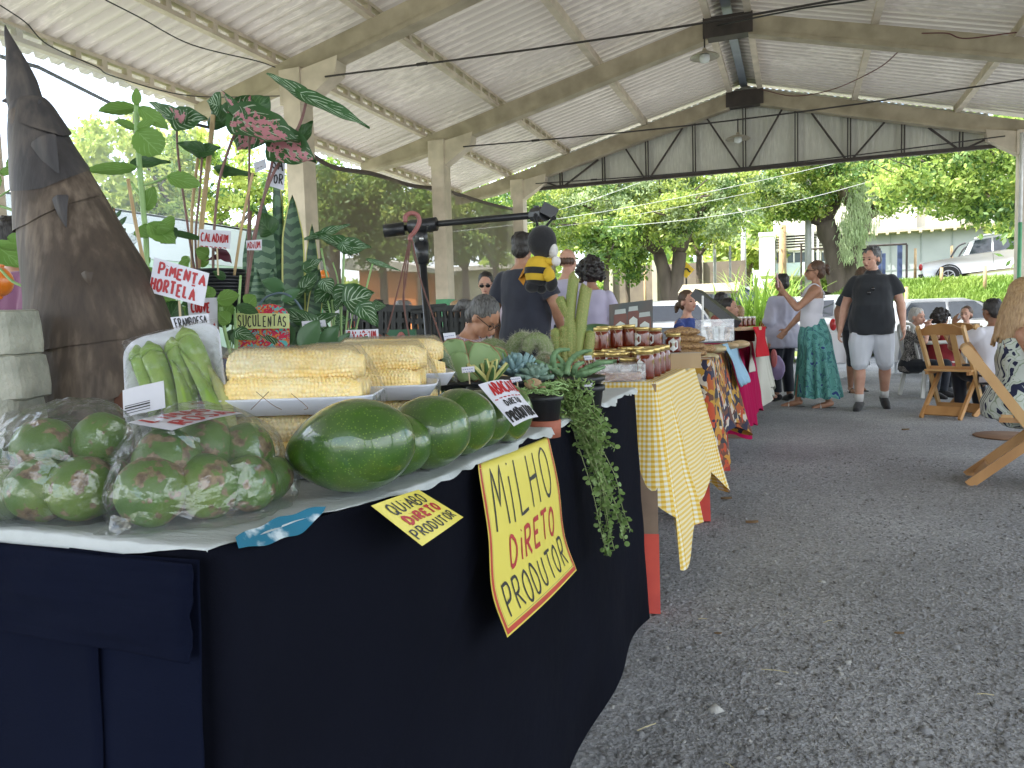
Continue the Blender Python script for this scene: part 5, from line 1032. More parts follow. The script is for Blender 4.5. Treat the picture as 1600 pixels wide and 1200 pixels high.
corn_me = [corn_mesh(s, R=r).mesh('corn_cob', [m_corn], True) for s, r in ((1, .0265), (2, .025), (5, .0255))]
def film_mat(name='cling_film', white=.03, refl=.015, bs=35, st=.5, tint=(1,1,1)):
 m, nt, b = new_mat(name); nt.nodes.remove(b); out = nt.nodes['Material Output']
 tr = nt.nodes.new('ShaderNodeBsdfTransparent'); tr.inputs[0].default_value = rgba(tint); gl = nt.nodes.new('ShaderNodeBsdfGlossy'); gl.inputs['Roughness'].default_value = .07; df = nt.nodes.new('ShaderNodeBsdfDiffuse'); df.inputs[0].default_value = (.75,.8,.85,1)
 fr = nt.nodes.new('ShaderNodeLayerWeight'); fr.inputs[0].default_value = .25; n = tex(nt, 'Noise', bs, 5); n2 = tex(nt, 'Noise', bs*.25, 4); ad = nt.nodes.new('ShaderNodeMath'); ad.operation = 'MULTIPLY_ADD'; ad.inputs[1].default_value = 2.5; nt.links.new(n2.outputs['Fac'], ad.inputs[0]); nt.links.new(n.outputs['Fac'], ad.inputs[2])
 bp = nt.nodes.new('ShaderNodeBump'); bp.inputs['Strength'].default_value = st; bp.inputs['Distance'].default_value = .012; nt.links.new(ad.outputs[0], bp.inputs['Height'])
 for s in (gl, fr): nt.links.new(bp.outputs['Normal'], s.inputs['Normal'])
 ma = nt.nodes.new('ShaderNodeMath'); ma.operation = 'MULTIPLY_ADD'; nt.links.new(fr.outputs['Fresnel'], ma.inputs[0]); ma.inputs[1].default_value = .38; ma.inputs[2].default_value = refl
 m1 = nt.nodes.new('ShaderNodeMixShader'); m1.inputs[0].default_value = white; nt.links.new(tr.outputs[0], m1.inputs[1]); nt.links.new(df.outputs[0], m1.inputs[2])
 m2 = nt.nodes.new('ShaderNodeMixShader'); nt.links.new(ma.outputs[0], m2.inputs[0]); nt.links.new(m1.outputs[0], m2.inputs[1]); nt.links.new(gl.outputs[0], m2.inputs[2]); nt.links.new(m2.outputs[0], out.inputs[0]); return m
m_film = film_mat(); m_bag = film_mat('bag_plastic', .03, .06, 22, .4)
def rrect(w, d, r, n=5):
 P = []
 for cx, cy, a0 in ((w/2-r, d/2-r, 0), (-w/2+r, d/2-r, 90), (-w/2+r, -d/2+r, 180), (w/2-r, -d/2+r, 270)):
  for k in range(n+1): a = radians(a0+90*k/n); P.append((cx+r*cos(a), cy+r*sin(a)))
 return P
def tray_mb(w=.255, d=.165, h=.026, M=None):
 mb = MB(); rings = [(w-.035, d-.035, .02, 0), (w-.004, d-.004, .03, h-.003), (w, d, .032, h), (w-.004, d-.004, .03, h+.001), (w-.010, d-.010, .03, h-.002), (w-.042, d-.042, .02, .004)]
 vs = []; n = 24
 for a, b, r, z in rings: vs += [Vector((x, y, z)) for x, y in rrect(a, b, r)]
 if M: vs = [M @ v for v in vs]
 fs = [(i*n+k, i*n+(k+1) % n, (i+1)*n+(k+1) % n, (i+1)*n+k) for i in range(len(rings)-1) for k in range(n)]+[tuple(range(n-1, -1, -1)), tuple((len(rings)-1)*n+k for k in range(n))]
 return mb.add(vs, fs)
tcount = 0
def corn_tray(cx, cy, d, z, rz, lab, layers=2):
 global tcount; tcount += 1
 p = PD(cx, cy, d); t = thing('corn_tray', lab, 'tray of corn', (p.x, p.y, z), rz, group='wrapped trays of peeled corn'); M = mw(t)
 obj('foam_tray', tray_mb(M=M), m_foam, t, True)
 pos = [(-.050, .030), (.0, .029), (.050, .030)]+([(-.027, .070), (.026, .071)] if layers == 2 else [])
 rnd = random.Random(tcount)
 for k, (y, zz) in enumerate(pos):
  o = bpy.data.objects.new('corn_cob', corn_me[(k+tcount) % 3]); COL.objects.link(o); o.parent = t; o['group'] = 'peeled corn cobs'
  o.location = (rnd.uniform(-.008, .008), y, zz); o.rotation_euler = (rnd.uniform(0, 6), pi/2, rnd.uniform(-.05, .05), ); o.rotation_mode = 'XYZ'
  R = Matrix.Rotation(rnd.uniform(-.06, .06), 3, 'Z') @ Matrix.Rotation(pi/2, 3, 'Y') @ Matrix.Rotation(rnd.uniform(0, 6), 3, 'Z'); o.rotation_euler = R.to_euler()
 def hf(x, y):
  h = .027
  for yy, zz in pos:
   dy = abs(y-yy);
   if dy < .031: h = max(h, zz+sqrt(max(0, .031**2-dy**2)))
  e = max(0, min(1, (.128-abs(x))/.034)); g = max(0, min(1, (.083-abs(y))/.018)); return lerp(.027, h, e**.6*g**.6)
 hs_ = {}
 def ff(u, v):
  x = lerp(-.128, .128, u); y = lerp(-.083, .083, v)
  h = max(hf(x, y+dy)-abs(dy)*.75 for dy in (-.036, -.024, -.012, 0, .012, .024, .036)); return M @ Vector((x, y, h+.0012+.0012*nz((x, y, tcount), 90)))
 obj('cling_film', MB().grid(ff, 44, 34), m_film, t, True)
 for s in (1, -1): obj('film_end', MB().grid(lambda u, v: M @ Vector((s*(.1285+.0015*sin(u*40)), lerp(-.078, .078, u), lerp(.026, .004, v)+.001*sin(u*60))), 30, 3), m_film, t, True)
 return t
base_rz = atan2(CR.y, CR.x)
corn_tray(462, 650, 1.21, TZ+.008, base_rz+.02, 'lowest corn tray at the front under the wide tray, behind the largest avocado')
corn_tray(465, 600, 1.21, TZ+.104, base_rz+.03, 'front corn tray on top, long rows of yellow kernels facing the viewer')
corn_tray(572, 640, 1.39, TZ+.008, base_rz+.06, 'lower corn tray of the middle stack, nearly hidden by avocados')
corn_tray(574, 590, 1.39, TZ+.104, base_rz+.07, 'middle corn tray on top, its right end showing folded film')
corn_tray(608, 620, 1.60, TZ+.008, base_rz+.05, 'lower corn tray of the rearmost stack')
corn_tray(612, 570, 1.60, TZ+.110, base_rz+.16, 'rearmost corn tray, tilted end beside the big paddle leaf succulent')
for k, (a, b, c) in enumerate((((400, 612), (425, 632), (440, 640)), ((455, 615), (480, 636), (475, 640)), ((420, 612), (400, 632), (392, 640)))):
 o = obj('corn_silk', MB().tube(bez([PD(*a, 1.10), PD(*b, 1.095), PD(*c, 1.10)], 5), .0005, 4), mat('dark_silk', (.18,.10,.05), .6), loc=PD(*a, 1.10)); tag(o, ('left', 'right', 'middle')[k]+' thin brown silk hair crossing the white rim of the front corn tray', 'corn silk', 'corn silk hairs')
TLp, BLp = PD(166, 546, 1.20), PD(232, 716, 1.10); TRp = PD(304, 541, 1.20)
vdir = (TLp-BLp).normalized(); udir = (TRp-TLp); ue_ = udir.normalized(); udir = ((ue_-vdir*ue_.dot(vdir)).normalized()+ue_).normalized(); vdir = (vdir-udir*vdir.dot(udir)).normalized(); wdir = udir.cross(vdir)
if wdir.dot(C0-TLp) < 0: wdir = -wdir
Lh = (TLp-BLp).length; Wd = (TRp-TLp).length*1.07
Mo = Matrix.Translation((TLp+BLp)/2+udir*Wd/2-wdir*.02) @ Matrix((udir, vdir, wdir)).transposed().to_4x4()
t = thing('okra_tray', 'white foam tray of fresh green okra standing tilted behind the bags', 'tray of okra', tuple(BLp+udir*Wd/2))
obj('foam_tray', tray_mb(Wd, Lh, .026, Mo), m_foam, t, True)
m_okra = mat('okra_green', (.17,.30,.045), .45, (.27,.38,.08), 18, .12, .001, bscale=120); m_okraw = mat('okra_pale', (.42,.44,.18), .5, (.34,.38,.12), 20)
W2, H2 = Wd/2, Lh/2
def okra(u0, v0, u1, v1, r, m, w=.02, cap=True):
 a = Mo @ Vector((u0*W2, v0*H2, w)); b = Mo @ Vector((u1*W2, v1*H2, w+.003)); ax = (b-a).normalized(); L = (b-a).length; path = [a.lerp(b, i/16)+(Mo.to_3x3() @ Vector((.006*sin(pi*i/16), 0, 0))) for i in range(17)]
 rr = [r*(.62 if i == 0 else .98 if i == 1 else (1-(i/16)**1.9*.86)) for i in range(17)]; mb = MB(); n = 20
 mb.tube(path, rr, n, up=tuple(Mo.to_3x3() @ Vector((1, 0, 0))))
 for i in range(17):
  for k in range(n):
   v = Vector(mb.v[i*n+k]); mb.v[i*n+k] = tuple(path[i]+(v-path[i])*(1+.09*cos(5*2*pi*k/n)))
 o = obj('okra', mb, m, t, True)
 if cap:
  c = MB(); c.tube([a+ax*.002, a-ax*.006, a-ax*.016, a-ax*.024], [r*1.04, r*.98, r*.5, r*.22], 16); c.tube([a+ax*.001, a+ax*.004], [r*1.10, r*1.02], 16); obj('okra_cap', c, m, o, True)
for a in ((-.72, .70, -.42, -.9, .0135, m_okra), (-.42, .66, -.02, -1.0, .0165, m_okra, .026), (.02, .68, .34, -.9, .0145, m_okra), (.30, .80, .72, -.6, .0165, m_okra, .022), (.50, .3, .93, -.9, .013, m_okraw, .016), (-.05, .78, .3, -.4, .012, m_okra, .010)): okra(*a)
okra(.26, -1.0, .02, .38, .013, m_okra, .034, False); okra(.86, -.95, .22, .50, .012, m_okra, .034, False); okra(.95, -.9, .70, .2, .012, m_okraw, .026, False)
def of(u, v):
 x = lerp(-W2, W2, u); y = lerp(-H2, H2, v); e = min(1, (W2-abs(x))/.02)*min(1, (H2-abs(y))/.02); e = max(0, e)**.5
 return Mo @ Vector((x*1.002, y*1.002, .027+.018*e+.0018*nz((x, y, 3), 70)*e))
obj('cling_film', MB().grid(of, 40, 40), film_mat('okra_film', .03, .05, 60, .8), t, True)
lb = MB().grid(lambda u, v: Mo @ Vector((lerp(-.92, -.12, u)*W2, lerp(-.42, .02, v)*H2, .0462+.0008*sin(u*5))), 4, 4)
lo = obj('price_label', lb, m_pw, t); mb = MB()
for k in range(4): mb.grid(lambda u, v: Mo @ Vector((lerp(-.88, -.40, u)*W2, (lerp(-.38, -.37+.006*(k % 3), v)+k*.04)*H2, .0474)), 1, 1)
obj('bar_lines', mb, m_inkk, lo)
def lime_mat():
 m, nt, b = new_mat('scabby_lime'); n1 = tex(nt, 'Noise', 9, 5); n2 = tex(nt, 'Noise', 48, 10); n3 = tex(nt, 'Voronoi', 300)
 base = ramp(nt, n1.outputs['Fac'], [(.3, (.03,.09,.007)), (.55, (.07,.15,.014)), (.75, (.17,.23,.03))]); mx = nt.nodes.new('ShaderNodeMix'); mx.data_type = 'RGBA'
 nt.links.new(ramp(nt, n2.outputs['Fac'], [(.54, (0,0,0)), (.58, (1,1,1))]), mx.inputs[0]); nt.links.new(base, mx.inputs[6]); nt.links.new(ramp(nt, tex(nt, 'Noise', 120, 4).outputs['Fac'], [(.35, (.09,.055,.025)), (.65, (.24,.17,.095))]), mx.inputs[7])
 nt.links.new(mx.outputs[2], b.inputs['Base Color']); b.inputs['Roughness'].default_value = .45; bump(nt, b, n3.outputs['Distance'], .25, .001); return m
m_lime2 = lime_mat(); m_limp = mat('pale_lime', (.07,.14,.04), .45, (.04,.10,.02), 16, .2, .001, bscale=200)
def facet(me):
 """irregular flat creases, as crumpled film folds"""
 o = bpy.data.objects.new('tmp', me); COL.objects.link(o); d = o.modifiers.new('d', 'DECIMATE'); d.ratio = .25; dg = bpy.context.evaluated_depsgraph_get(); dg.update()
 m2 = bpy.data.meshes.new_from_object(o.evaluated_get(dg)); bpy.data.objects.remove(o); m2.polygons.foreach_set('use_smooth', [False]*len(m2.polygons)); return m2
def bag(lab, fruits, hull, tips, seed, catlab='bag of limes', extra=None):
 zc = TZ+.008; P = [PD(x, y, d) for x, y, d, r in fruits]; loc = sum(P, Vector((0, 0, 0)))/len(P); loc.z = zc
 t = thing('lime_bag', lab, catlab, loc, group='clear plastic bags of green limes')
 mb = MB();
 for (x, y, d, r), p in zip(fruits, P):
  p.z = max(p.z, zc+r*.93); mb.ell(p, r*1.05, n=14, m=10)
  f = MB().ell(p, (r, r*.97, r*.94), (random.random()*3, random.random()*3, 0), 26, 18); f.v = [tuple(Vector(v)+(Vector(v)-p).normalized()*(.0022*nz(v, 35, seed)+.0008*nz(v, 120, seed))) for v in f.v]
  obj('lime', f, m_lime2 if (seed+int(x)) % 7 else m_limp, t, True)
 for x, y, d, rx, ry, rz in hull: mb.ell(PD(x, y, d), (rx, ry, rz), None, 20, 14)
 for path, rad in tips: mb.tube([PD(*q) for q in path], rad, 10)
 me = remesh(mb, .0055, 5, None, 0); me = facet(me); n = len(me.vertices); co = np.empty(n*3, dtype=np.float32); me.vertices.foreach_get('co', co); co = co.reshape(-1, 3); no = np.empty(n*3, dtype=np.float32); me.vertices.foreach_get('normal', no); no = no.reshape(-1, 3)
 dd = np.array([(.5-abs(noise.noise(Vector((c[0]*16+seed, c[1]*16, c[2]*11)))))*.012+(.5-abs(noise.noise(Vector((c[0]*38, c[1]*38+seed, c[2]*24)))))*.008 for c in co.tolist()], dtype=np.float32); co = co+no*(dd[:,None]); co[:,2] = np.maximum(co[:,2], zc+.001)
 inv = np.array(mw(t).inverted()); co = co @ inv[:3,:3].T+inv[:3,3]; me.vertices.foreach_set('co', co.astype(np.float32).ravel()); me.update(); me.materials.append(m_bag)
 o = bpy.data.objects.new('plastic_film', me); COL.objects.link(o); o.parent = t; MW[o.name] = mw(t); return t
bag('clear bag of scabby green limes near the corner under the white card', [(262, 722, .93, .042), (240, 800, .90, .043), (322, 700, 1.00, .040), (325, 795, .93, .040), (390, 785, .96, .036), (385, 705, 1.02, .038), (300, 760, 1.00, .042), (425, 770, 1.02, .03)],
 [(300, 765, .955, .115, .085, .083), (310, 712, .96, .092, .07, .062), (395, 760, 1.0, .05, .05, .07)], [([(230, 810, .89), (190, 838, .875), (155, 856, .865)], [.04, .018, .004]), ([(400, 770, .96), (440, 800, .98)], [.04, .012]), ([(240, 690, .96), (205, 658, .96)], [.03, .006])], 1)
bag('clear bag of limes left of the carded bag, a sky glint on its film', [(160, 692, 1.00, .040), (70, 700, .98, .040), (130, 770, .93, .042), (62, 765, .93, .040), (170, 765, .97, .036), (110, 715, 1.03, .040)],
 [(105, 735, .97, .092, .08, .083), (125, 690, .97, .07, .06, .05)], [([(120, 690, .99), (135, 645, 1.0), (150, 640, 1.0)], [.05, .03, .008]), ([(60, 720, .95), (20, 700, .95)], [.045, .01])], 2)
bag('clear bag of limes cut off by the left edge of the picture', [(-10, 740, 1.0, .042), (8, 795, .95, .036), (-60, 770, .98, .04), (-45, 720, 1.02, .04)], [(-25, 750, .99, .06, .05, .06)], [([(0, 720, 1.0), (25, 680, 1.0), (38, 655, 1.0)], [.035, .02, .018])], 3)
m_palm = mat('palm_heart', (.22,.23,.185), .5, (.40,.40,.33), 14, .8, .004, bscale=90, sss=.1)
for i, (x1, y0, y1, sl, lab) in enumerate(((48, 482, 556, .05, 'top block of the stacked pale palm heart with a smooth cut face'), (62, 556, 626, .06, 'middle block of the stacked pale palm heart with a rough face'), (59, 618, 700, .08, 'lowest block of the stacked pale palm heart with striped bark'))):
 d = 1.18; a = PD(x1, y1, d); b = PD(x1, y0, d); w = .15; h = b.z-a.z; mb = MB()
 c = Vector((a.x, a.y, (a.z+b.z)/2))-CR*(w/2+.042)+CF*.06
 R = Matrix((CR, Vector((-CR.y, CR.x, 0)).normalized(), Vector((0, 0, 1)))).transposed().to_4x4(); rings = []
 for k, (z, s) in enumerate(((-.5, .90), (-.46, .985), (-.2, 1.0), (.2, 1.0), (.46, .985), (.5, .92))): rings.append([(x*s, y*s, z*h) for x, y in rrect(w, .12, .028)])
 vs = [Matrix.Translation(c) @ R @ Matrix.Rotation(-sl, 4, 'Y') @ Vector(q) for r in rings for q in r]; n = 24
 mb.add(vs, [(j*n+k, j*n+(k+1) % n, (j+1)*n+(k+1) % n, (j+1)*n+k) for j in range(5) for k in range(n)]+[tuple(range(n-1, -1, -1)), tuple(5*n+k for k in range(n))])
 mb.v = [tuple(Vector(v)+Vector((nz(v, 18, i), nz(v, 18, 4), nz(v, 22, 7)))*.004) for v in mb.v]
 o = obj('palm_heart_block', mb, m_palm, smooth=False, loc=(c.x, c.y, a.z)); tag(o, lab, 'palm heart', 'stacked palm heart blocks')
def shoot_mat(name, c1, c2, c3):
 m, nt, b = new_mat(name); n1 = tex(nt, 'Noise', 9, 10, mapping=(1, 1, .5)); n2 = tex(nt, 'Noise', 70, 8, mapping=(1, 1, .10)); a = nt.nodes.new('ShaderNodeMath'); a.operation = 'MULTIPLY_ADD'; a.inputs[1].default_value = .55; nt.links.new(n2.outputs['Fac'], a.inputs[0]); nt.links.new(n1.outputs['Fac'], a.inputs[2])
 nt.links.new(ramp(nt, a.outputs[0], [(.52, c1), (.78, c2), (1.06, c3)]), b.inputs['Base Color']); b.inputs['Roughness'].default_value = .62; bump(nt, b, a.outputs[0], .6, .006); return m
m_sh1 = shoot_mat('brown_sheath', (.026,.018,.013), (.062,.044,.031), (.17,.13,.095)); m_sh2 = shoot_mat('slate_sheath', (.022,.020,.021), (.042,.038,.039), (.10,.085,.072))
SD = 1.45; prof = [(735, 205, 118), (650, 188, 110), (600, 178, 108), (540, 162, 98), (470, 146, 89), (390, 118, 73), (310, 92, 57), (240, 68, 42), (185, 52, 31), (163, 44, 25)]
ctr = [PD(x, y, SD) for y, x, w in prof]; rad = [w/1200*SD for y, x, w in prof]
t = thing('bamboo_shoot', 'giant dark brown bamboo shoot standing like a cone on the near table', 'bamboo shoot', (ctr[0].x, ctr[0].y, TZ+.006))
cp = bez(ctr, 6); rp = []
for i in range(len(cp)): k = i/6; j = min(int(k), len(rad)-2); rp.append(lerp(rad[j], rad[j+1], k-j))
mb = MB().tube(cp, rp, 48); mb.v = [tuple(Vector(v)+Vector((nz(v, 12), nz(v, 12, 5), 0))*.008) for v in mb.v]; obj('core', mb, m_sh1, t, True)
def at_c(s):
 k = max(0, min(s, .9999))*(len(cp)-1); i = int(k); f = k-i; return cp[i].lerp(cp[i+1], f), lerp(rp[i], rp[i+1], f), (cp[min(i+1, len(cp)-1)]-cp[i]).normalized()
def sheath(s0, s1, ang0, span, off, m, tipdrop=.0, ripple=.004, vee=.12):
 """overlapping leaf sheath hugging the cone: ang0 centre angle (0 = towards camera), lower edge curved"""
 def f(u, v):
  a = (u-.5)*span; edge = vee*(1-(abs(u-.5)*2)**1.4); s = lerp(s1, s0-edge*(1 if vee > 0 else 1), 1-v) if False else lerp(s0-edge, s1-(abs(u-.5)*2)**2*.03, v)
  c, r, ax = at_c(max(0, s)); A = ang0+a; base = (-CF*cos(A)+CR*sin(A)); base = (base-ax*base.dot(ax)).normalized()
  rr = r+off*(1-.5*v)+ripple*sin(u*9+s0*20)*(1-v)*.5+.003*(1-v)**3; return c+base*rr
 o = obj('sheath', MB().grid(f, 44, 30), m, t, True); return o
sheath(.02, .36, .35, 4.4, .006, m_sh1, vee=.03); sheath(.22, .62, -.5, 4.2, .009, m_sh1, vee=.10); sheath(.34, .80, .9, 3.6, .009, m_sh1, vee=.03); sheath(.64, .92, -.35, 3.6, .008, m_sh1, vee=.04); sheath(.72, 1.0, .2, 3.4, .007, m_sh2, vee=.06); sheath(.84, 1.0, 1.1, 2.2, .009, m_sh2, vee=.05)
def blade(a, b, w, m, fold=.3, bend=0, dd=SD):
 A = PD(*a, dd); B = PD(*b, dd); ax = (B-A); s = ax.normalized().cross(-CF).normalized()
 o = obj('sheath_blade', MB().grid(lambda u, v: A+ax*v+s*((u-.5)*2*w*(1-v)**.75*(1 if v > .04 else .8))+(-CF)*(fold*w*(1-abs(u-.5)*2)*(1-v)+bend*sin(pi*v)), 8, 14), m, t, True); return o
blade((94, 306), (104, 356), .016, m_sh2, .5, .004, SD-.085); blade((66, 215), (92, 278), .026, m_sh2, .25, .002, SD-.062); blade((137, 424), (141, 446), .012, m_sh1, .6, .003, SD-.135); blade((26, 155), (2, 158), .012, m_sh2, .4, 0, SD-.02); blade((60, 158), (66, 158), .006, m_sh2, .4, 0, SD-.03)
tp_ = [PD(x, y, SD) for x, y in ((42, 172), (38, 150), (34, 125), (27, 100), (19, 75), (12, 55), (8, 40))]; obj('tip_sheath', MB().tube(bez(tp_, 4), [lerp(a, b, f/4) for a, b in zip([25,26,22,15,8,4], [26,22,15,8,4,1]) for f in range(4)]+[1] if False else [max(.0008, w/1200*SD) for w in np.interp(np.linspace(0, 6, 25), range(7), [27, 27, 23, 17, 10, 5, 1])], 20, flat=.8), m_sh2, t, True)
obj('base_cut', MB().ell(PD(200, 632, SD-.11), (.05, .02, .028), None, 14, 9), mat('raw_red_brown', (.16,.065,.035), .7, (.12,.05,.03), 20), t, True)
def uvmat(name, build, rough=.45, transl=.3):
 m, nt, b = new_mat(name); tc = nt.nodes.new('ShaderNodeTexCoord'); sp = nt.nodes.new('ShaderNodeSeparateXYZ'); nt.links.new(tc.outputs['UV'], sp.inputs[0])
 def mth(op, a, c=None, d=None):
  n = nt.nodes.new('ShaderNodeMath'); n.operation = op
  for i, x in enumerate((a, c, d)):
   if x is None: continue
   if isinstance(x, (int, float)): n.inputs[i].default_value = x
   else: nt.links.new(x, n.inputs[i])
  return n.outputs[0]
 col = build(nt, sp.outputs[0], sp.outputs[1], mth); nt.links.new(col, b.inputs['Base Color']); b.inputs['Roughness'].default_value = rough
 tr = nt.nodes.new('ShaderNodeBsdfTranslucent'); mx = nt.nodes.new('ShaderNodeMixShader'); mx.inputs[0].default_value = transl; nt.links.new(col, tr.inputs[0]); nt.links.new(b.outputs[0], mx.inputs[1]); nt.links.new(tr.outputs[0], mx.inputs[2]); nt.links.new(mx.outputs[0], nt.nodes['Material Output'].inputs[0]); return m
def mixc(nt, f, a, c):
 n = nt.nodes.new('ShaderNodeMix'); n.data_type = 'RGBA'
 for s, x in ((0, f), (6, a), (7, c)):
  if isinstance(x, tuple): n.inputs[s].default_value = rgba(x)
  elif isinstance(x, (int, float)): n.inputs[s].default_value = x
  else: nt.links.new(x, n.inputs[s])
 return n.outputs[2]
def b_veined(g1, g2, vc, pink=None, vw=.35):
 def f(nt, u, v, m):
  d = m('ABSOLUTE', m('SUBTRACT', u, .5)); n = tex(nt, 'Noise', 40, 4).outputs['Fac']; n2 = tex(nt, 'Noise', 9, 3).outputs['Fac']
  base = mixc(nt, n2, g1, g2); ph = m('SINE', m('MULTIPLY', m('SUBTRACT', m('MULTIPLY', v, 5.0), m('MULTIPLY', d, 6.0)), 6.283))
  ve = m('GREATER_THAN', m('ADD', ph, m('MULTIPLY', n, 1.3)), 1.62-vw*.3); mid = m('LESS_THAN', d, .018)
  mk = m('MAXIMUM', ve, mid); mk = m('MULTIPLY', mk, m('LESS_THAN', d, m('ADD', .36, m('MULTIPLY', n, .12))))
  c = mixc(nt, mk, base, vc)
  if pink: c = mixc(nt, m('MULTIPLY', m('GREATER_THAN', m('ADD', n, m('MULTIPLY', d, -1.0)), .22), m('GREATER_THAN', tex(nt, 'Noise', 75, 3).outputs['Fac'], .47)), c, pink)
  return c
 return f
m_lv_white = uvmat('white_veined_leaf', b_veined((.035,.10,.03), (.06,.15,.05), (.45,.58,.42)))
m_lv_pink = uvmat('pink_caladium_leaf', b_veined((.035,.095,.03), (.05,.13,.04), (.40,.46,.34), (.52,.22,.25)))
m_lv_green = uvmat('hairy_green_leaf', b_veined((.15,.30,.055), (.20,.36,.08), (.25,.42,.13), None, .1), .6, .4)
m_lv_dark = uvmat('dark_plain_leaf', b_veined((.03,.085,.025), (.05,.12,.035), (.08,.17,.06), None, .1))
m_lv_jade = mat('jade_leaf', (.06,.15,.06), .35, (.10,.20,.09), 8, .05, transl=.15); m_lv_maroon = mat('maroon_leaf', (.07,.012,.025), .45, (.12,.03,.05), 10, .1)
m_lv_red = mat('reddish_leaf', (.25,.07,.05), .5, (.14,.16,.05), 10, .1, transl=.3)
def b_sans(edge):
 def f(nt, u, v, m):
  d = m('ABSOLUTE', m('SUBTRACT', u, .5)); n = tex(nt, 'Noise', 22, 4, mapping=(1, 1, .5)).outputs['Fac']
  w = m('SINE', m('MULTIPLY', m('ADD', m('MULTIPLY', v, 17.0), m('MULTIPLY', n, 2.2)), 6.283)); c = mixc(nt, m('GREATER_THAN', m('ADD', w, m('MULTIPLY', n, 1.2)), .55), (.20,.32,.20) if not edge else (.085,.17,.085), (.07,.15,.09) if not edge else (.03,.075,.04))
  return mixc(nt, m('GREATER_THAN', d, .43), c, (.50,.50,.14)) if edge else c
 return f
m_sans1 = uvmat('mottled_sansevieria', b_sans(False), .5, .1); m_sans2 = uvmat('yellow_edged_sansevieria', b_sans(True), .45, .1)
m_stemg = mat('green_stem', (.24,.40,.14), .5, (.30,.46,.18), 20, .05); m_stemp = mat('purplish_petiole', (.22,.10,.09), .5, (.16,.10,.07), 20, .05); m_stembr = mat('brown_stem', (.24,.13,.07), .7); m_bamboo = mat('bamboo_cane', (.52,.38,.20), .6, (.42,.28,.14), 14, .2)
m_pot = mat('black_plastic_pot', (.012,.014,.016), .45, (.02,.022,.025), 10); m_soil = mat('potting_soil', (.04,.028,.02), .95, (.07,.05,.035), 60, 1, .005); m_terra = mat('terracotta', (.38,.12,.07), .7, (.32,.10,.06), 12)
SH = {'oval': lambda t: sin(pi*t**.8)**.75, 'lance': lambda t: (sin(pi*min(1, t*.9+.06)))**.9*(1-t*.35), 'heart': lambda t: (min(1, t/.16)**.5)*(1-max(0, (t-.18)/.82)**1.5)*(1), 'blade': lambda t: min(1, (1-t)*4.6)**.65*(.78+.22*sin(pi*t)), 'round': lambda t: sqrt(max(0, 1-(2*t-1)**2)), 'paddle': lambda t: (.35+.65*sin(pi*min(1, t*.62)))*min(1, (1-t)*6)**.5}
def leaf(mb, a, b, w, shape='oval', roll=.3, cup=.15, droop=0, wav=0, nu=8, nv=14, lobes=0):
 """a leaf from base a to tip b (world), half width w"""
 a = Vector(a); b = Vector(b); ax = b-a; L = ax.length; ax.normalize(); view = (a-C0).normalized()
 s = ax.cross(view).normalized(); nrm = s.cross(ax); s2 = s*cos(roll)+nrm*sin(roll); n2 = s2.cross(ax).normalized(); fn = SH[shape]; sg = random.random()*9
 if n2.dot(Vector((0, 0, 1))) < 0: n2 = -n2
 def f(u, v):
  x = (u-.5)*2; ww = w*max(fn(v), 0)*(1+(.06*sin(v*38) if lobes else 0)); back = 0
  if shape == 'heart': back = -L*.20*abs(x)**1.2*(1-min(1, v/.35))
  p = a+ax*(v*L+back)+s2*(x*ww)+n2*(cup*w*(abs(x)**1.5)-droop*L*(v**2)+wav*w*sin(v*11+x*2+sg)*abs(x)); return p
 return mb.grid(f, nu, nv, uv=True)
def L2(px0, py0, px1, py1, wpx, d, d1=None): return PD(px0, py0, d), PD(px1, py1, d1 or d), wpx/1200*d
def plant(name, lab, cat, base, parts, group='potted plants on the stall'):
 """parts: list of (part name, material, [leaf specs]) or ('stem', material, [(pts, r)])"""
 t = thing(name, lab, cat, base, group=group)
 for nm, m, items in parts:
  if nm in ('stem', 'petiole', 'cane'):
   for pts, d, r in items: obj(nm, MB().tube(bez([PD(x, y, d) for x, y in pts], 5), r, 7), m, t, True)
  elif nm == 'pot':
   x, y, d, r, h = items; c = PD(x, y, d); M = Matrix.Translation((c.x, c.y, c.z-h))
   p = obj('pot', MB().lathe([(r*.72, 0), (r*.95, h*.86), (r*.97, h*.86), (r*1.06, h*.87), (r*1.07, h), (r*.98, h), (r*.9, h*.9)], 28, M), m, t, True); obj('soil', MB().lathe([(.001, h*.9), (r*.92, h*.88)], 20, M, cap=False), m_soil, t)
  else:
   for sp in items:
    px0, py0, px1, py1, w, d = sp[:6]; k = sp[6] if len(sp) > 6 else {}; mb = MB(); a, b, ww = L2(px0, py0, px1, py1, w, d, k.get('d1')); k = {q: z for q, z in k.items() if q != 'd1'}; leaf(mb, a, b, ww, **k); obj('leaf', mb, m, t, True)
 return t
def B_(x, y, d): p = PD(x, y, d); return (p.x, p.y, p.z)
G_ = dict(shape='oval', cup=.2, lobes=1)
def g_(roll=.3, **k): r = dict(shape='oval', cup=.2, lobes=1, roll=roll); r.update(k); return r
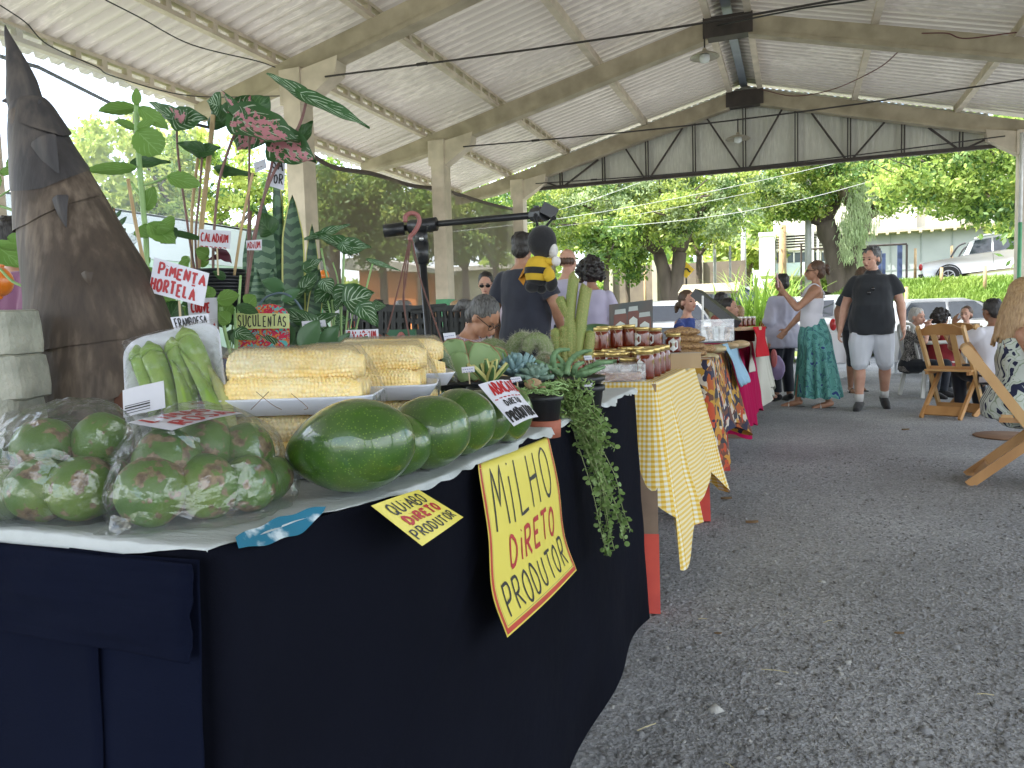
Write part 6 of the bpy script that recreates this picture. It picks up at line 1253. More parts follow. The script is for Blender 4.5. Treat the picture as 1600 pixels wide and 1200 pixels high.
plant('tall_herb', 'tall soft hairy leaved herb rising behind the bamboo shoot to the roof line', 'plant', B_(226, 600, 1.85), [
 ('stem', m_stemg, [([(213, 150), (214, 200), (218, 260), (224, 330), (229, 400), (228, 600)], 1.85, .0065), ([(219, 290), (240, 285), (262, 276)], 1.85, .003), ([(222, 310), (215, 300), (205, 285)], 1.85, .003)]),
 ('leaf', m_lv_green, [(212, 168, 153, 175, 14, 1.85, g_(.7)), (217, 168, 264, 203, 13, 1.83, g_(.3)), (212, 200, 178, 190, 10, 1.85, g_(.8)), (215, 200, 243, 192, 12, 1.8, g_(.9)), (214, 165, 214, 138, 8, 1.84, g_(.4)), (215, 206, 252, 242, 24, 1.78, g_(.15, shape='round')), (214, 262, 130, 268, 12, 1.84, g_(.6)), (262, 276, 316, 292, 15, 1.82, g_(.5)), (226, 330, 242, 292, 14, 1.86, g_(.5)), (232, 350, 275, 382, 17, 1.82, g_(.3)), (232, 372, 228, 350, 20, 1.84, g_(.4)), (250, 350, 272, 360, 20, 1.83, g_(.5)),
 (226, 420, 212, 396, 16, 1.85, g_(.5)), (240, 500, 262, 470, 16, 1.8, g_(.4)), (236, 520, 280, 560, 20, 1.75, g_(.4)), (248, 480, 292, 500, 20, 1.8, g_(.3)), (262, 560, 302, 538, 12, 1.7, g_(.4)), (270, 470, 250, 455, 18, 1.8, g_(.5))])])
plant('climbing_herb', 'leggy green plant with a pale stem left of the bamboo shoot', 'plant', B_(60, 660, 1.38), [
 ('stem', m_stemg, [([(26, 240), (30, 300), (36, 380), (46, 450), (52, 500), (66, 600), (70, 660)], 1.60, .0058), ([(34, 335), (18, 328), (0, 322), (-14, 318)], 1.60, .003), ([(44, 450), (20, 440), (0, 420)], 1.60, .003), ([(28, 290), (10, 300), (-5, 310)], 1.6, .002)]),
 ('leaf', m_lv_green, [(12, 372, 42, 372, 9, 1.6, g_(.5)), (0, 385, 38, 392, 10, 1.58, g_(.9)), (-10, 380, 40, 420, 22, 1.62, g_(.3)), (0, 270, 26, 266, 9, 1.6, g_(.7)), (10, 262, 26, 238, 6, 1.6, g_(.4)), (0, 295, -20, 262, 12, 1.6, g_(.4)), (48, 506, 76, 518, 6, 1.5, g_(.4)), (48, 522, 68, 530, 7, 1.5, g_(.5))]),
 ('cane', m_bamboo, [([(55, 474), (60, 560), (72, 650), (78, 700)], 1.36, .004), ([(54, 474), (62, 560), (76, 640)], 1.352, .003)])])
def h_(roll=.3, **k): r = dict(shape='heart', cup=.25, wav=.10, roll=roll, nu=12, nv=18); r.update(k); return r
plant('caladium', 'tall caladium with big pink, white and green leaves near the roof', 'plant', B_(385, 560, 2.0), [
 ('petiole', m_stemp, [([(374, 190), (355, 240), (340, 300), (333, 420), (345, 560)], 1.95, .0035), ([(480, 152), (470, 190), (450, 230), (415, 300), (388, 420), (380, 560)], 1.95, .0038), ([(276, 188), (278, 240), (290, 330), (302, 410), (330, 560)], 1.98, .003), ([(316, 240), (312, 300), (306, 400), (330, 560)], 1.98, .003), ([(431, 230), (425, 255), (405, 340), (388, 440), (380, 560)], 1.96, .0033), ([(392, 330), (388, 420), (380, 560)], 2.0, .003), ([(390, 200), (389, 300), (385, 560)], 1.97, .003)]),
 ('leaf', m_lv_pink, [(374, 188, 392, 150, 30, 1.93, h_(.3)), (375, 188, 470, 224, 40, 1.90, h_(.75, droop=.05)), (378, 182, 345, 140, 10, 1.9, h_(.2)), (432, 226, 494, 252, 36, 1.93, h_(.5, droop=.1)), (400, 200, 372, 236, 30, 2.0, h_(.4)), (285, 190, 264, 168, 18, 1.95, h_(.6))]),
 ('leaf', m_lv_white, [(480, 152, 412, 118, 14, 1.93, h_(.7, droop=-.08)), (480, 152, 578, 198, 17, 1.9, h_(.8, droop=.05)), (276, 188, 326, 187, 22, 1.96, h_(.5)), (276, 188, 232, 160, 16, 1.96, h_(.7)), (340, 165, 322, 158, 20, 1.98, h_(.4)), (432, 222, 440, 255, 24, 1.95, h_(.5))]),
 ('leaf', m_lv_dark, [(316, 238, 346, 232, 14, 1.97, h_(.7)), (316, 238, 275, 224, 14, 1.97, h_(.5)), (392, 176, 420, 150, 28, 2.0, h_(.3)), (345, 190, 330, 160, 26, 2.02, h_(.4)), (350, 268, 402, 276, 10, 1.98, h_(.8)), (352, 270, 332, 262, 12, 1.98, h_(.6)), (214, 255, 268, 255, 12, 1.9, h_(.7)), (420, 360, 398, 330, 20, 1.99, h_(.4)), (275, 365, 330, 378, 7, 1.9, h_(.6)), (470, 215, 490, 190, 14, 2.0, h_(.5))]),
 ('leaf', m_lv_maroon, [(352, 398, 322, 408, 6, 1.95, h_(.5)), (345, 396, 362, 412, 10, 1.95, h_(.4)), (352, 398, 330, 388, 7, 1.96, h_(.6))]),
 ('cane', m_bamboo, [([(333, 180), (326, 250), (316, 340), (308, 440), (302, 560)], 2.02, .0065), ([(310, 240), (300, 330), (300, 420)], 2.03, .004), ([(395, 270), (380, 340), (366, 430)], 1.93, .0035), ([(200, 280), (212, 350), (228, 430), (240, 520)], 1.78, .0042)])])
plant('herb_cluster', 'broad toothed green leaves crowding below the hand lettered mint card', 'plant', B_(360, 600, 1.75), [
 ('leaf', m_lv_green, [(258, 428, 214, 424, 9, 1.72, g_(.6)), (290, 465, 232, 425, 12, 1.70, g_(.3)), (330, 470, 322, 446, 14, 1.74, g_(.5)), (340, 470, 375, 462, 15, 1.72, g_(.5)), (352, 500, 346, 465, 18, 1.76, g_(.3)), (358, 505, 340, 488, 13, 1.7, g_(.4)), (385, 478, 400, 462, 14, 1.72, g_(.5)), (300, 440, 330, 462, 9, 1.7, g_(.5))]),
 ('leaf', m_lv_dark, [(262, 505, 280, 470, 20, 1.78, g_(.3)), (285, 520, 302, 545, 18, 1.72, g_(.3)), (370, 478, 404, 490, 10, 1.7, g_(.5)), (270, 380, 256, 352, 18, 1.88, g_(.3)), (262, 545, 285, 515, 16, 1.75, g_(.4))]),
 ('stem', m_stemg, [([(345, 480), (352, 520), (362, 560)], 1.74, .004), ([(366, 480), (368, 520), (368, 560)], 1.76, .003), ([(376, 430), (372, 500), (370, 560)], 1.8, .003)])])
plant('snake_plant', 'snake plant group of tall banded blades, yellow edged and pale mottled', 'plant', B_(440, 590, 2.15), [
 ('leaf', m_sans1, [(420, 600, 412, 316, 17, 2.12, dict(shape='blade', roll=.1, cup=.3, nv=26)), (393, 600, 388, 350, 12, 2.16, dict(shape='blade', roll=-.3, cup=.3, nv=26)), (440, 600, 428, 420, 16, 2.08, dict(shape='blade', roll=.5, cup=.3, nv=20)), (406, 600, 402, 420, 12, 2.06, dict(shape='blade', roll=.2, cup=.3, nv=20))]),
 ('leaf', m_sans2, [(462, 600, 457, 305, 18, 2.1, dict(shape='blade', roll=.1, cup=.25, nv=26)), (440, 600, 428, 245, 14, 2.2, dict(shape='blade', roll=-.9, cup=.3, nv=26)), (488, 600, 488, 350, 11, 2.14, dict(shape='blade', roll=.2, cup=.3, nv=26)), (478, 600, 500, 420, 12, 2.08, dict(shape='blade', roll=.3, cup=.3, nv=20)), (448, 600, 442, 300, 10, 2.22, dict(shape='blade', roll=1.1, cup=.3, nv=20)), (418, 560, 432, 520, 12, 2.0, dict(shape='blade', roll=.4, cup=.3, nv=12))]),
 ('pot', m_pot, (440, 560, 2.15, .11, .16))])
plant('white_caladium', 'white veined green caladium with broad heart leaves right of the snake plants', 'plant', B_(535, 580, 2.1), [
 ('leaf', m_lv_white, [(538, 384, 498, 372, 15, 2.08, h_(.7)), (538, 386, 580, 388, 17, 2.05, h_(.6)), (536, 382, 548, 400, 14, 2.04, h_(.5)), (505, 366, 548, 352, 10, 2.1, h_(.8)), (505, 368, 472, 376, 8, 2.1, h_(.7)), (545, 470, 586, 458, 26, 2.02, h_(.3)), (545, 455, 524, 482, 22, 2.03, h_(.4)), (512, 455, 492, 475, 18, 2.04, h_(.4)), (506, 440, 520, 462, 14, 2.03, h_(.4)), (565, 480, 590, 512, 18, 2.0, h_(.5)), (478, 420, 505, 405, 11, 2.06, h_(.5)), (475, 450, 500, 422, 13, 2.07, h_(.4)), (580, 408, 626, 424, 5, 2.0, h_(.6)), (480, 510, 530, 490, 14, 2.0, h_(.4)), (450, 468, 480, 452, 14, 2.05, h_(.5))]),
 ('petiole', m_stemg, [([(538, 386), (536, 430), (533, 500), (535, 580)], 2.08, .0032), ([(582, 412), (575, 440), (560, 500), (540, 580)], 2.06, .0026), ([(502, 388), (508, 420), (518, 470), (530, 580)], 2.08, .003), ([(512, 470), (522, 520), (532, 580)], 2.04, .0024), ([(545, 470), (540, 520), (536, 580)], 2.05, .0026), ([(520, 410), (528, 440), (532, 500)], 2.1, .002)]),
 ('pot', m_pot, (535, 548, 2.1, .09, .13))])
plant('jade_plant', 'thick leaved dark green plants spreading under the snake plants', 'plant', B_(460, 590, 1.85), [
 ('leaf', m_lv_jade, [(445, 452, 408, 440, 13, 1.85, dict(shape='oval', roll=.4)), (440, 470, 470, 452, 10, 1.85, dict(shape='oval', roll=.5)), (452, 540, 440, 500, 16, 1.82, dict(shape='oval', roll=.3)), (470, 545, 500, 500, 18, 1.8, dict(shape='oval', roll=.4)), (500, 545, 530, 508, 14, 1.82, dict(shape='oval', roll=.4)), (415, 540, 432, 508, 12, 1.82, dict(shape='oval', roll=.5)), (485, 545, 470, 512, 12, 1.84, dict(shape='oval', roll=.3)), (560, 545, 575, 525, 8, 1.8, dict(shape='oval', roll=.4)), (520, 545, 548, 520, 8, 1.82, dict(shape='oval', roll=.4)), (575, 543, 602, 540, 6, 1.8, dict(shape='oval', roll=.4))]),
 ('leaf', m_lv_white, [(492, 508, 456, 482, 13, 1.84, h_(.4)), (470, 500, 432, 482, 12, 1.9, h_(.5)), (430, 540, 398, 520, 10, 1.8, h_(.5)), (372, 520, 402, 532, 12, 1.74, h_(.4))]),
 ('leaf', m_lv_red, [(600, 545, 585, 520, 10, 1.95, dict(shape='oval', roll=.5)), (612, 545, 602, 522, 8, 1.95, dict(shape='oval', roll=.5))]),
 ('stem', mat('blue_grey_wire', (.10,.15,.18), .5), [([(400, 485), (415, 465), (440, 458), (462, 470), (478, 500), (486, 545)], 1.85, .0028)]),
 ('pot', m_pot, (462, 552, 1.86, .12, .14))])
plant('slim_weeds', 'thin dark leaved twig showing right of the bamboo shoot against the shed', 'plant', B_(185, 440, 2.2), [('leaf', m_lv_dark, [(180, 350, 176, 322, 4, 2.2), (182, 355, 198, 338, 4, 2.2), (183, 362, 172, 350, 4, 2.2), (184, 372, 196, 356, 5, 2.2), (180, 340, 190, 328, 3, 2.2), (186, 390, 198, 376, 5, 2.2), (186, 395, 175, 385, 5, 2.2)]), ('stem', m_stembr, [([(178, 325), (182, 360), (188, 400), (190, 470)], 2.2, .002)])])
rl = random.Random(21)
for nm, lab, m, xr, yr, d, n, sh in (('filler_foliage', 'mass of soft green leaves between the herb stems and the lettered cards', m_lv_green, (238, 330), (395, 560), 1.95, 34, 'oval'), ('filler_foliage', 'dark leaves filling the gap in front of the pot stack', m_lv_dark, (300, 405), (430, 560), 1.98, 34, 'oval'), ('filler_foliage', 'mixed white veined leaves low behind the corn trays', m_lv_white, (470, 600), (455, 548), 2.2, 26, 'heart')):
 L = []
 for _ in range(n):
  x, y = rl.uniform(*xr), rl.uniform(*yr); a = rl.uniform(0, 6.28); r = rl.uniform(14, 30); L.append((x, y, x+r*cos(a), y+r*.7*sin(a), rl.uniform(6, 13), d+rl.uniform(-.08, .08), dict(shape=sh, roll=rl.uniform(-.2, 1.0), cup=.2, droop=.1)))
 plant(nm, lab, 'plant', B_((xr[0]+xr[1])/2, 600, d), [('leaf', m, L), ('stem', m_stemg, [([(l[0], l[1]), (lerp(l[0], (xr[0]+xr[1])/2, .5), lerp(l[1], 590, .5)), ((xr[0]+xr[1])/2, 590)], d+.02, .0018) for l in L[::3]])])
o = obj('plastic_scrap', MB().grid(lambda u, v: PD(lerp(180, 210, u)+4*sin(v*5), lerp(362, 385, v)+3*sin(u*9), 1.84)+Vector((0, .01*sin(u*6+v*4), 0)), 10, 8), film_mat('scrap_film', .35, .2, 60, 1), smooth=True, loc=PD(195, 372, 1.84)); tag(o, 'crumpled clear plastic scrap caught on the tall herb', 'plastic scrap')
t = thing('pot_stack', 'stack of nested black ribbed plant pots behind the lettered cards', 'plant pots', B_(349, 560, 2.0))
c = PD(349, 560, 2.0)
for k in range(9):
 z = PD(349, 468-k*5.2, 2.0).z; obj('nested_pot', MB().lathe([(.052, -.05), (.062, .0), (.067, .001), (.068, .0065), (.063, .007), (.06, .002)], 28, Matrix.Translation((c.x, c.y, z))), m_pot, t, True)
def qd(a, b, c, d_, dd, **k): return quad(PD(*a, dd), PD(*b, dd), PD(*c, dd), PD(*d_, dd), **k)
sign('plant_sign', 'tilted white card lettered pimenta hortela in red, on a cane', qd((241, 402), (327, 427), (318, 479), (232, 456), 1.44, bulge=.002), [('PIMENTA', m_inkr, .12, .12, .99, .42, .0045), ('HORTELA', m_inkr, .02, .56, .86, .90, .0045), ('-', m_inkr, .74, .42, .86, .54, .003)], seed=11, stakes=[(PD(280, 470, 1.445), PD(286, 560, 1.45), .0022)])
sign('plant_sign', 'tall white card with couve manteiga in red, half hidden by leaves', qd((292, 466), (340, 465), (339, 538), (300, 540), 1.72), [('COUVE', m_inkr, .12, .10, .78, .30, .004), ('MANTEIGA', m_inkr, -.02, .56, .98, .80, .0042)], seed=12, stakes=[(PD(320, 530, 1.725), PD(322, 590, 1.73), .0025)])
sign('plant_sign', 'narrow white strip lettered framboesa in dark ink', qd((266, 496), (326, 490), (327, 506), (273, 517), 1.36), [('FRAMBOESA', m_inkk, .08, .18, .96, .85, .0022)], seed=13)
sign('plant_sign', 'white card lettered caladium in red with a wavy underline, on a stick', qd((312, 358), (361, 361), (359, 389), (311, 385), 1.86), [('CALADIUM', m_inkr, .06, .22, .96, .68, .0032), ('~~~~~~', m_inkr, .05, .82, .95, .98, .0022)], seed=14, stakes=[(PD(339, 386, 1.865), PD(341, 430, 1.87), .0022)])
sign('plant_sign', 'small caladium card partly hidden beside the snake plants', qd((384, 376), (409, 374), (409, 391), (386, 391), 1.90), [('ADIUM', m_inkr, .05, .2, .95, .8, .002)], seed=15)
sign('plant_sign', 'white vertical card with dark capitals high among the caladium leaves', qd((424, 240), (446, 246), (444, 298), (418, 290), 2.0, bulge=.004), [('SA', m_inkk, .2, .12, .95, .42, .004), ('JOR', m_inkk, .1, .58, .98, .85, .0035)], seed=16)
sign('plant_sign', 'pale white tag beside the vertical card among caladium stems', qd((396, 255), (414, 248), (417, 262), (399, 270), 1.98), [('~~', m_inkk, .2, .4, .8, .7, .0012)], seed=17)
m_lime_c = paper_mat('lime_card', (.62,.68,.30), (.58,.64,.27), .1, 20, .1)
m_print = pattern('floral_print_card', [(0, (.45,.02,.05)), (.25, (.10,.42,.42)), (.42, (.55,.03,.08)), (.6, (.62,.22,.05)), (.8, (.35,.02,.08)), (.92, (.08,.3,.32))], 55, 'patch')
t = sign('plant_sign', 'lime coloured strip lettered suculentas across a red and teal floral board', qd((369, 489), (452, 490), (452, 513), (370, 514), 1.78), [('SUCULENTAS', m_inkk, .03, .15, .97, .85, .0026)], card=m_lime_c, seed=18)
A0 = [PD(x, y, 1.80) for x, y in ((370, 545), (452, 545), (452, 500), (448, 486), (438, 478), (425, 475), (410, 476), (398, 480), (385, 486), (372, 496))]; obj('floral_board', MB().extrude([tuple(p) for p in A0], tuple(-(CF)*(-.004))), m_print, t)
sign('plant_sign', 'white card lettered caladium, standing behind the jade card', qd((540, 516), (591, 514), (592, 533), (541, 535), 1.86), [('CALADIUM', m_inkr, .05, .12, .95, .80, .0030)], seed=19)
sign('plant_sign', 'small white card lettered jade in front of a caladium card', qd((548, 522), (577, 520), (578, 537), (549, 539), 1.845), [('JADE', m_inkr, .05, .15, .95, .9, .0034)], seed=20)
for i, (a, b, c, d_, dd, lab) in enumerate((((471, 502), (508, 500), (510, 510), (473, 514), 1.83, 'small lilac tag with blue writing between the jade leaves'), ((692, 521), (711, 519), (713, 530), (695, 533), 1.92, 'small white tag on a stick left of the seated vendor'), ((721, 574), (741, 572), (742, 581), (722, 583), 1.62, 'small white tag below the striped rosette'), ((797, 590), (813, 588), (816, 595), (800, 598), 1.66, 'tilted tag above the lettered avocado card'), ((833, 581), (849, 580), (850, 587), (834, 588), 1.86, 'white tag in front of the black bowl of star succulent'), ((912, 556), (924, 555), (926, 562), (914, 563), 2.0, 'tiny tag among the finger like succulent stems'), ((912, 602), (926, 598), (924, 618), (911, 622), 1.86, 'folded white tag behind the trailing plant'))):
 cx, cy = (c[0]+d_[0])/2, (c[1]+d_[1])/2
 sign('plant_tag', lab, qd(a, b, c, d_, dd), [('~~~~~', m_inkb, .08, .10, .92, .45, .0011), ('~~~~', m_inkb, .12, .55, .9, .92, .0011)], seed=30+i, cat='tag', stakes=[(PD(cx, cy-1, dd+.002), PD(cx+2, cy+18, dd+.004), .0016)])
t = thing('soil_bag', 'printed bag with a blue patch reading ER under the cards', 'bag', B_(338, 600, 1.80))
obj('bag_body', MB().ell(PD(338, 578, 1.83), (.060, .03, .058), Matrix((CR, -CF, CU)).transposed(), 18, 12), mat('soil_bag_print', (.30,.31,.30), .5, (.02,.05,.03), 30, .2, lo=.48, hi=.52), t, True)
pb = qd((318, 556), (357, 561), (355, 577), (320, 569), 1.795, bulge=.004); obj('red_patch', MB().grid(qd((312, 560), (364, 559), (360, 575), (316, 572), 1.798, bulge=.003), 6, 3), m_redb, t); bp_ = obj('blue_patch', MB().grid(pb, 6, 3), mat('blue_patch', (.01,.06,.28), .4), t)
mb = MB(); write(mb, lambda u, v: pb(u, v)-CF*.002, lambda u, v: Vector((0, 0, 0)), 'ER', .25, .12, .85, .88, .0035, .058, .022, random.Random(1)); obj('lettering', mb, m_pw, bp_)
o = sign('plant_sign', 'grey card with cut off red lettering under the couve card', qd((288, 538), (340, 536), (338, 556), (300, 560), 1.81), [('ROD', m_inkr, .3, .0, .85, .5, .003)], seed=21)
def spines(mb_pts, L, n, r=.0004):
 V = []; Fq = []
 for c, nrm in mb_pts[:n]:
  a = Vector(c); d = (Vector(nrm)+Vector((random.gauss(0, .4), random.gauss(0, .4), random.gauss(0, .4)))).normalized()*L*random.uniform(.6, 1.3); s = d.orthogonal().normalized()*r; o = len(V); V += [tuple(a-s), tuple(a+s), tuple(a+d+s*.2), tuple(a+d-s*.2)]; Fq.append((o, o+1, o+2, o+3))
 mb = MB(); mb.add(V, Fq); return mb
def cactus_arm(t, pts, d, rpx, m, ms, ribs=14, L=.007, n=500, nm='stem', rp=None):
 P = bez([PD(x, y, d) for x, y in pts], 7); r0 = rpx/1200*d; N = len(P); rr = [r0*(rp(i/(N-1)) if rp else (min(1, .75+i/(N-1)*1.2)*sqrt(max(.02, 1-max(0, (i/(N-1)-.86)/.14)**2)))) for i in range(N)]
 nn = ribs*2; mb = MB().tube(P, rr, nn); sp = []
 for i in range(N):
  for k in range(nn):
   v = Vector(mb.v[i*nn+k]); f = 1.0 if k % 2 else .88; v2 = P[i]+(v-P[i])*f; mb.v[i*nn+k] = tuple(v2)
   if k % 2: sp.append((v2, v-P[i]))
 o = obj(nm, mb, m, t, True); full = []
 for _ in range(n):
  i = random.randrange(len(sp)-nn); a, b = sp[i], sp[min(len(sp)-1, i+ribs)]; w = random.random(); full.append((a[0].lerp(b[0], w), a[1]))
 obj('spines', spines(full, L, n), ms, o)
m_cact = mat('golden_cactus', (.20,.26,.06), .6, (.28,.30,.09), 12); m_spine = mat('golden_spine', (.50,.42,.16), .5); m_fur = mat('pale_fur', (.42,.42,.30), .7); m_cactf = mat('furry_cactus_green', (.16,.22,.08), .7, (.22,.27,.12), 20)
t = thing('cactus', 'cluster of tall golden columnar cactus stems behind the trailing pot', 'cactus', B_(895, 580, 2.25), group='potted plants on the stall')
for pts, r in ((([(902, 560), (908, 500), (915, 455), (917, 448)]), 9.5), (([(892, 560), (890, 500), (896, 440), (900, 431)]), 8.5), (([(899, 540), (893, 505), (880, 478), (873, 463)]), 7.5), (([(880, 562), (882, 530), (883, 508)]), 8), (([(872, 565), (869, 535), (868, 512)]), 8), (([(883, 565), (879, 540), (876, 524)]), 8), (([(890, 560), (888, 530), (892, 506)]), 8), (([(917, 562), (921, 535), (922, 516)]), 8), (([(898, 565), (897, 535), (904, 510)]), 7)): cactus_arm(t, pts, 2.2, r, m_cact, m_spine, 13, .007, 700)
def pot(lab, x, y, d, r, h, m=m_pot, base=None, nm='plant_pot'):
 c = PD(x, y, d); t = thing(nm, lab, 'plant pot', (c.x, c.y, c.z-h), group='plant pots on the stall'); M = Matrix.Translation((c.x, c.y, c.z-h))
 obj('pot_wall', MB().lathe([(r*.74, 0), (r*.95, h*.84), (r*.96, h*.84), (r*1.05, h*.85), (r*1.06, h), (r*.98, h), (r*.9, h*.9)], 32, M), m, t, True); obj('soil', MB().lathe([(.001, h*.93), (r*.93, h*.9)], 20, M, cap=False), m_soil, t)
 if base: obj('saucer', MB().lathe([(r*.74, -.0), (r*.80, -.018), (r*.86, -.018), (r*.90, .018), (r*.84, .02)], 28, M), m_terra, t, True)
 return t
pot('wide black bowl pot holding the star succulent', 893, 588, 1.98, .082, .075)
pot('black pot with terracotta base beside the last avocado', 849, 617, 1.70, .042, .075, base=True)
pot('black pot of the trailing plant at the table edge', 912, 602, 1.90, .050, .085)
pot('low black pot under the big paddle leaf succulent', 740, 592, 1.86, .10, .06)
pot('low black pot under the blue green rosette', 806, 592, 1.90, .07, .06)
pot('small black pot beneath the striped rosette', 765, 604, 1.72, .05, .05)
pot('low black tray pot with round green strings beyond the avocados', 700, 612, 1.95, .075, .05)
m_padd = mat('paddle_leaf', (.20,.33,.12), .5, (.27,.38,.17), 8, .05); m_paddr = mat('paddle_rim', (.36,.16,.09), .5)
t = thing('paddle_succulent', 'big flat rounded green paddle leaves with reddish rims beside the corn', 'succulent', B_(735, 592, 1.85), group='potted plants on the stall')
for a in ((725, 592, 700, 530, 22, 1.86, .2), (732, 595, 733, 532, 20, 1.90, .5), (735, 592, 768, 540, 25, 1.83, .2), (745, 594, 790, 548, 20, 1.88, .4), (728, 596, 712, 552, 16, 1.82, .3)):
 mb = MB(); p, q, w = L2(*a[:6]); leaf(mb, p, q, w, 'paddle', a[6], .12, nu=10, nv=18); mb2 = MB(); leaf(mb2, p, q, w, 'paddle', a[6], .12, nu=10, nv=18)
 o = obj('leaf', mb, m_padd, t, True); rim = [Vector(mb.v[j*11]) for j in range(19)]+[Vector(mb.v[j*11+10]) for j in range(18, -1, -1)]; obj('leaf_rim', MB().tube(rim, .0014, 5), m_paddr, o, True)
 s = o.modifiers.new('thick', 'SOLIDIFY'); s.thickness = .006
t = thing('furry_cactus', 'furry grey green arching cactus stems in front of the vendor', 'cactus', B_(815, 560, 2.1), group='potted plants on the stall')
for pts, r, d in (([(792, 570), (800, 545), (814, 530), (828, 534)], 12, 2.1), ([(822, 550), (832, 532), (848, 535), (856, 556), (858, 570)], 12, 2.05), ([(775, 575), (782, 558), (790, 553)], 12, 2.08), ([(745, 560), (760, 542), (782, 545), (790, 575)], 12, 2.15), ([(838, 575), (850, 560), (862, 566)], 9, 2.0)): cactus_arm(t, pts, d, r, m_cactf, m_fur, 16, .012, 1500, rp=lambda s: .85+.15*sin(pi*s) if .08 < s < .92 else .7)
def rosette(name, lab, x, y, d, m, n, L, w, up, shape='oval', base_up=.2, layers=3, seed=0, cup=.5, cat='succulent'):
 c = PD(x, y, d); t = thing(name, lab, cat, tuple(c), group='potted plants on the stall'); rnd = random.Random(seed); k = 0
 for j in range(layers):
  for i in range(n):
   a = 2*pi*(i/n+j*.5/n)+rnd.uniform(-.1, .1); el = lerp(up[0], up[1], j/max(1, layers-1))+rnd.uniform(-.1, .1); LL = L*(1-.25*j/layers)*rnd.uniform(.85, 1.1)
   dr = Vector((cos(a)*cos(el), sin(a)*cos(el), sin(el))); mb = MB(); A = c+Vector((cos(a), sin(a), 0))*.004; ax = dr; s = ax.cross(Vector((0, 0, 1))).normalized(); nn = s.cross(ax)
   fn = SH[shape]; mb.grid(lambda u, v: A+ax*(v*LL)+s*((u-.5)*2*w*max(0, fn(v)))+nn*(cup*w*((u-.5)*2)**2*4*.4+.25*LL*v*v*(.4 if j else .1)), 6, 8, uv=True); o = obj('leaf', mb, m, t, True); o.modifiers.new('t', 'SOLIDIFY').thickness = .002
 return t
m_blue = mat('blue_green_succulent', (.20,.34,.34), .6, (.26,.40,.42), 14, .05); m_gast = uvmat('striped_rosette', lambda nt, u, v, m: mixc(nt, m('GREATER_THAN', m('ABSOLUTE', m('SUBTRACT', u, .5)), .26), (.08,.17,.05), (.60,.58,.22)), .45, .15)
rosette('blue_rosette', 'blue green rosette with many narrow upright leaves', 805, 588, 1.86, m_blue, 15, .066, .007, (.35, 1.25), 'oval', layers=4, seed=3)
rosette('grey_rosette', 'open grey green rosette right of the blue green one', 835, 592, 1.82, mat('grey_succ', (.16,.26,.20), .6, (.22,.32,.26), 14, .05), 11, .045, .009, (.1, 1.0), 'oval', layers=3, seed=4)
rosette('striped_rosette', 'pointed rosette with yellow edged leaves', 765, 602, 1.68, m_gast, 6, .062, .010, (.75, 1.2), 'lance', layers=2, seed=6)
t = thing('star_succulent', 'knobbly green finger stems spilling from the wide black bowl', 'succulent', B_(890, 585, 1.97), group='potted plants on the stall')
m_star = mat('finger_stem', (.12,.23,.10), .6, (.18,.30,.15), 14, .1)
for pts in ([(868, 585), (864, 560), (872, 548), (890, 546)], [(885, 585), (890, 565), (905, 552), (925, 547)], [(880, 586), (862, 576), (845, 568), (828, 560)], [(900, 586), (920, 574), (940, 567), (957, 566)], [(905, 588), (925, 580), (945, 573)], [(860, 588), (850, 580), (840, 585)], [(895, 586), (900, 572), (912, 566)], [(875, 586), (880, 570), (870, 555)], [(888, 586), (876, 572), (858, 570)], [(900, 588), (915, 582), (930, 580)]):
 P = bez([PD(x, y, 1.96+random.uniform(-.02, .02)) for x, y in pts], 8); N = len(P); mb = MB().tube(P, [.0085*(1-.55*(i/(N-1))**2)*(1+.16*sin(i*2.2)) for i in range(N)], 8); obj('finger_stem', mb, m_star, t, True)
def strings(name, lab, region, n, m, r, L, cat='succulent'):
 c = region(); t = thing(name, lab, cat, tuple(PD(*c)), group='potted plants on the stall'); mb = MB()
 for _ in range(n):
  x, y, d = region(); p = PD(x, y, d); pts = [p]; a = random.uniform(0, 2*pi)
  for k in range(4): a += random.uniform(-.9, .9); pts.append(pts[-1]+Vector((cos(a), sin(a), random.uniform(-.5, .4)))*L)
  mb.tube(bez(pts, 3), r, 5)
 obj('string_stems', mb, m, t, True); return t
strings('string_plant', 'tangle of thin green strings behind the avocados', lambda: (random.uniform(690, 770), random.uniform(598, 622), random.uniform(1.78, 1.95)), 90, m_star, .0022, .011)
strings('moss_plant', 'green creeping stems around the pale stone in the small pot', lambda: (random.uniform(822, 870), random.uniform(598, 618), random.uniform(1.62, 1.74)), 60, m_stemg, .0016, .009)
for x, y, d, r, lab in ((833, 600, 1.68, .020, 'pale tan stone on the small pot beside the last avocado'), (853, 560, 2.0, .018, 'round tan stone between the furry cactus and finger stems'), (845, 604, 1.70, .012, 'small pinkish stone beside the pale tan stone')):
 p = PD(x, y, d); mb = MB().ell(p, (r, r*.8, r*.6), None, 14, 10); mb.v = [tuple(Vector(v)+(Vector(v)-p).normalized()*.003*nz(v, 60)) for v in mb.v]; o = obj('decorative_stone', mb, mat('tan_stone', (.50,.36,.22), .8, (.38,.25,.14), 60, .4), smooth=True, loc=p); tag(o, lab, 'stone', 'decorative stones in the pots')
m_trail = mat('trailing_leaf', (.16,.27,.07), .5, (.26,.38,.13), 20, .05, transl=.25); m_trs = mat('trailing_stem', (.26,.33,.13), .6, (.2,.24,.1), 12)
t = thing('trailing_plant', 'long trailing round leaved plant spilling down the black cloth', 'hanging plant', B_(885, 600, 1.86), group='potted plants on the stall')
rnd = random.Random(5); main = [(880, 590, 1.88), (890, 630, 1.84), (906, 680, 1.80), (925, 730, 1.82), (940, 780, 1.86), (950, 830, 1.88), (952, 868, 1.90)]
lines = [main]
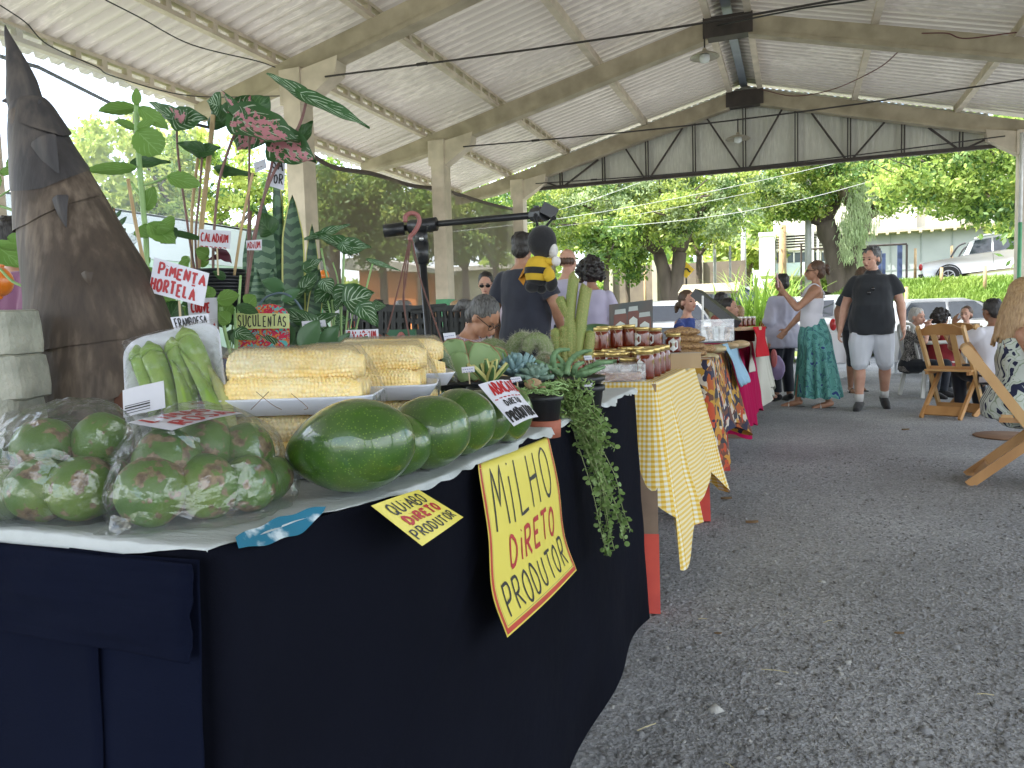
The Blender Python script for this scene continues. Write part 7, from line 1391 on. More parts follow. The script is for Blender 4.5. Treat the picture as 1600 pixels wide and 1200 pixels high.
tips_ = [(918, 775), (930, 802), (978, 830), (975, 845), (960, 860), (950, 868), (985, 828), (940, 760), (955, 745), (962, 765), (915, 745), (948, 800), (935, 720), (925, 700), (960, 700), (955, 672), (950, 850), (968, 812), (922, 760), (945, 700)]
for tx, ty in tips_:
 sx = rnd.uniform(865, 905); mids = [(sx, 592+rnd.uniform(0, 25), 1.88), (lerp(sx, tx, .28)+rnd.uniform(-8, 8), lerp(600, ty, .30), 1.82), (lerp(sx, tx, .6)+rnd.uniform(-8, 8), lerp(600, ty, .62), 1.82), (lerp(sx, tx, .85)+rnd.uniform(-5, 5), lerp(600, ty, .86), 1.85), (tx, ty, 1.88)]; lines.append(mids)
for _ in range(16): sx = rnd.uniform(852, 905); lines.append([(sx, 592+rnd.uniform(-8, 12), 1.88), (sx+rnd.uniform(-10, 22), 625+rnd.uniform(-12, 12), 1.83), (sx+rnd.uniform(0, 45), 650+rnd.uniform(-10, 50), 1.80)])
V = []; Fq = []
for ln in lines:
 P = [PD(*q) for q in ln]
 for p in P[2:]: p.x = max(p.x, EX+.035+rnd.uniform(0, .05))
 C = bez(P, 9); obj('trailing_stem', MB().tube(C, .0011, 5), m_trs, t)
 for i in range(1, len(C), 1):
  for s in (0, 1):
   if rnd.random() < .80:
    c = C[i]; dr = Vector((rnd.gauss(0, 1), rnd.gauss(0, 1), rnd.gauss(0, .7))).normalized(); r = rnd.uniform(.0035, .0078); c2 = c+dr*(r*1.35); up = dr; sd_ = dr.cross(Vector((rnd.gauss(0, 1), rnd.gauss(0, 1), rnd.gauss(0, 1)))).normalized(); nn = sd_.cross(dr); o = len(V)
    V += [tuple(c2+nn*.0012)]+[tuple(c2+(dr*cos(2*pi*k/7)+sd_*sin(2*pi*k/7)*.9)*r) for k in range(7)]; Fq += [(o, o+1+k, o+1+(k+1) % 7) for k in range(7)]
o = np_mesh('small_leaves', np.array(V), np.array(Fq), m_trail, t, smooth=True); stuff(o)
mb = MB()   # little banana shaped leaves near the rim
for _ in range(150):
 x, y = rnd.uniform(858, 925), rnd.uniform(590, 680); p = PD(x+max(0, (y-620))*.25, y, 1.80+rnd.uniform(-.03, .05)); a = rnd.uniform(-1.2, 1.2); q = p+CR*cos(a)*.012*rnd.choice((-1, 1))+CU*sin(a)*.010; mb.tube(bez([p, p.lerp(q, .5)-CU*.004, q], 3), [.0006, .0018, .0022, .0022, .0018, .0010, .0004], 5)
o = obj('curved_leaves', mb, m_trail, t, True); stuff(o)
m_blk = mat('black_metal', (.012,.013,.015), .35, (.02,.021,.023), 10, .05)
BD = 2.9; t = thing('boom_stand', 'black telescopic boom stand with a long horizontal arm behind the corn', 'stand', (PD(675, 500, BD).x, PD(675, 500, BD).y, 0))
a, b = PD(661, 410, BD), PD(681, 540, BD); foot = Vector((b.x, b.y, 0)); obj('pole', MB().tube([a, Vector((a.x+.02, a.y, .75)), Vector((a.x+.03, a.y, .0))], .014, 10), m_blk, t, True)
obj('pole_sleeve', MB().tube([PD(658, 380, BD), PD(662, 412, BD)], [.030, .020], 12), m_blk, t, True); obj('clutch', MB().ell(PD(657, 371, BD), (.030, .026, .038), None, 14, 10), m_blk, t, True); obj('bolt', MB().ell(PD(658.5, 373, BD-.03), .009, None, 10, 6), mat('bolt_steel', (.6,.6,.6), .3, metal=.8), t, True)
obj('boom_arm', MB().tube([PD(602, 360, BD), PD(680, 350, BD), PD(860, 334, BD-.5)], .0115, 10), m_blk, t, True); obj('counter_grip', MB().tube([PD(600, 361, BD), PD(632, 357, BD)], .024, 12), m_blk, t, True); obj('arm_collar', MB().tube([PD(640, 355, BD), PD(682, 350, BD-.03)], .026, 12), m_blk, t, True); obj('arm_stop', MB().tube([PD(671, 345, BD-.03), PD(673, 361, BD-.03)], .018, 10), m_blk, t, True)
mb = MB(); mb.tube([PD(835, 336, BD-.45), PD(852, 334, BD-.5)], .024, 10); mb.box(PD(858, 330, BD-.5), (.05, .04, .035), (0, .5, .3)); mb.tube([PD(838, 322, BD-.46), PD(838, 336, BD-.46)], .010, 8); obj('tip_clamp', mb, m_blk, t)
for k in range(3): an = k*2*pi/3+.4; obj('foot', MB().tube([Vector((foot.x, foot.y, .22)), Vector((foot.x+.38*cos(an), foot.y+.38*sin(an), .015))], .011, 8), m_blk, t)
m_hook = mat('dusty_pink_plastic', (.34,.13,.12), .5, (.28,.10,.09), 10); m_strand = mat('brown_strand', (.16,.07,.055), .6)
HD = 2.45; t = thing('pot_hanger', 'dusty pink hanger hook over the boom with brown strands running down', 'plant hanger', B_(645, 540, HD))
obj('hook', MB().tube(bez([PD(x, y, HD) for x, y in ((633, 347), (634, 338), (643, 333), (653, 337), (655, 348), (648, 362), (641, 370), (641, 376))], 5), .0075, 8), m_hook, t, True)
for pts in (((640, 374), (625, 440), (605, 520)), ((642, 374), (634, 440), (630, 470), (640, 530)), ((644, 374), (655, 430), (675, 490), (692, 538)), ((641, 374), (632, 430), (632, 480), (640, 528))): obj('strand', MB().tube(bez([PD(x, y, HD) for x, y in pts], 6), .0028, 6), m_strand, t)
m_pbl = mat('black_plush', (.010,.010,.012), .95, (.018,.018,.02), 30, .5, .003, bscale=200, sheen=.2); m_pye = mat('yellow_plush', (.62,.40,.03), .9, (.55,.35,.025), 30, .4, .002, bscale=200); m_por = mat('orange_felt', (.58,.26,.02), .9); m_pwh = mat('white_plush', (.68,.66,.64), .9, (.6,.58,.56), 30, .3, bscale=200)
ED = 2.3; t = thing('toy_bee', 'plush bee toy with yellow and black striped body hanging from the boom tip', 'toy', tuple(PD(845, 400, ED)))
def el(nm, x, y, rx, ry, rz_, m, d=ED, rot=0, sub=None):
 s = ED/1200; R = Matrix((CR*cos(rot)+CU*sin(rot), -CF, -CR*sin(rot)+CU*cos(rot))).transposed(); return obj(nm, MB().ell(PD(x, y, d), (rx*s, ry*s, rz_*s), R, 24, 16), m, sub or t, True)
hd = el('head', 847, 378, 23, 21, 26, m_pbl); el('muzzle', 864, 392, 8, 13, 12, m_pwh, ED-.008, sub=hd)
bm = MB(); s = ED/1200; Rb = Matrix((CR, -CF, CU)).transposed().to_4x4(); Mb = Matrix.Translation(PD(841, 424, ED)) @ Rb @ Matrix.Rotation(.08, 4, 'Y')
pr = [(max(.0005, 21*sqrt(max(0, 1-(k/14*2-1)**2))**.8)*s, (k/14*2-1)*25*s) for k in range(15)]
bd_ = obj('body', MB().lathe(pr, 28, Mb), m_pye, t, True)
for z0, z1 in ((-6, 4), (-25, -16)):
 mb = MB().lathe([(21.4*s*sqrt(max(0, 1-(z/25)**2))**.8+.0008, z*s) for z in np.linspace(z0, z1, 7)], 28, Mb, cap=False); obj('stripe', mb, m_pbl, bd_, True)
el('foot', 833, 447, 13, 12, 10, m_pbl, ED, .2); el('foot', 862, 444, 9, 9, 12, m_pbl, ED-.03, -.3); el('foot', 846, 452, 8, 8, 7, m_pbl, ED)
el('leg', 858, 430, 9, 9, 12, m_pye, ED-.035, .2); el('hand', 869, 408, 7, 7, 8, m_pwh, ED-.03); el('arm', 858, 409, 9, 7, 6, m_pye, ED-.02, -.2)
obj('wing', MB().grid(lambda u, v: PD(lerp(lerp(826, 832, u), lerp(810, 818, u), v), lerp(lerp(404, 408, u), lerp(436, 446, u), v), ED+.02-.03*u+.02*sin(v*3)), 6, 8), m_por, t, True); obj('wing', MB().grid(lambda u, v: PD(lerp(lerp(822, 830, u), lerp(809, 813, u), v), lerp(lerp(418, 410, u), lerp(437, 434, u), v), ED+.05-.05*u), 6, 8), m_por, t, True)
for pts in (((840, 356), (839, 348), (836, 340), (838, 334)), ((852, 356), (857, 349), (863, 342), (868, 339))): obj('antenna', MB().tube(bez([PD(x, y, ED) for x, y in pts], 4), [.004]*8+[.006, .007, .0075, .008, .006], 8), m_pbl, t, True)
def check_mat(name, a, b_, c, per=.018):
 m, nt, b = new_mat(name); tc = nt.nodes.new('ShaderNodeTexCoord'); sp = nt.nodes.new('ShaderNodeSeparateXYZ'); nt.links.new(tc.outputs['UV'], sp.inputs[0]); o = []
 for ax in (0, 1):
  n1 = nt.nodes.new('ShaderNodeMath'); n1.operation = 'MULTIPLY'; n1.inputs[1].default_value = 1/per; nt.links.new(sp.outputs[ax], n1.inputs[0]); n2 = nt.nodes.new('ShaderNodeMath'); n2.operation = 'FRACT'; nt.links.new(n1.outputs[0], n2.inputs[0]); n3 = nt.nodes.new('ShaderNodeMath'); n3.operation = 'GREATER_THAN'; n3.inputs[1].default_value = .5; nt.links.new(n2.outputs[0], n3.inputs[0]); o.append(n3.outputs[0])
 s = nt.nodes.new('ShaderNodeMath'); s.operation = 'MULTIPLY_ADD'; s.inputs[1].default_value = .5; nt.links.new(o[0], s.inputs[0]); h = nt.nodes.new('ShaderNodeMath'); h.operation = 'MULTIPLY'; h.inputs[1].default_value = .5; nt.links.new(o[1], h.inputs[0]); nt.links.new(h.outputs[0], s.inputs[2])
 r = nt.nodes.new('ShaderNodeValToRGB'); r.color_ramp.interpolation = 'CONSTANT'; e = r.color_ramp.elements; e[0].color = rgba(a); e[1].position = .25; e[1].color = rgba(b_); q = e.new(.75); q.color = rgba(c); nt.links.new(s.outputs[0], r.inputs['Fac']); nt.links.new(r.outputs['Color'], b.inputs['Base Color']); b.inputs['Roughness'].default_value = .85
 n = tex(nt, 'Noise', 12, 4); bump(nt, b, n.outputs['Fac'], .3, .012); return m
m_ging = check_mat('yellow_gingham', (.72,.70,.60), (.70,.55,.20), (.62,.38,.03))
def draped(name, lab, x_edge, x_back, y0, y1, zt, drop, m, flare=.06, fold=.012, seed=0, corner=.10, nf=9, group=None, cat='tablecloth'):
 """cloth over a table with folds and longer corners. drop(s, side) -> bottom z"""
 per = []; n1, n2, n3 = 26, 60, 20
 for i in range(n1): per.append((lerp(x_back, x_edge-.03, i/n1), y0, 0, -1))
 for i in range(11): a = i/10*pi/2; per.append((x_edge-.03+.03*sin(a), y0+.03-.03*cos(a), sin(a), -cos(a)))
 for i in range(1, n2): per.append((x_edge, lerp(y0+.03, y1-.03, i/n2), 1, 0))
 for i in range(11): a = i/10*pi/2; per.append((x_edge-.03+.03*cos(a), y1-.03+.03*sin(a), cos(a), sin(a)))
 for i in range(1, n3): per.append((lerp(x_edge-.03, x_edge-.5, i/n3), y1, 0, 1))
 S_ = [0]
 for p, q in zip(per[:-1], per[1:]): S_.append(S_[-1]+math.hypot(p[0]-q[0], p[1]-q[1])+.004)
 mb = MB(); nv = 26; c1 = n1+5; c2 = n1+11+n2+4
 def f(i, v):
  p = per[i]; kc = math.exp(-((i-c1-5)/10)**2)+math.exp(-((i-c2)/7)**2); zb = drop(p[0], p[1], p[2], p[3])-corner*kc
  out = v*flare*(1+(1.4 if i > n1+20 else .1)*kc)+v*fold*sin(S_[i]*nf*6.28+seed+2*nz((S_[i], 0, 0), 3, seed))*(.5+v)+.008*v*nz((p[0]*3, p[1]*3, v*3), 1.5, seed)
  return Vector((p[0]+p[2]*out, p[1]+p[3]*out, lerp(zt+.003, zb, v)))
 for v in range(nv+1):
  for i in range(len(per)):
   q = f(i, v/nv); mb.v.append(tuple(q)); mb.uv[len(mb.v)-1] = (S_[i], (zt-q.z))
 w = len(per); mb.f = [(v*w+i, v*w+i+1, (v+1)*w+i+1, (v+1)*w+i) for v in range(nv) for i in range(w-1)]; mb.m = [0]*len(mb.f)
 o0 = len(mb.v)
 for (x, y) in ((x_back, y0), (x_edge, y0), (x_edge, y1), (x_back, y1)): mb.v.append((x, y, zt+.003)); mb.uv[len(mb.v)-1] = (x, y)
 mb.f.append((o0, o0+1, o0+2, o0+3)); mb.m.append(0)
 o = obj(name, mb, m, smooth=True, loc=((x_edge+x_back)/2, (y0+y1)/2, zt)); tag(o, lab, cat, group); return o
m_woodb = mat('brown_leg_wood', (.24,.17,.12), .8, (.17,.12,.085), 8, .2); m_woodl = mat('pale_wood', (.50,.37,.22), .7, (.42,.30,.17), 6, .2, mapping=(1, 1, .2))
def trestle(lab, x_edge, y0, y1, zt, red=True):
 t = thing('trestle_table', lab, 'table', (x_edge-.4, (y0+y1)/2, 0), group='trestle tables of the stalls'); obj('tabletop', MB().box((x_edge-.40, (y0+y1)/2, zt-.015), (.78, y1-y0-.02, .03)), m_plank, t)
 for y in (y0+.0, y1-.05):
  for s in (1, -1):
   x0 = x_edge-.06 if s > 0 else x_edge-.74; a = Vector((x0, y+(.07 if y < (y0+y1)/2 else .02), zt-.03)); b = Vector((x0+s*.045, y+(-.17 if y < (y0+y1)/2 else .03), 0)); l = obj('leg', MB().beam(a, a.lerp(b, .66), .075, .045), m_woodb, t)
   if red: obj('red_foot', MB().beam(a.lerp(b, .66), b, .078, .048), m_redp, l)
 return t
HZ = .80
def drop_h(x, y, nx, ny):
 if ny < -.5: return .44+.0*x
 if nx > .5: return lerp(.24, .30, (y-2.8)/1.1)+.03*sin(y*9)
 return .30
t = trestle('table with red painted feet under the yellow gingham cloth', -.47, 2.80, 3.92, HZ-.004)
obj('brace', MB().beam((-.44, 3.1, .16), (-.44, 3.75, .42), .03, .05), m_woodl, t); obj('green_brace', MB().box((-.47, 3.5, .37), (.03, .35, .03)), m_green, t)
draped('gingham_cloth', 'yellow and white gingham cloth with a long drooping near corner', -.475, -1.5, 2.81, 3.92, HZ, drop_h, m_ging, .085, .014, 1, .15, 1.5)
m_honey = mat('dark_honey', (.10,.010,.003), .08, (.15,.02,.004), 12, .0, coat=.6); m_lid = mat('gold_lid', (.55,.42,.16), .3, (.48,.36,.13), 20, .1, metal=.7); m_lidg = mat('green_lid', (.10,.22,.10), .4); m_gl = mat('jar_glass_rim', (.40,.36,.30), .12, coat=.5); m_twine = mat('twine', (.45,.34,.20), .9); m_labw = paper_mat('jar_label', (.70,.72,.70), (.66,.68,.66), .05, 20, .05)
def jar(lab, p, r=.036, h=.095, lid=None, rot=0, group='jars of honey on the gingham table', label=True):
 t = thing('honey_jar', lab, 'jar', (p.x, p.y, p.z), rot, group=group); M = mw(t)
 obj('glass_body', MB().lathe([(r*.86, .0), (r*.98, .004), (r, .012), (r, h*.62), (r*.97, h*.72), (r*.84, h*.80), (r*.82, h*.84)], 22, M), m_honey, t, True)
 obj('lid', MB().lathe([(r*.90, h*.84), (r*.93, h*.845), (r*.93, h*.985), (r*.88, h), (.002, h)], 22, M), lid or m_lid, t, True)
 obj('twine', MB().tube([M @ Vector((r*.87*cos(a), r*.87*sin(a), h*.82)) for a in [2*pi*k/14 for k in range(15)]]+[M @ Vector((r*1.15, .004, h*.74)), M @ Vector((r*1.25, .01, h*.62))], .0016, 5), m_twine, t)
 if label:
  def lf(u, v):
   a = (u-.5)*1.35; z = (v-.5)*.052+h*.40; return M @ Vector((r*1.02*cos(a), r*1.02*sin(a), z))
  mb = MB(); c = lf(.5, .5); ring = [(0, .5), (.10, .88), (.5, 1.12), (.90, .88), (1, .5), (.90, .12), (.5, -.12), (.10, .12)]; ring = [(.5, 1.1), (.93, .8), (.93, .2), (.5, -.1), (.07, .2), (.07, .8)]
  pts = [];
  for (a, b), (c_, d_) in zip(ring, ring[1:]+ring[:1]): pts += [(lerp(a, c_, k/4), lerp(b, d_, k/4)) for k in range(4)]
  mb.add([c]+[lf(*q) for q in pts], [(0, 1+k, 1+(k+1) % len(pts)) for k in range(len(pts))]); lo = obj('hexagon_label', mb, m_labw, t)
  obj('label_print', MB().grid(lambda u, v: lf(.38+.24*u, .42+.22*v)+ (M.to_3x3() @ Vector((.0006, 0, 0))), 4, 3), mat('print_grey', (.35,.42,.34), .7, (.6,.55,.35), 200), lo)
 return t
vrot = lambda p: atan2(C0.y-p.y, C0.x-p.x)
js = [(1008, 2.95, 0, .036, .115, 1, 'tall front jar at the right end of the nearest honey row'), (1019, 3.08, 0, .036, .115, 1, 'tall jar second from the front in the right hand honey row'), (1027, 3.22, 0, .036, .115, 1, 'tall jar third from the front in the right hand honey row'), (1035, 3.36, 0, .036, .115, 1, 'tall jar at the back of the right hand honey row'),
 (984, 3.02, 0, .045, .080, 0, 'squat wide jar with gold lid behind the honeycomb box'), (947, 3.02, 0, .045, .075, 2, 'squat jar with a greenish lid at the left of the front row'), (964, 3.22, 0, .040, .105, 0, 'jar with gold lid behind the squat pair'), (993, 3.26, 0, .040, .115, 0, 'jar between the squat jar and the right hand row'), (938, 3.25, 0, .036, .095, 0, 'jar at the far left of the middle row'), (951, 3.38, 0, .038, .105, 0, 'gold lidded jar in front of the poster foot'), (978, 3.42, 0, .038, .11, 0, 'gold lidded jar under the middle of the poster'), (1005, 3.40, 0, .038, .11, 0, 'gold lidded jar at the right foot of the poster'),
 (1002, 3.50, .105, .040, .090, 1, 'jar on the upper layer right of the poster foot'), (1022, 3.55, .105, .040, .085, 1, 'upper layer jar beside the granola bags'), (925, 3.35, 0, .036, .09, 0, 'jar half hidden by the cactus'), (915, 3.1, 0, .036, .09, 0, 'jar behind the star succulent fingers'), (1018, 3.48, 0, .036, .105, 0, 'lower jar carrying the upper one at right'), (993, 3.54, 0, .036, .105, 0, 'lower jar carrying the upper one beside the poster')]
js += [(x, d, dz, .036, .10, 0, lab) for x, d, dz, lab in ((905, 3.5, 0, 'jar at the back left end of the honey rows'), (930, 3.55, 0, 'back row jar left of the poster'), (944, 3.52, .105, 'raised back jar just left of the poster'), (958, 3.1, 0, 'front jar tucked behind the greenish lid'), (972, 3.12, 0, 'front jar left of the squat wide jar'), (1000, 3.12, 0, 'front jar right of the squat wide jar'), (940, 3.4, .10, 'raised jar at the left of the stacked layer'), (962, 3.46, .105, 'raised jar in front of the poster foot'), (982, 3.50, .108, 'raised jar in the middle of the stacked layer'), (1040, 3.75, 0, 'jar at the back behind the wooden block'))]
for x, d, dz, r, h, k, lab in js: p = PD(x, 560, d); p.z = HZ+.004+dz; jar(lab, p, r, h, m_lidg if k == 2 else None, vrot(p)-(.6 if k == 1 else .1), label=(k == 1 or x in (964, 938)))
for x, d, lab in ((852, 2.75, 'small stacked pair of lids left of the cactus'),): p = PD(x, 560, d); p.z = HZ; jar(lab, p, .04, .10, None, 0, label=False)
p = PD(1063, 566, 3.62); t = thing('wooden_block', 'pale hollow wooden block carrying one honey jar', 'wooden box', (p.x, p.y, HZ+.003)); obj('box_shell', MB().box((p.x, p.y, HZ+.038), (.155, .20, .070), (0, 0, .30)), m_woodl, t); obj('glass_top', MB().box((p.x, p.y, HZ+.0745), (.16, .205, .003), (0, 0, .30)), m_gl, t)
p2 = PD(1052, 545, 3.58); p2.z = HZ+.077; jar('honey jar with a white hexagon label standing on the wooden block', p2, .037, .088, None, vrot(p2))
c = PD(969, 592, 2.90); c.z = HZ+.004; t = thing('honeycomb_box', 'clear plastic box with an amber honeycomb slab at the table corner', 'food box', tuple(c)); R = Matrix.Rotation(.33, 4, 'Z'); M = Matrix.Translation(c) @ R
def comb():
 m, nt, b = new_mat('honeycomb'); v = tex(nt, 'Voronoi', 130); nt.links.new(ramp(nt, v.outputs['Distance'], [(.1, (.50,.22,.03)), (.5, (.30,.10,.015))]), b.inputs['Base Color']); b.inputs['Roughness'].default_value = .25; bump(nt, b, v.outputs['Distance'], .6, .003); return m
obj('honeycomb', MB().box((0, 0, .018), (.150, .085, .030), M=M), comb(), t); mb = MB()
for q, s in (((0, -.052, .032), (.176, .0015, .064)), ((0, .052, .032), (.176, .0015, .064)), ((-.088, 0, .032), (.0015, .104, .064)), ((.088, 0, .032), (.0015, .104, .064)), ((0, 0, .0645), (.178, .106, .0015))): mb.box(q, s, M=M)
obj('clear_box', mb, film_mat('acrylic', .12, .06, 30, .15), t)
PB = 3.62; t = thing('honey_poster', 'dark poster board picturing three honey jars with white hexagon labels', 'poster', tuple(PD(986, 548, PB)))
ps = quad(PD(952, 476, PB), PD(1020, 468, PB), PD(1020, 538, PB), PD(952, 548, PB)); no_ = -CF
mb = MB(); mb.grid(ps, 2, 2); bd = obj('board', MB().extrude([tuple(ps(0, 0)), tuple(ps(1, 0)), tuple(ps(1, 1)), tuple(ps(0, 1))], tuple(CF*.006)), mat('poster_dark', (.035,.05,.05), .4, (.09,.055,.035), 7), t)
def pp(pts, off): mb = MB(); mb.add([ps(*q)+no_*off for q in pts], [tuple(range(len(pts)))]); return mb
m_jp = mat('printed_honey', (.10,.025,.015), .4, (.14,.04,.02), 14); m_lp = mat('printed_lid', (.36,.40,.38), .4); m_wd = mat('printed_wood', (.28,.15,.07), .6); m_lb = mat('printed_label', (.55,.60,.55), .5)
obj('printed_wood', pp([(0, .86), (.55, .80), (1, .82), (1, 1), (0, 1)], .001), m_wd, bd)
for x0, x1, y0, y1 in ((.10, .40, .13, .84), (.42, .68, .10, .74), (.66, .96, .26, .86)):
 w = x1-x0; j = obj('printed_jar', pp([(x0, y0+.14), (x0+.03, y0+.10), (x1-.03, y0+.10), (x1, y0+.14), (x1, y1-.05), (x1-.05, y1), (x0+.05, y1), (x0, y1-.05)], .0015), m_jp, bd)
 obj('printed_lid', pp([(x0+.02, y0+.10), (x0+.03, y0), (x1-.03, y0), (x1-.02, y0+.10)], .002), m_lp, bd); cx, cy = (x0+x1)/2, lerp(y0, y1, .58)
 obj('printed_label', pp([(cx, cy-.15), (cx+w*.36, cy-.08), (cx+w*.36, cy+.08), (cx, cy+.15), (cx-w*.36, cy+.08), (cx-w*.36, cy-.08)], .0022), m_lb, bd)
for x0, tx in ((.13, '43'), (.55, '25')):
 q = obj('price_square', pp([(x0, .86), (x0+.15, .86), (x0+.15, .97), (x0, .97)], .0025), m_inkk, bd); mb = MB(); write(mb, lambda u, v: ps(u, v)+no_*.004, lambda u, v: Vector((0, 0, 0)), tx, x0+.02, .875, x0+.14, .955, .002, .2, .2, random.Random(3)); obj('price_lettering', mb, m_pw, bd)
m_gran = mat('granola', (.42,.26,.11), .6, (.20,.11,.05), 110, .8, .006, bscale=160, lo=.42, hi=.58)
for i, (x, y, d, w, lab) in enumerate(((1070, 552, 3.95, .115, 'lowest granola bag of the stack'), (1068, 541, 3.98, .11, 'second granola bag from the bottom'), (1072, 530, 4.0, .105, 'third granola bag from the bottom'), (1066, 519, 4.02, .10, 'topmost granola bag of the stack'), (1098, 545, 4.1, .08, 'granola bag lying right of the stack'), (1048, 550, 3.9, .06, 'small nut bag left of the granola stack'))):
 p = PD(x, y, d); mb = MB().ell(p, (w, w*.7, .024), (0, 0, .2*i), 20, 12); me = remesh(mb, .01, 1, Matrix.Translation(-p), .007, 30, i); me.materials.append(m_gran); o = bpy.data.objects.new('granola_bag', me); COL.objects.link(o); o.location = p; tag(o, lab, 'food bag', 'granola bags on the gingham table'); MW[o.name] = Matrix.Translation(p)
t = thing('display_box', 'clear acrylic display box with small packets at the end of the gingham table', 'display box', tuple(PD(1116, 535, 4.3))); c = PD(1116, 516, 4.35); M = Matrix.Translation(c) @ Matrix.Rotation(.32, 4, 'Z'); mb = MB(); m_acr = film_mat('acrylic_box', .16, .08, 30, .15)
for q, s in (((0, -.08, 0), (.18, .003, .12)), ((0, .08, 0), (.18, .003, .12)), ((-.09, 0, 0), (.003, .16, .12)), ((.09, 0, 0), (.003, .16, .12)), ((0, 0, .06), (.186, .166, .004))): mb.box(q, s, M=M)
obj('clear_panes', mb, m_acr, t)
for k in range(5): obj('packet', MB().box((-.07+.033*k, -.02, -.02+.006*(k % 2)), (.024, .05, .07), (0, .1*(k-2), .2), M=M), (m_labw, m_gran, m_pale)[k % 3], t)
t = thing('stand_wire', 'thin white wire stand beside the woman in the blue ruffled top', 'stand', tuple(PD(1098, 530, 4.6))); obj('wire', MB().tube([PD(1098, 530, 4.6), PD(1098, 462, 4.6)], .006, 6), m_wfr, t); obj('base', MB().tube([PD(1090, 531, 4.6), PD(1106, 530, 4.6)], .012, 8), m_wfr, t)
a, b = PD(1088, 458, 4.9), PD(1150, 506, 4.75); o = obj('dark_board', MB().beam(a, b, .12, .055, up=tuple(CU)), m_blk, loc=b); tag(o, 'dark plank like board slanting down from the woman in blue', 'board')
for i, (x, y, d, r, lab) in enumerate(((1118, 545, 4.5, .05, 'pale bag of cookies nearest the acrylic box'), (1138, 540, 4.7, .045, 'yellowish packet behind the cookies'), (1105, 558, 4.35, .05, 'brown bread packet at the flowered cloth edge'), (1155, 538, 4.9, .05, 'round loaf at the corner above the light blue cloth'))):
 p = PD(x, y, d); mb = MB().ell(p, (r*1.3, r, r*.5), None, 16, 10); mb.v = [tuple(Vector(v)+(Vector(v)-p)*.15*nz(v, 25, i)) for v in mb.v]; o = obj('food_packet', mb, mat('packet_%d' % (i % 2), ((.55,.48,.30), (.40,.28,.15))[i % 2], .4, ((.42,.34,.18), (.5,.36,.2))[i % 2], 40, .4), smooth=True, loc=p); tag(o, lab, 'food packet', 'packets on the stalls')
p = PD(938, 517, 3.8); o = obj('green_melon', MB().ell(p, (.11, .05, .035), (0, .1, .3), 20, 12), m_lv_jade, smooth=True, loc=p); tag(o, 'long green melon lying left of the honey poster', 'melon')
m_flowerc = pattern('sunflower_print', [(0, (.02,.02,.05)), (.30, (.45,.22,.03)), (.40, (.40,.06,.02)), (.48, (.50,.45,.38)), (.56, (.03,.03,.04)), (.64, (.42,.24,.03)), (.72, (.12,.045,.03)), (.84, (.35,.08,.02))], 17, 'patch')
trestle('table under the sunflower printed cloth', -.43, 4.10, 5.35, HZ-.004, True)
draped('printed_cloth', 'cloth printed with sunflowers, poppies and black between the gingham and magenta cloths', -.42, -1.4, 4.10, 5.35, HZ+.01, lambda x, y, nx, ny: .36-.04*sin(y*5), m_flowerc, .06, .02, 3, .10, 2.2)
m_lblue = cloth_mat('light_blue_cloth', (.30,.47,.60), (.26,.42,.55)); m_mag = cloth_mat('magenta_cloth', (.36,.012,.075), (.30,.010,.06)); m_redc = cloth_mat('red_cloth', (.46,.02,.03), (.38,.015,.025)); m_whc = cloth_mat('white_tablecloth', (.68,.68,.70), (.6,.6,.63)); m_greyc = cloth_mat('grey_mesh_cloth', (.30,.32,.35), (.24,.26,.29)); m_pinkc = cloth_mat('pale_drape', (.5,.5,.44), (.42,.42,.37))
def hang(name, lab, TL, TR, BR, BL, m, amp=.02, nf=3, top=None):
 f0 = quad(TL, TR, BR, BL); n = (Vector(TR)-Vector(TL)).cross(Vector(BL)-Vector(TL)).normalized()
 if n.dot(C0-Vector(TL)) < 0: n = -n
 o = obj(name, MB().grid(lambda u, v: f0(u, v)+n*(amp*sin(u*nf*6.28)*(.2+v)+.012*sin(v*5+u*3)), 30, 20), m, smooth=True, loc=Vector(TL)); tag(o, lab, 'cloth', 'cloths hanging from the farther stalls'); o.modifiers.new('t', 'SOLIDIFY').thickness = .003; return o
hang('hanging_cloth', 'light blue cloth hanging over the corner of the sunflower cloth', PX(1128, 538, -.40), PX(1152, 533, -.38), PX(1170, 596, -.30), PX(1160, 604, -.33), m_lblue, .008)
trestle('table under the magenta cloths', -.40, 5.7, 7.3, HZ-.004, False)
draped('hanging_cloth', 'magenta cloth falling nearly to the ground beyond the light blue cloth', -.37, -1.3, 5.65, 6.35, HZ+.012, lambda x, y, nx, ny: .22, m_mag, .05, .018, 5, .06, 3, 'cloths hanging from the farther stalls', 'cloth')
draped('hanging_cloth', 'second magenta cloth hanging just right of the pale strip', -.345, -1.3, 6.42, 6.95, HZ+.008, lambda x, y, nx, ny: .25, m_mag, .045, .012, 7, .04, 3, 'cloths hanging from the farther stalls', 'cloth')
hang('hanging_cloth', 'pale strip of cloth between the two magenta cloths', PX(1169, 532, -.33), PX(1174, 530, -.33), PX(1178, 580, -.32), PX(1173, 582, -.32), m_pinkc, .004)
hang('hanging_cloth', 'bright red cloth with a rounded corner, highest of the hanging cloths', PX(1176, 511, -.26), PX(1196, 510, -.26), PX(1200, 556, -.24), PX(1184, 558, -.24), m_redc, .006)
trestle('farther table behind the phone woman', -.40, 7.6, 9.0, HZ-.004, False)
draped('hanging_cloth', 'whitish drapes falling beside the phone taking woman', -.30, -1.3, 7.6, 8.9, HZ+.01, lambda x, y, nx, ny: .28+.08*sin(y*9), m_pinkc, .05, .03, 2, .06, 4, 'cloths hanging from the farther stalls', 'cloth')
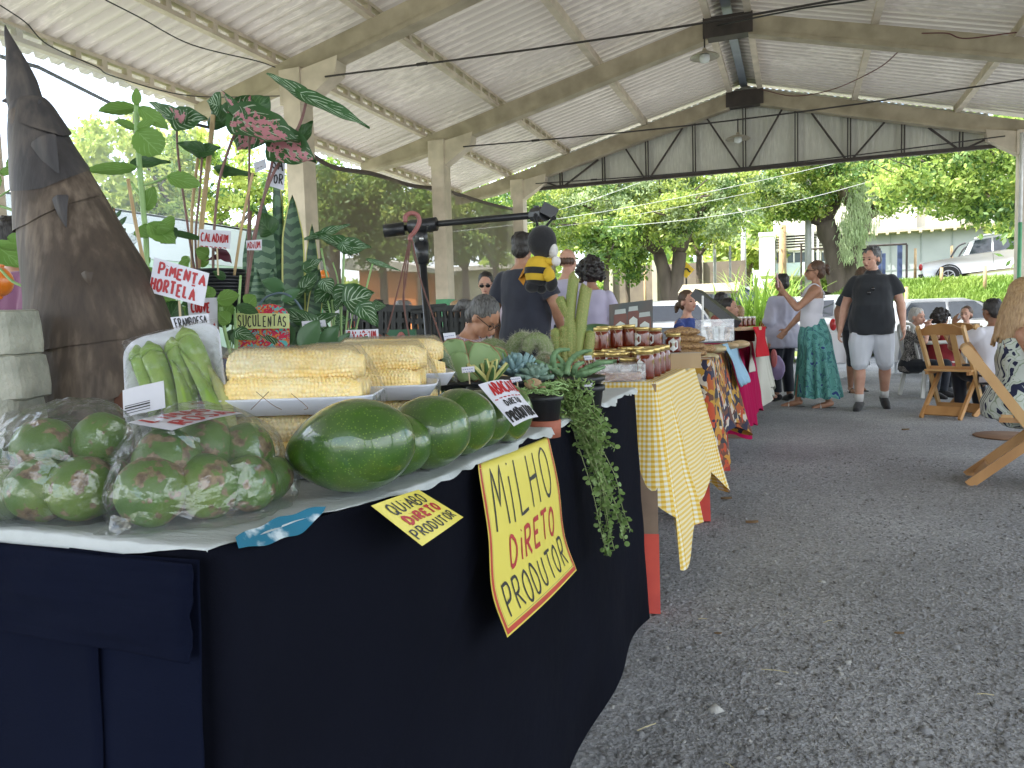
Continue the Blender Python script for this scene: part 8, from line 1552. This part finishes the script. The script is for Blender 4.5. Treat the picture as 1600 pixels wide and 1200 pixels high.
o = obj('dark_stool', MB().box((-.52, 6.9, .3), (.3, .3, .6)).box((-.52, 6.9, .62), (.36, .36, .04)), m_woodb, loc=(-.52, 6.9, 0)); tag(o, 'dark wooden stool standing below the red cloth', 'stool')
t = thing('jar_shelf', 'low wooden shelf with small labelled jars beyond the acrylic box', 'shelf', tuple(PD(1163, 520, 5.6))); a, b = PD(1144, 514, 5.4), PD(1176, 513, 5.6); obj('shelf_board', MB().beam(a, b, .14, .025), m_woodl, t); obj('back_board', MB().beam(a+Vector((0, .05, -.05)), b+Vector((0, .05, -.05)), .03, .09), m_blk, t)
for k, (x, lab) in enumerate(((1149, 'first small dark jar on the wooden shelf'), (1156, 'second small dark jar on the wooden shelf'), (1163, 'third small dark jar on the wooden shelf'), (1170, 'fourth small dark jar on the wooden shelf, beside the green ones'), (1177, 'last small jar at the end of the wooden shelf'))): p = PD(x, 512, 5.45+.03*k); p.z = a.z+.014; jar(lab, p, .018, .07, m_wfr, vrot(p), 'small jars on the wooden shelf', False)
trestle('table under the grey mesh cloth behind the stalls', -1.2, 7.6, 9.4, .84, False)
draped('grey_cloth', 'grey mesh cloth over a table beyond the stalls, right of the woman in blue', -.62, -2.4, 7.4, 9.2, .93, lambda x, y, nx, ny: .5, m_greyc, .03, .01, 2)
m_crate = mat('black_crate', (.010,.012,.011), .5, (.018,.021,.019), 12, .05)
def crate(lab, c, w=.36, dpt=.28, h=.30, rz=0, rot=None):
 t = thing('plastic_crate', lab, 'crate', c, rz, group='black plastic crates stood on end', rot=rot); M = mw(t); mb = MB()
 for s in (1, -1):
  mb.box((s*w/2, 0, h/2), (.012, dpt, .02), M=M)
  for k in range(7): mb.box((s*w/2, 0, .02+k*(h-.03)/6), (.012, dpt, .016), M=M)
  for k in range(6): mb.box((s*w/2, -dpt/2+k*dpt/5, h/2), (.014, .014, h), M=M)
  for k in range(7): mb.box((0, s*dpt/2, .02+k*(h-.03)/6), (w, .012, .016), M=M)
  for k in range(8): mb.box((-w/2+k*w/7, s*dpt/2, h/2), (.014, .014, h), M=M)
 mb.box((0, 0, .01), (w, dpt, .014), M=M); obj('lattice', mb, m_crate, t); obj('rim', MB().box((0, dpt/2, h), (w+.03, .025, .025), M=M).box((0, -dpt/2, h), (w+.03, .025, .025), M=M).box((w/2, 0, h), (.025, dpt, .025), M=M).box((-w/2, 0, h), (.025, dpt, .025), M=M), m_crate, t); return t
names = ['first black crate from the left behind the boom pole', 'second black crate from the left', 'third black crate, just left of the boom pole', 'fourth black crate, directly behind the boom pole', 'fifth black crate right of the boom pole', 'sixth black crate, left of the vendor tag', 'seventh black crate behind the vendor tag', 'last black crate beside the seated vendor']
for i in range(8): x = 572+i*23; p = PD(x, 480+3*(i % 2), 4.9); crate(names[i], (p.x, p.y, .72), .28, .10, p.z-.72, base_rz+.1*sin(i*2), (0, .06*sin(i), base_rz))
o = obj('crate_table', MB().box((PD(650, 540, 5).x, PD(650, 540, 5).y, .36), (1.4, .6, .71), (0, 0, base_rz)), m_woodb, loc=PD(650, 540, 5)); tag(o, 'low table under the black crates', 'table')
t = thing('green_tub', 'green plastic tub edge in front of the black crates', 'tub', tuple(PD(630, 532, 3.6))); obj('tub_wall', MB().beam(PD(606, 528, 3.6), PD(650, 527, 3.6), .05, .075), mat('green_tub', (.02,.11,.05), .4), t); obj('handle', MB().ell(PD(627, 530, 3.57), (.022, .015, .035), None, 12, 8), m_hook, t, True)
m_wo = mat('white_carton', (.62,.64,.68), .6); m_or = mat('orange_print', (.60,.10,.03), .5, (.5,.08,.03), 10)
for i, (x0, y0, x1, y1, d, lab) in enumerate(((548, 474, 610, 512, 6.0, 'white box with an orange printed lid left of the grey haired man'), (512, 470, 548, 500, 6.3, 'plain white foam box behind the round caladium leaf'))):
 a, b = PD(x0, y1, d), PD(x1, y0, d); t = thing('cool_box', lab, 'box', (a.x, a.y, a.z-.05), group='white boxes behind the plants'); w = (b-a).dot(CR); h = b.z-a.z; c = (a+b)/2
 obj('box_body', MB().box(c+CF*.15, (w, .3, h), (0, 0, base_rz)), m_wo, t)
 if i == 0: obj('orange_print', MB().box(c-CU*h*.36-CF*.003+CF*.0, (w*1.01, .302, h*.30), (0, 0, base_rz)).box(c+CF*.15+CU*h*.25, (w*.72, .303, h*.25), (0, 0, base_rz)), m_or, t)
o = obj('red_box', MB().box(PD(592, 515, 5.9), (.20, .25, .10), (0, 0, base_rz)), m_or, loc=PD(592, 515, 5.9)); tag(o, 'flat red orange box beside the hanger strands', 'box')
o = obj('box_table', MB().box((PD(570, 530, 6.2).x, PD(570, 530, 6.2).y, .40), (1.2, .6, .80), (0, 0, base_rz)), m_woodb, loc=PD(570, 530, 6.2)); tag(o, 'table carrying the white and orange boxes', 'table')
o = obj('plant_bench', MB().box((-1.55, 3.05, .62), (1.6, .9, .10)), m_blk, loc=(-1.55, 3.05, 0)); tag(o, 'dark bench behind the near table holding pots', 'bench')
t = thing('small_white_mug', 'tiny white bowl and wooden slats left of the bamboo shoot base', 'bowl', tuple(PD(70, 640, 1.9))); obj('bowl', MB().ell(PD(72, 630, 1.9), .018, None, 12, 8), m_wo, t, True)
for k in range(3): obj('slat', MB().box(PD(66, 640+k*9, 1.92), (.06, .03, .008), (0, .05*k, base_rz)), m_woodl, t)
for x, y, d, r, lab in ((-2, 440, 3.6, .062, 'orange balloon at the left edge beside the plum shirt'), (506, 431, 6.5, .045, 'small orange balloon behind the snake plants'), (8, 414, 4.2, .045, 'small dark orange balloon above the larger one at the left edge')):
 p = PD(x, y, d); t = thing('balloon', lab, 'balloon', tuple(p), group='orange balloons'); obj('rubber', MB().ell(p, (r, r, r*1.15), None, 20, 14), mat('orange_rubber', (.75,.20,.015), .3, coat=.4), t, True); obj('knot', MB().ell(p-Vector((0, 0, r*1.16)), .012, None, 8, 6), mat('orange_rubber', (.75,.20,.015)), t)
def seated(hip_h=.50, **k): d = dict(pel=(0, 0, hip_h), knR=(.12, .42, hip_h+.0), anR=(.12, .40, .09), knL=(-.12, .42, hip_h+.0), anL=(-.12, .38, .09), elR=(.24, .12, hip_h+.22), wrR=(.16, .36, hip_h+.17), elL=(-.24, .12, hip_h+.22), wrL=(-.16, .36, hip_h+.17)); d.update(k); return d
def at_head(x, y, d, zhead_local, off=None):  # base point below a head seen at (x, y)
 p = PD(x, y, d)-(Vector(off) if off else Vector((0, 0, 0))); return (p.x, p.y, max(0, p.z-zhead_local))
SG = 'seated people under the roof'
person('woman vendor with grey tied back hair and glasses bent over behind the cacti', at_head(772, 492, 4.15, 1.07, (.28, -.04, 0)), face_dir(.95, -.15), 1.60, seated(.58, lean=.30, elR=(.24, .25, .70), wrR=(.10, .45, .68), elL=(-.24, .25, .70), wrL=(-.10, .45, .68)), 'tan', ('pony', 'saltpepper'),
 (('shirt', f_flor, dict(sleeve=.6)), ('pants', f_dark, {})), fem=True, fat=.5, voxel=.008, look=(0, .45), glasses='clear')
p = PD(818, 470, 6.2)
person('man in navy t shirt and dark cap seen from behind under the toy bee', (p.x, p.y, 0), face_dir(.15, 1), 1.80, dict(elR=(.27, .02, 1.13), wrR=(.25, .16, .92)), 'tan', ('short', 'black'), (('shirt', f_navy, dict(sleeve=.7, ease=.02)), ('pants', f_dark, {}), ('shoes', f_black, {})), fat=.5, voxel=.009, look=(.2, .1))
p = PD(888, 470, 7.3)
person('balding man in pale lavender t shirt seen from behind left of the curly haired woman', (p.x, p.y, 0), face_dir(.35, 1), 1.76, {}, 'fair', ('bald', 'brown'), (('shirt', f_lav, dict(sleeve=.7)), ('pants', f_dark, {}), ('shoes', f_black, {})), fat=.3)
p = PD(925, 470, 6.6)
person('woman with dark curly hair and pale lavender t shirt seen from behind', (p.x, p.y, 0), face_dir(-.2, 1), 1.60, {}, 'tan', ('curly', 'black', .135), (('shirt', f_lav, dict(sleeve=.7)), ('pants', f_dark, {}), ('shoes', f_black, {})), fem=True, fat=.5, voxel=.009)
p = PD(760, 452, 7.4)
person('man with sunglasses and tied dark hair in a pale pink t shirt looking down', (p.x, p.y, 0), face_dir(-.1, -1), 1.56, {}, 'fair', ('pony', 'black'), (('shirt', cloth('pale_pink_tee', (.62,.54,.62)), dict(sleeve=.7)), ('pants', f_dark, {}), ('shoes', f_black, {})), look=(.35, .3), glasses='sun', voxel=.009)
person('grey haired man with glasses in a dark jacket and red collar beyond the crates', at_head(632, 480, 7.3, 1.18), face_dir(1, -.1), 1.70, seated(.50), 'fair', ('short', 'grey'), (('shirt', f_navy, dict(sleeve=1.7, collar=False, ease=.03)), ('pants', f_dark, {})), glasses='clear', group=SG)
person('blonde woman resting her cheek on her hand beyond the crates', at_head(714, 474, 9.6, 1.15), face_dir(1, -.3), 1.62, seated(.50, elR=(.20, .32, .84), wrR=(.06, .25, 1.05), elL=(-.2, .32, .84), wrL=(-.05, .25, 1.03)), 'fair', ('pony', 'blond'), (('shirt', f_char, dict(sleeve=.8)), ('pants', f_dark, {})), fem=True, group=SG)
person('dark haired person seated far behind the white and orange box', at_head(592, 472, 10.5, 1.15), face_dir(0, 1), 1.62, seated(.50), 'tan', ('short', 'black'), (('shirt', f_char, {}), ('pants', f_dark, {})), group=SG)
p = PD(34, 470, 4.1)
person('person in plum shirt and dark trousers partly hidden by the bamboo shoot', (p.x, p.y, 0), face_dir(.3, 1), 1.70, {}, 'tan', ('short', 'black'), (('shirt', f_purp, dict(sleeve=.9, ease=.03, wr=.016)), ('pants', f_dark, {}), ('shoes', f_black, {})), fat=.3)
person('woman in royal blue ruffled sleeveless top seated behind the granola', at_head(1074, 456, 7.6, 1.18), face_dir(.9, -.5), 1.62, seated(.52), 'fair', ('pony', 'brown'), (('shirt', f_blue, dict(sleeve=.22, ease=.02, wr=.02, ws=14)), ('pants', f_dark, {})), fem=True, fat=.2, voxel=.009, look=(-.2, 0), group=SG)
person('woman with tied dark hair facing right behind the slanted board', at_head(1139, 464, 9.0, 1.18), face_dir(1, -.2), 1.6, seated(.5), 'fair', ('bun', 'black'), (('shirt', f_char, {}), ('pants', f_dark, {})), fem=True, group=SG)
person('person with short black hair behind the tied haired woman', at_head(1128, 460, 10.0, 1.2), face_dir(.8, .6), 1.68, seated(.5), 'tan', ('short', 'black'), (('shirt', cloth('brick_tee', (.30,.05,.04)), {}), ('pants', f_dark, {})), group=SG)
person('child sized person in orange at the far end of the stalls', at_head(1152, 474, 10.4, 1.05), face_dir(-1, 0), 1.45, seated(.45), 'fair', ('short', 'blond'), (('shirt', cloth('orange_tee', (.6,.16,.05)), {}), ('pants', f_dark, {})), group=SG)
person('person with black hair seen over the honey poster', at_head(968, 468, 9.5, 1.2), face_dir(0, 1), 1.6, seated(.45), 'tan', ('short', 'black'), (('shirt', f_char, {}), ('pants', f_dark, {})), group=SG)
person('elderly woman in a grey patterned blouse with hands at her face behind the polo man', at_head(1424, 486, 9.4, 1.06), face_dir(.9, -.7), 1.55, seated(.45, lean=.12, elR=(.18, .30, .76), wrR=(.05, .26, .95), elL=(-.18, .32, .76), wrL=(-.04, .27, .93)), 'fair', ('short', 'white'), (('shirt', f_blotch, dict(sleeve=.9)), ('pants', f_dark, {}), ('shoes', f_black, {})), fem=True, fat=.2, group=SG)
person('woman with dark curly hair in a dark red top seated with her back to us', at_head(1465, 489, 9.3, 1.02), face_dir(.7, .7), 1.56, seated(.43, lean=.12), 'tan', ('curly', 'black', .12), (('shirt', f_red, dict(sleeve=1.5, ease=.03)), ('pants', f_dark, {}), ('shoes', f_black, {})), fem=True, fat=.6, voxel=.009, group=SG)
person('person with black hair in a white t shirt leaning on the table at right', at_head(1562, 470, 7.3, 1.10), face_dir(-.55, 1), 1.62, seated(.45, lean=.15, elL=(-.30, .30, .72), wrL=(-.18, .42, .95), elR=(.28, .22, .70)), 'brown', ('short', 'black'), (('shirt', f_white, dict(sleeve=.75, ease=.025)), ('pants', f_dark, {}), ('shoes', f_black, {})), fat=.3, voxel=.009, group=SG)
person('woman with brown hair facing us across the far table at right', at_head(1510, 493, 10.5, 1.02), face_dir(-.6, -1), 1.55, seated(.45), 'fair', ('bun', 'brown'), (('shirt', f_char, {}), ('pants', f_dark, {})), fem=True, group=SG)
q = PZ(1640, 655, .45);
person('woman in leaf print strappy dress with long fair hair seated at the right edge', (1.215, 5.30, 0), face_dir(.98, -.1), 1.66, seated(.52, lean=.08), 'tan', ('long', 'blond', .34), (('tank', f_dress, dict(z0=-.12, z1=.40, ease=.018, flare=.03, wr=.008, name='dress_top')), ('pants', f_dress, dict(loose=.05, len=1.5, name='dress_skirt'))), fem=True, fat=.7, voxel=.008, look=(.2, .1), group=SG)
m_chair = mat('varnished_wood', (.50,.27,.10), .45, (.38,.19,.065), 4, .15, .002, mapping=(1, 1, .2), coat=.2); m_chair2 = mat('honey_wood', (.60,.38,.16), .45, (.50,.29,.11), 4, .15, .002, mapping=(1, 1, .2), coat=.2)
def folding_chair(lab, loc, rz, m=m_chair, mi=m_chair2, s=1.0):
 """slatted folding chair: crossed legs, open back with two slats; faces +Y locally"""
 t = thing('folding_chair', lab, 'chair', loc, rz, group='wooden folding chairs'); M = mw(t) @ Matrix.Scale(s, 4)
 def V_(*p): return M @ Vector(p)
 X = M.to_3x3() @ Vector((1, 0, 0))
 for sx in (.20, -.20):
  mb = MB(); P = [V_(sx, .28, 0), V_(sx, .0, .42), V_(sx, -.18, .68), V_(sx, -.32, .87)]
  for a, b in zip(P[:-1], P[1:]): mb.beam(a, b+(b-a).normalized()*.006, .024, .055, up=tuple(X.cross(b-a)))
  mb.tube([P[-1]-X*.012, P[-1]+X*.012], .028, 14); obj('back_leg', mb, mi, t)
  q = sx*.86; obj('front_leg', MB().beam(V_(q, -.30, 0), V_(q, .19, .44), .024, .052, up=tuple(X.cross(V_(q, .19, .44)-V_(q, -.30, 0)))), m, t)
  obj('hinge_bolt', MB().ell(V_(sx*1.08, .095, .275), .008, None, 8, 6), m_frm, t, True)
 obj('top_rail', MB().extrude([tuple(V_(x, -.25-(z-.80)*.6, z-.0)) for x, z in ((-.19, .80), (.19, .80), (.19, .86), (.10, .90), (0, .915), (-.10, .90), (-.19, .86))], tuple(M.to_3x3() @ Vector((0, .022, 0)))), m, t)
 for x0 in (-.085, .085): obj('back_slat', MB().beam(V_(x0*.9, -.04, .47), V_(x0, -.25, .81), .05, .014, up=tuple(V_(0, 1, .3)-V_(0, 0, 0))), mi, t)
 obj('lower_back_rail', MB().box((0, -.05, .47), (.40, .02, .05), M=M), m, t)
 for k in range(5): obj('seat_slat', MB().box((0, -.10+k*.078, .455), (.42, .062, .018), M=M), m if k % 2 else mi, t)
 for sx in (.185, -.185): obj('seat_rail', MB().box((sx, .06, .430), (.024, .40, .032), M=M), m, t)
 obj('stretcher', MB().box((0, .19, .09), (.40, .02, .045), M=M), m, t); obj('stretcher', MB().box((0, -.22, .07), (.34, .10, .018), (.9, 0, 0), M=M), m, t); return t
m_frm = mat('zinc_bolt', (.6,.6,.6), .3, metal=.8)
def plastic_chair(lab, loc, rz):
 t = thing('plastic_chair', lab, 'chair', loc, rz, group='white plastic chairs'); M = mw(t); m = mat('white_plastic', (.66,.66,.64), .35, (.58,.58,.55), 3, .05)
 def V_(*p): return M @ Vector(p)
 for sx in (1, -1):
  for sy in (1, -1): obj('leg', MB().beam(V_(sx*.21, sy*.19, .43), V_(sx*.26, sy*.25, 0), .045, .022, up=tuple(V_(sx, 0, 0)-V_(0, 0, 0))), m, t)
  mb = MB(); mb.tube(bez([V_(sx*.27, .22, .42), V_(sx*.29, .20, .62), V_(sx*.29, .05, .66), V_(sx*.25, -.20, .66)], 5), .022, 8); obj('armrest', mb, m, t, True)
 obj('seat', MB().grid(lambda u, v: V_((u-.5)*.46, (v-.5)*.44, .43-.02*sin(pi*u)*sin(pi*v)), 10, 10), m, t, True).modifiers.new('t', 'SOLIDIFY').thickness = .02
 fr = obj('backrest_frame', MB().tube(bez([V_(-.23, -.21, .43), V_(-.24, -.27, .70), V_(-.17, -.32, .86), V_(0, -.33, .89), V_(.17, -.32, .86), V_(.24, -.27, .70), V_(.23, -.21, .43)], 5), .018, 8), m, t, True)
 for k in range(4): x = -.12+.08*k; obj('back_slat', MB().beam(V_(x, -.215, .43), V_(x*1.05, -.32, .86), .05, .012, up=tuple(V_(0, 1, 0)-V_(0, 0, 0))), m, t)
 return t
folding_chair('near wooden folding chair at the right edge, under the woman in the leaf dress', (1.254, 5.244, 0), face_dir(.985, -.15), s=.92)
p = PZ(1487, 650, 0); folding_chair('empty wooden folding chair in the aisle behind the red top', (p.x, p.y, 0), face_dir(.55, 1))
p = PZ(1535, 655, 0); folding_chair('wooden folding chair between the empty one and the leaf dress', (p.x+.1, p.y+.5, 0), face_dir(.8, .6))
p = PZ(1408, 618, 0); plastic_chair('white plastic chair under the woman in the dark red top', (p.x+.33, p.y+.0, 0), face_dir(.9, .35))
p = PZ(1565, 640, 0); plastic_chair('white plastic chair under the person in the white t shirt', (p.x, p.y-.1, 0), face_dir(-.4, 1))
def cafe_table(lab, c, w, d_, h, m, rz=0, drop=.45):
 t = thing('cafe_table', lab, 'table', c, rz, group='tables of the eating area'); M = mw(t); obj('tabletop', MB().box((0, 0, h-.02), (w, d_, .03), M=M), m_wo, t)
 for sx in (1, -1):
  for sy in (1, -1): obj('leg', MB().box((sx*(w/2-.05), sy*(d_/2-.05), h/2-.02), (.035, .035, h-.04), M=M), m_wo, t)
 if m:
  mb = MB(); mb.box((0, 0, h+.001), (w+.02, d_+.02, .006), M=M)
  for (x0, y0, x1, y1) in ((-w/2, -d_/2, w/2, -d_/2), (w/2, -d_/2, w/2, d_/2), (w/2, d_/2, -w/2, d_/2), (-w/2, d_/2, -w/2, -d_/2)):
   nx, ny = (y1-y0), -(x1-x0); L = math.hypot(nx, ny); nx /= L; ny /= L
   mb.grid(lambda u, v: M @ Vector((lerp(x0, x1, u)+nx*(.012+v*(.05+.02*sin(u*20))), lerp(y0, y1, u)+ny*(.012+v*(.05+.02*sin(u*20))), h-drop*v*(1+.18*abs(u-.5)*2))), 24, 6)
  o = obj('table_cover', mb, m, loc=Vector(c)); tag(o, 'white cover of the '+lab, 'tablecloth', 'white covers in the eating area')
 return t
p = PZ(1300, 592, 0); cafe_table('table between the phone woman and the polo man', (p.x, p.y, 0), .8, .8, .74, m_whc, .2)
p = PZ(1520, 600, 0); cafe_table('white table between the red top and the white t shirt', (p.x, p.y, 0), .75, .75, .72, None, .15)
p = PZ(1440, 585, 0); cafe_table('table beyond the elderly woman', (p.x, p.y, 0), .75, .75, .72, m_whc, .1)
c = PD(1502, 517, 8.6); t = thing('wooden_box', 'dark wooden rack with two white openings on the white table', 'rack', tuple(c-Vector((0, 0, .09)))); a, b = PD(1484, 508, 8.6), PD(1526, 507, 8.6); obj('top_board', MB().beam(a, b, .12, .03), m_woodb, t); a2, b2 = PD(1484, 520, 8.6), PD(1526, 519, 8.6); obj('bottom_board', MB().beam(a2, b2, .12, .03), m_woodb, t)
for x in (1485, 1504, 1525): obj('upright', MB().beam(PD(x, 509, 8.6), PD(x, 520, 8.6), .12, .03), m_woodb, t)
p = PZ(1575, 682, .0); o = obj('cardboard_round', MB().lathe([(.001, .012), (.24, .012), (.25, .006), (.24, 0)], 28, Matrix.Translation(p)), mat('brown_board', (.24,.14,.08), .8, (.18,.10,.06), 6), smooth=True, loc=p); tag(o, 'round brown board lying on the gravel behind the near folding chair', 'board')
m_wht = mat('white_car_paint', (.84,.85,.86), .3, (.82,.83,.84), 2, 0, coat=.8); m_slv = mat('silver_car_paint', (.45,.46,.48), .3, metal=.3, bmp=0, coat=.7); m_blc = mat('blue_car_paint', (.03,.06,.13), .25, bmp=0, coat=.8); m_gls = mat('car_glass', (.02,.026,.034), .06, bmp=0); m_tyre = mat('tyre_rubber', (.018,.018,.018), .85); m_rim = mat('alloy_rim', (.5,.5,.52), .3, metal=.8); m_lamp = mat('head_lamp', (.6,.62,.65), .1, bmp=0, coat=.8); m_tail = mat('tail_lamp', (.35,.01,.01), .2, bmp=0); m_plast = mat('dark_trim', (.03,.03,.032), .6)
def vehicle(name, lab, loc, rz, paint, kind='car', scale=1.0, group='vehicles parked outside', pitch=0):
 t = thing(name, lab, 'pickup truck' if kind == 'pickup' else 'car', loc, rz, group=group, rot=(pitch, 0, rz)); M = mw(t) @ Matrix.Scale(scale, 4); L = 4.7 if kind == 'pickup' else 4.1; W_ = 1.76; hw = W_/2
 if kind == 'pickup': low = [(-2.35, .50), (-2.35, .98), (-1.05, 1.02), (-.95, 1.04), (.85, 1.04), (1.05, 1.02), (1.95, .92), (2.25, .80), (2.35, .55), (2.28, .34), (-2.3, .38)]; cab = [(-.95, 1.02), (-.72, 1.52), (-.35, 1.62), (.30, 1.62), (.62, 1.52), (1.12, 1.02)]; ax = (-1.42, 1.45); wr_ = .36
 else: low = [(-2.02, .42), (-2.05, .82), (-1.9, .95), (-1.2, .97), (.85, .93), (1.25, .88), (1.85, .76), (2.03, .60), (2.05, .36), (1.98, .24), (-1.98, .26)]; cab = [(-1.85, .93), (-1.45, 1.36), (-1.0, 1.46), (.1, 1.46), (.45, 1.36), (1.12, .92)]; ax = (-1.25, 1.28); wr_ = .31
 def shell(poly, w0, w1, z0, z1, nseg=7):
  """rounded prism: half width depends on height, plan ends tapered"""
  mb = MB(); P = []
  for k in range(len(poly)):
   a, b = poly[k], poly[(k+1) % len(poly)]; P += [(lerp(a[0], b[0], j/4), lerp(a[1], b[1], j/4)) for j in range(4)]
  n = len(P); rows = []; cy = sum(p[0] for p in P)/n; cz = sum(p[1] for p in P)/n
  for s in np.linspace(-1, 1, nseg*2+1):
   row = []
   for y, z in P:
    w = lerp(w0, w1, max(0, min(1, (z-z0)/(z1-z0)))); e = abs(s)**5; row.append(M @ Vector((s*w*(1-.10*(abs(y)/2.3)**6), lerp(y, cy, .035*e), lerp(z, cz, .06*e))))
   rows.append(row)
  vs = [v for r in rows for v in r]; m = len(rows); fs = [(i*n+k, i*n+(k+1) % n, (i+1)*n+(k+1) % n, (i+1)*n+k) for i in range(m-1) for k in range(n)]+[tuple(range(n)), tuple((m-1)*n+k for k in range(n-1, -1, -1))]
  return mb.add(vs, fs)
 obj('body', shell(low, hw*.96, hw, .3, .7), paint, t, True); cb = obj('cabin', shell(cab, hw*.93, hw*.74, cab[0][1], cab[2][1]), paint, t, True)
 zc0, zc1 = cab[0][1]+.03, cab[2][1]-.09
 def side_glass(y0, y1, y2, y3, nm='side_window'):
  for s in (1, -1):
   w0, w1 = lerp(hw*.93, hw*.74, .05)+.012, lerp(hw*.93, hw*.74, .80)+.012; f = [(s*w0, y0, zc0), (s*w0, y1, zc0), (s*w1, y2, zc1), (s*w1, y3, zc1)]; mb = MB(); mb.add([M @ Vector(p) for p in f], [(0, 1, 2, 3)]); obj(nm, mb, m_gls, t)
 if kind == 'pickup': side_glass(-.72, -.02, -.02, -.52); side_glass(.04, .88, .45, .04)
 else: side_glass(-1.45, -.35, -.35, -1.12); side_glass(-.28, .85, .30, -.28)
 f0, f1 = cab[-1], cab[-2]; mb = MB(); mb.add([M @ Vector(p) for p in ((-hw*.84, f0[0]-.02, f0[1]+.04), (hw*.84, f0[0]-.02, f0[1]+.04), (hw*.70, f1[0]+.03, f1[1]+.01), (-hw*.70, f1[0]+.03, f1[1]+.01))], [(0, 1, 2, 3)]); obj('windscreen', mb, m_gls, t)
 f0, f1 = cab[0], cab[1]; mb = MB(); mb.add([M @ Vector(p) for p in ((-hw*.80, f0[0]+.01, f0[1]+.06), (hw*.80, f0[0]+.01, f0[1]+.06), (hw*.68, f1[0]-.03, f1[1]-.02), (-hw*.68, f1[0]-.03, f1[1]-.02))], [(3, 2, 1, 0)]); obj('rear_window', mb, m_gls, t)
 for y in ax:
  for s in (1, -1):
   w = obj('wheel', MB().lathe([(wr_*.55, -.10), (wr_*.92, -.105), (wr_, -.07), (wr_, .07), (wr_*.92, .105), (wr_*.55, .10)], 24, M @ Matrix.Translation((s*(hw-.09), y, wr_)) @ Matrix.Rotation(pi/2, 4, 'Y')), m_tyre, t, True); mb = MB()
   Mx = M @ Matrix.Translation((s*(hw+.012), y, wr_)) @ Matrix.Rotation(pi/2, 4, 'Y'); mb.lathe([(wr_*.60, -.02), (wr_*.62, 0), (wr_*.52, .0), (wr_*.50, -.03)], 20, Mx, cap=False)
   for k in range(6): a = k*pi/3; mb.beam(Mx @ Vector((0, 0, -.01)), Mx @ Vector((wr_*.56*cos(a), wr_*.56*sin(a), -.01)), .05, .02)
   obj('rim', mb, m_rim, w); obj('wheel_arch', MB().tube([M @ Vector((s*(hw-.015), y+(wr_+.05)*cos(a), wr_+(wr_+.05)*sin(a))) for a in np.linspace(-.1, pi+.1, 14)], .03, 6), m_plast if kind == 'pickup' else paint, t)
 for s in (1, -1):
  obj('headlight', MB().ell(M @ Vector((s*hw*.72, 2.18*(L/4.7 if kind == 'pickup' else .89), .74)), (.16, .14, .07), None, 12, 8), m_lamp, t, True); obj('tail_light', MB().ell(M @ Vector((s*hw*.88, -2.33 if kind == 'pickup' else -2.0, .82)), (.07, .05, .13), None, 10, 8), m_tail, t, True)
  obj('wing_mirror', MB().ell(M @ Vector((s*(hw+.06), cab[-1][0]-.25, cab[0][1]+.06)), (.09, .06, .07), None, 10, 8), paint, t, True)
  obj('door_seam', MB().box((s*(hw+.001), .02 if kind == 'pickup' else -.32, .72), (.006, .012, .5), M=M), m_plast, t)
 obj('bumper', MB().box((0, L/2-.03, .42), (W_*.92, .14, .16), M=M), m_plast if kind == 'pickup' else paint, t)
 if kind == 'pickup':
  obj('bumper', MB().box((0, -L/2+.0, .48), (W_*.92, .16, .16), M=M), m_plast, t); mb = MB()
  for s in (1, -1): mb.tube(bez([M @ Vector((s*.62, -1.35, 1.05)), M @ Vector((s*.58, -1.1, 1.40)), M @ Vector((s*.56, -.85, 1.50))], 4), .035, 8)
  obj('roll_bar', mb, m_plast, t);
  for s in (1, -1): obj('roof_rail', MB().tube(bez([M @ Vector((s*.60, -.55, 1.60)), M @ Vector((s*.60, -.3, 1.67)), M @ Vector((s*.60, .3, 1.67)), M @ Vector((s*.60, .55, 1.60))], 4), .02, 6), m_wfr, t)
 return t
p = PY(1560, 440, 32.5); vehicle('pickup_truck', 'white double cab pickup truck parked on the bank at the upper right', (p.x, 32.5, p.z+.02), -1.92, m_wht, 'pickup', pitch=.08)
vehicle('parked_car', 'white hatchback below the grass bank, behind the curly haired woman in red', (PY(1480, 490, 21.5).x, 21.5, -.12), -pi/2+.25, m_wht)
vehicle('parked_car', 'white car half hidden behind the honey poster', (PY(1018, 490, 19).x, 19, 0), .5, m_wht)
vehicle('parked_car', 'dark blue car beyond the stalls, left of the tall reeds', (PY(1158, 490, 26).x, 26, hterr(0, 26)), -pi/2-.3, m_blc)
vehicle('parked_car', 'silver car dimly seen through the net beside the second post', (PX(718, 490, -9.5).x, PX(718, 490, -9.5).y+4, 0), -.9, m_slv)
t = vehicle('parked_car', 'beige car with raised tailgate behind the woman in royal blue', (PY(1096, 490, 20).x, 20.5, 0), pi-.25+pi, mat('beige_car_paint', (.42,.36,.27), .3, bmp=0, coat=.6))
c = PY(1110, 445, 18.9); obj('raised_tailgate', MB().box((c.x, 18.7, 1.72), (1.35, .9, .06), (.25, 0, 0)), mat('beige_car_paint', (.42,.36,.27)), t)
vehicle('parked_car', 'pale car nose showing left of the white hatchback roof', (PY(1300, 492, 19.5).x, 19.5, 0), -.4, m_wht)
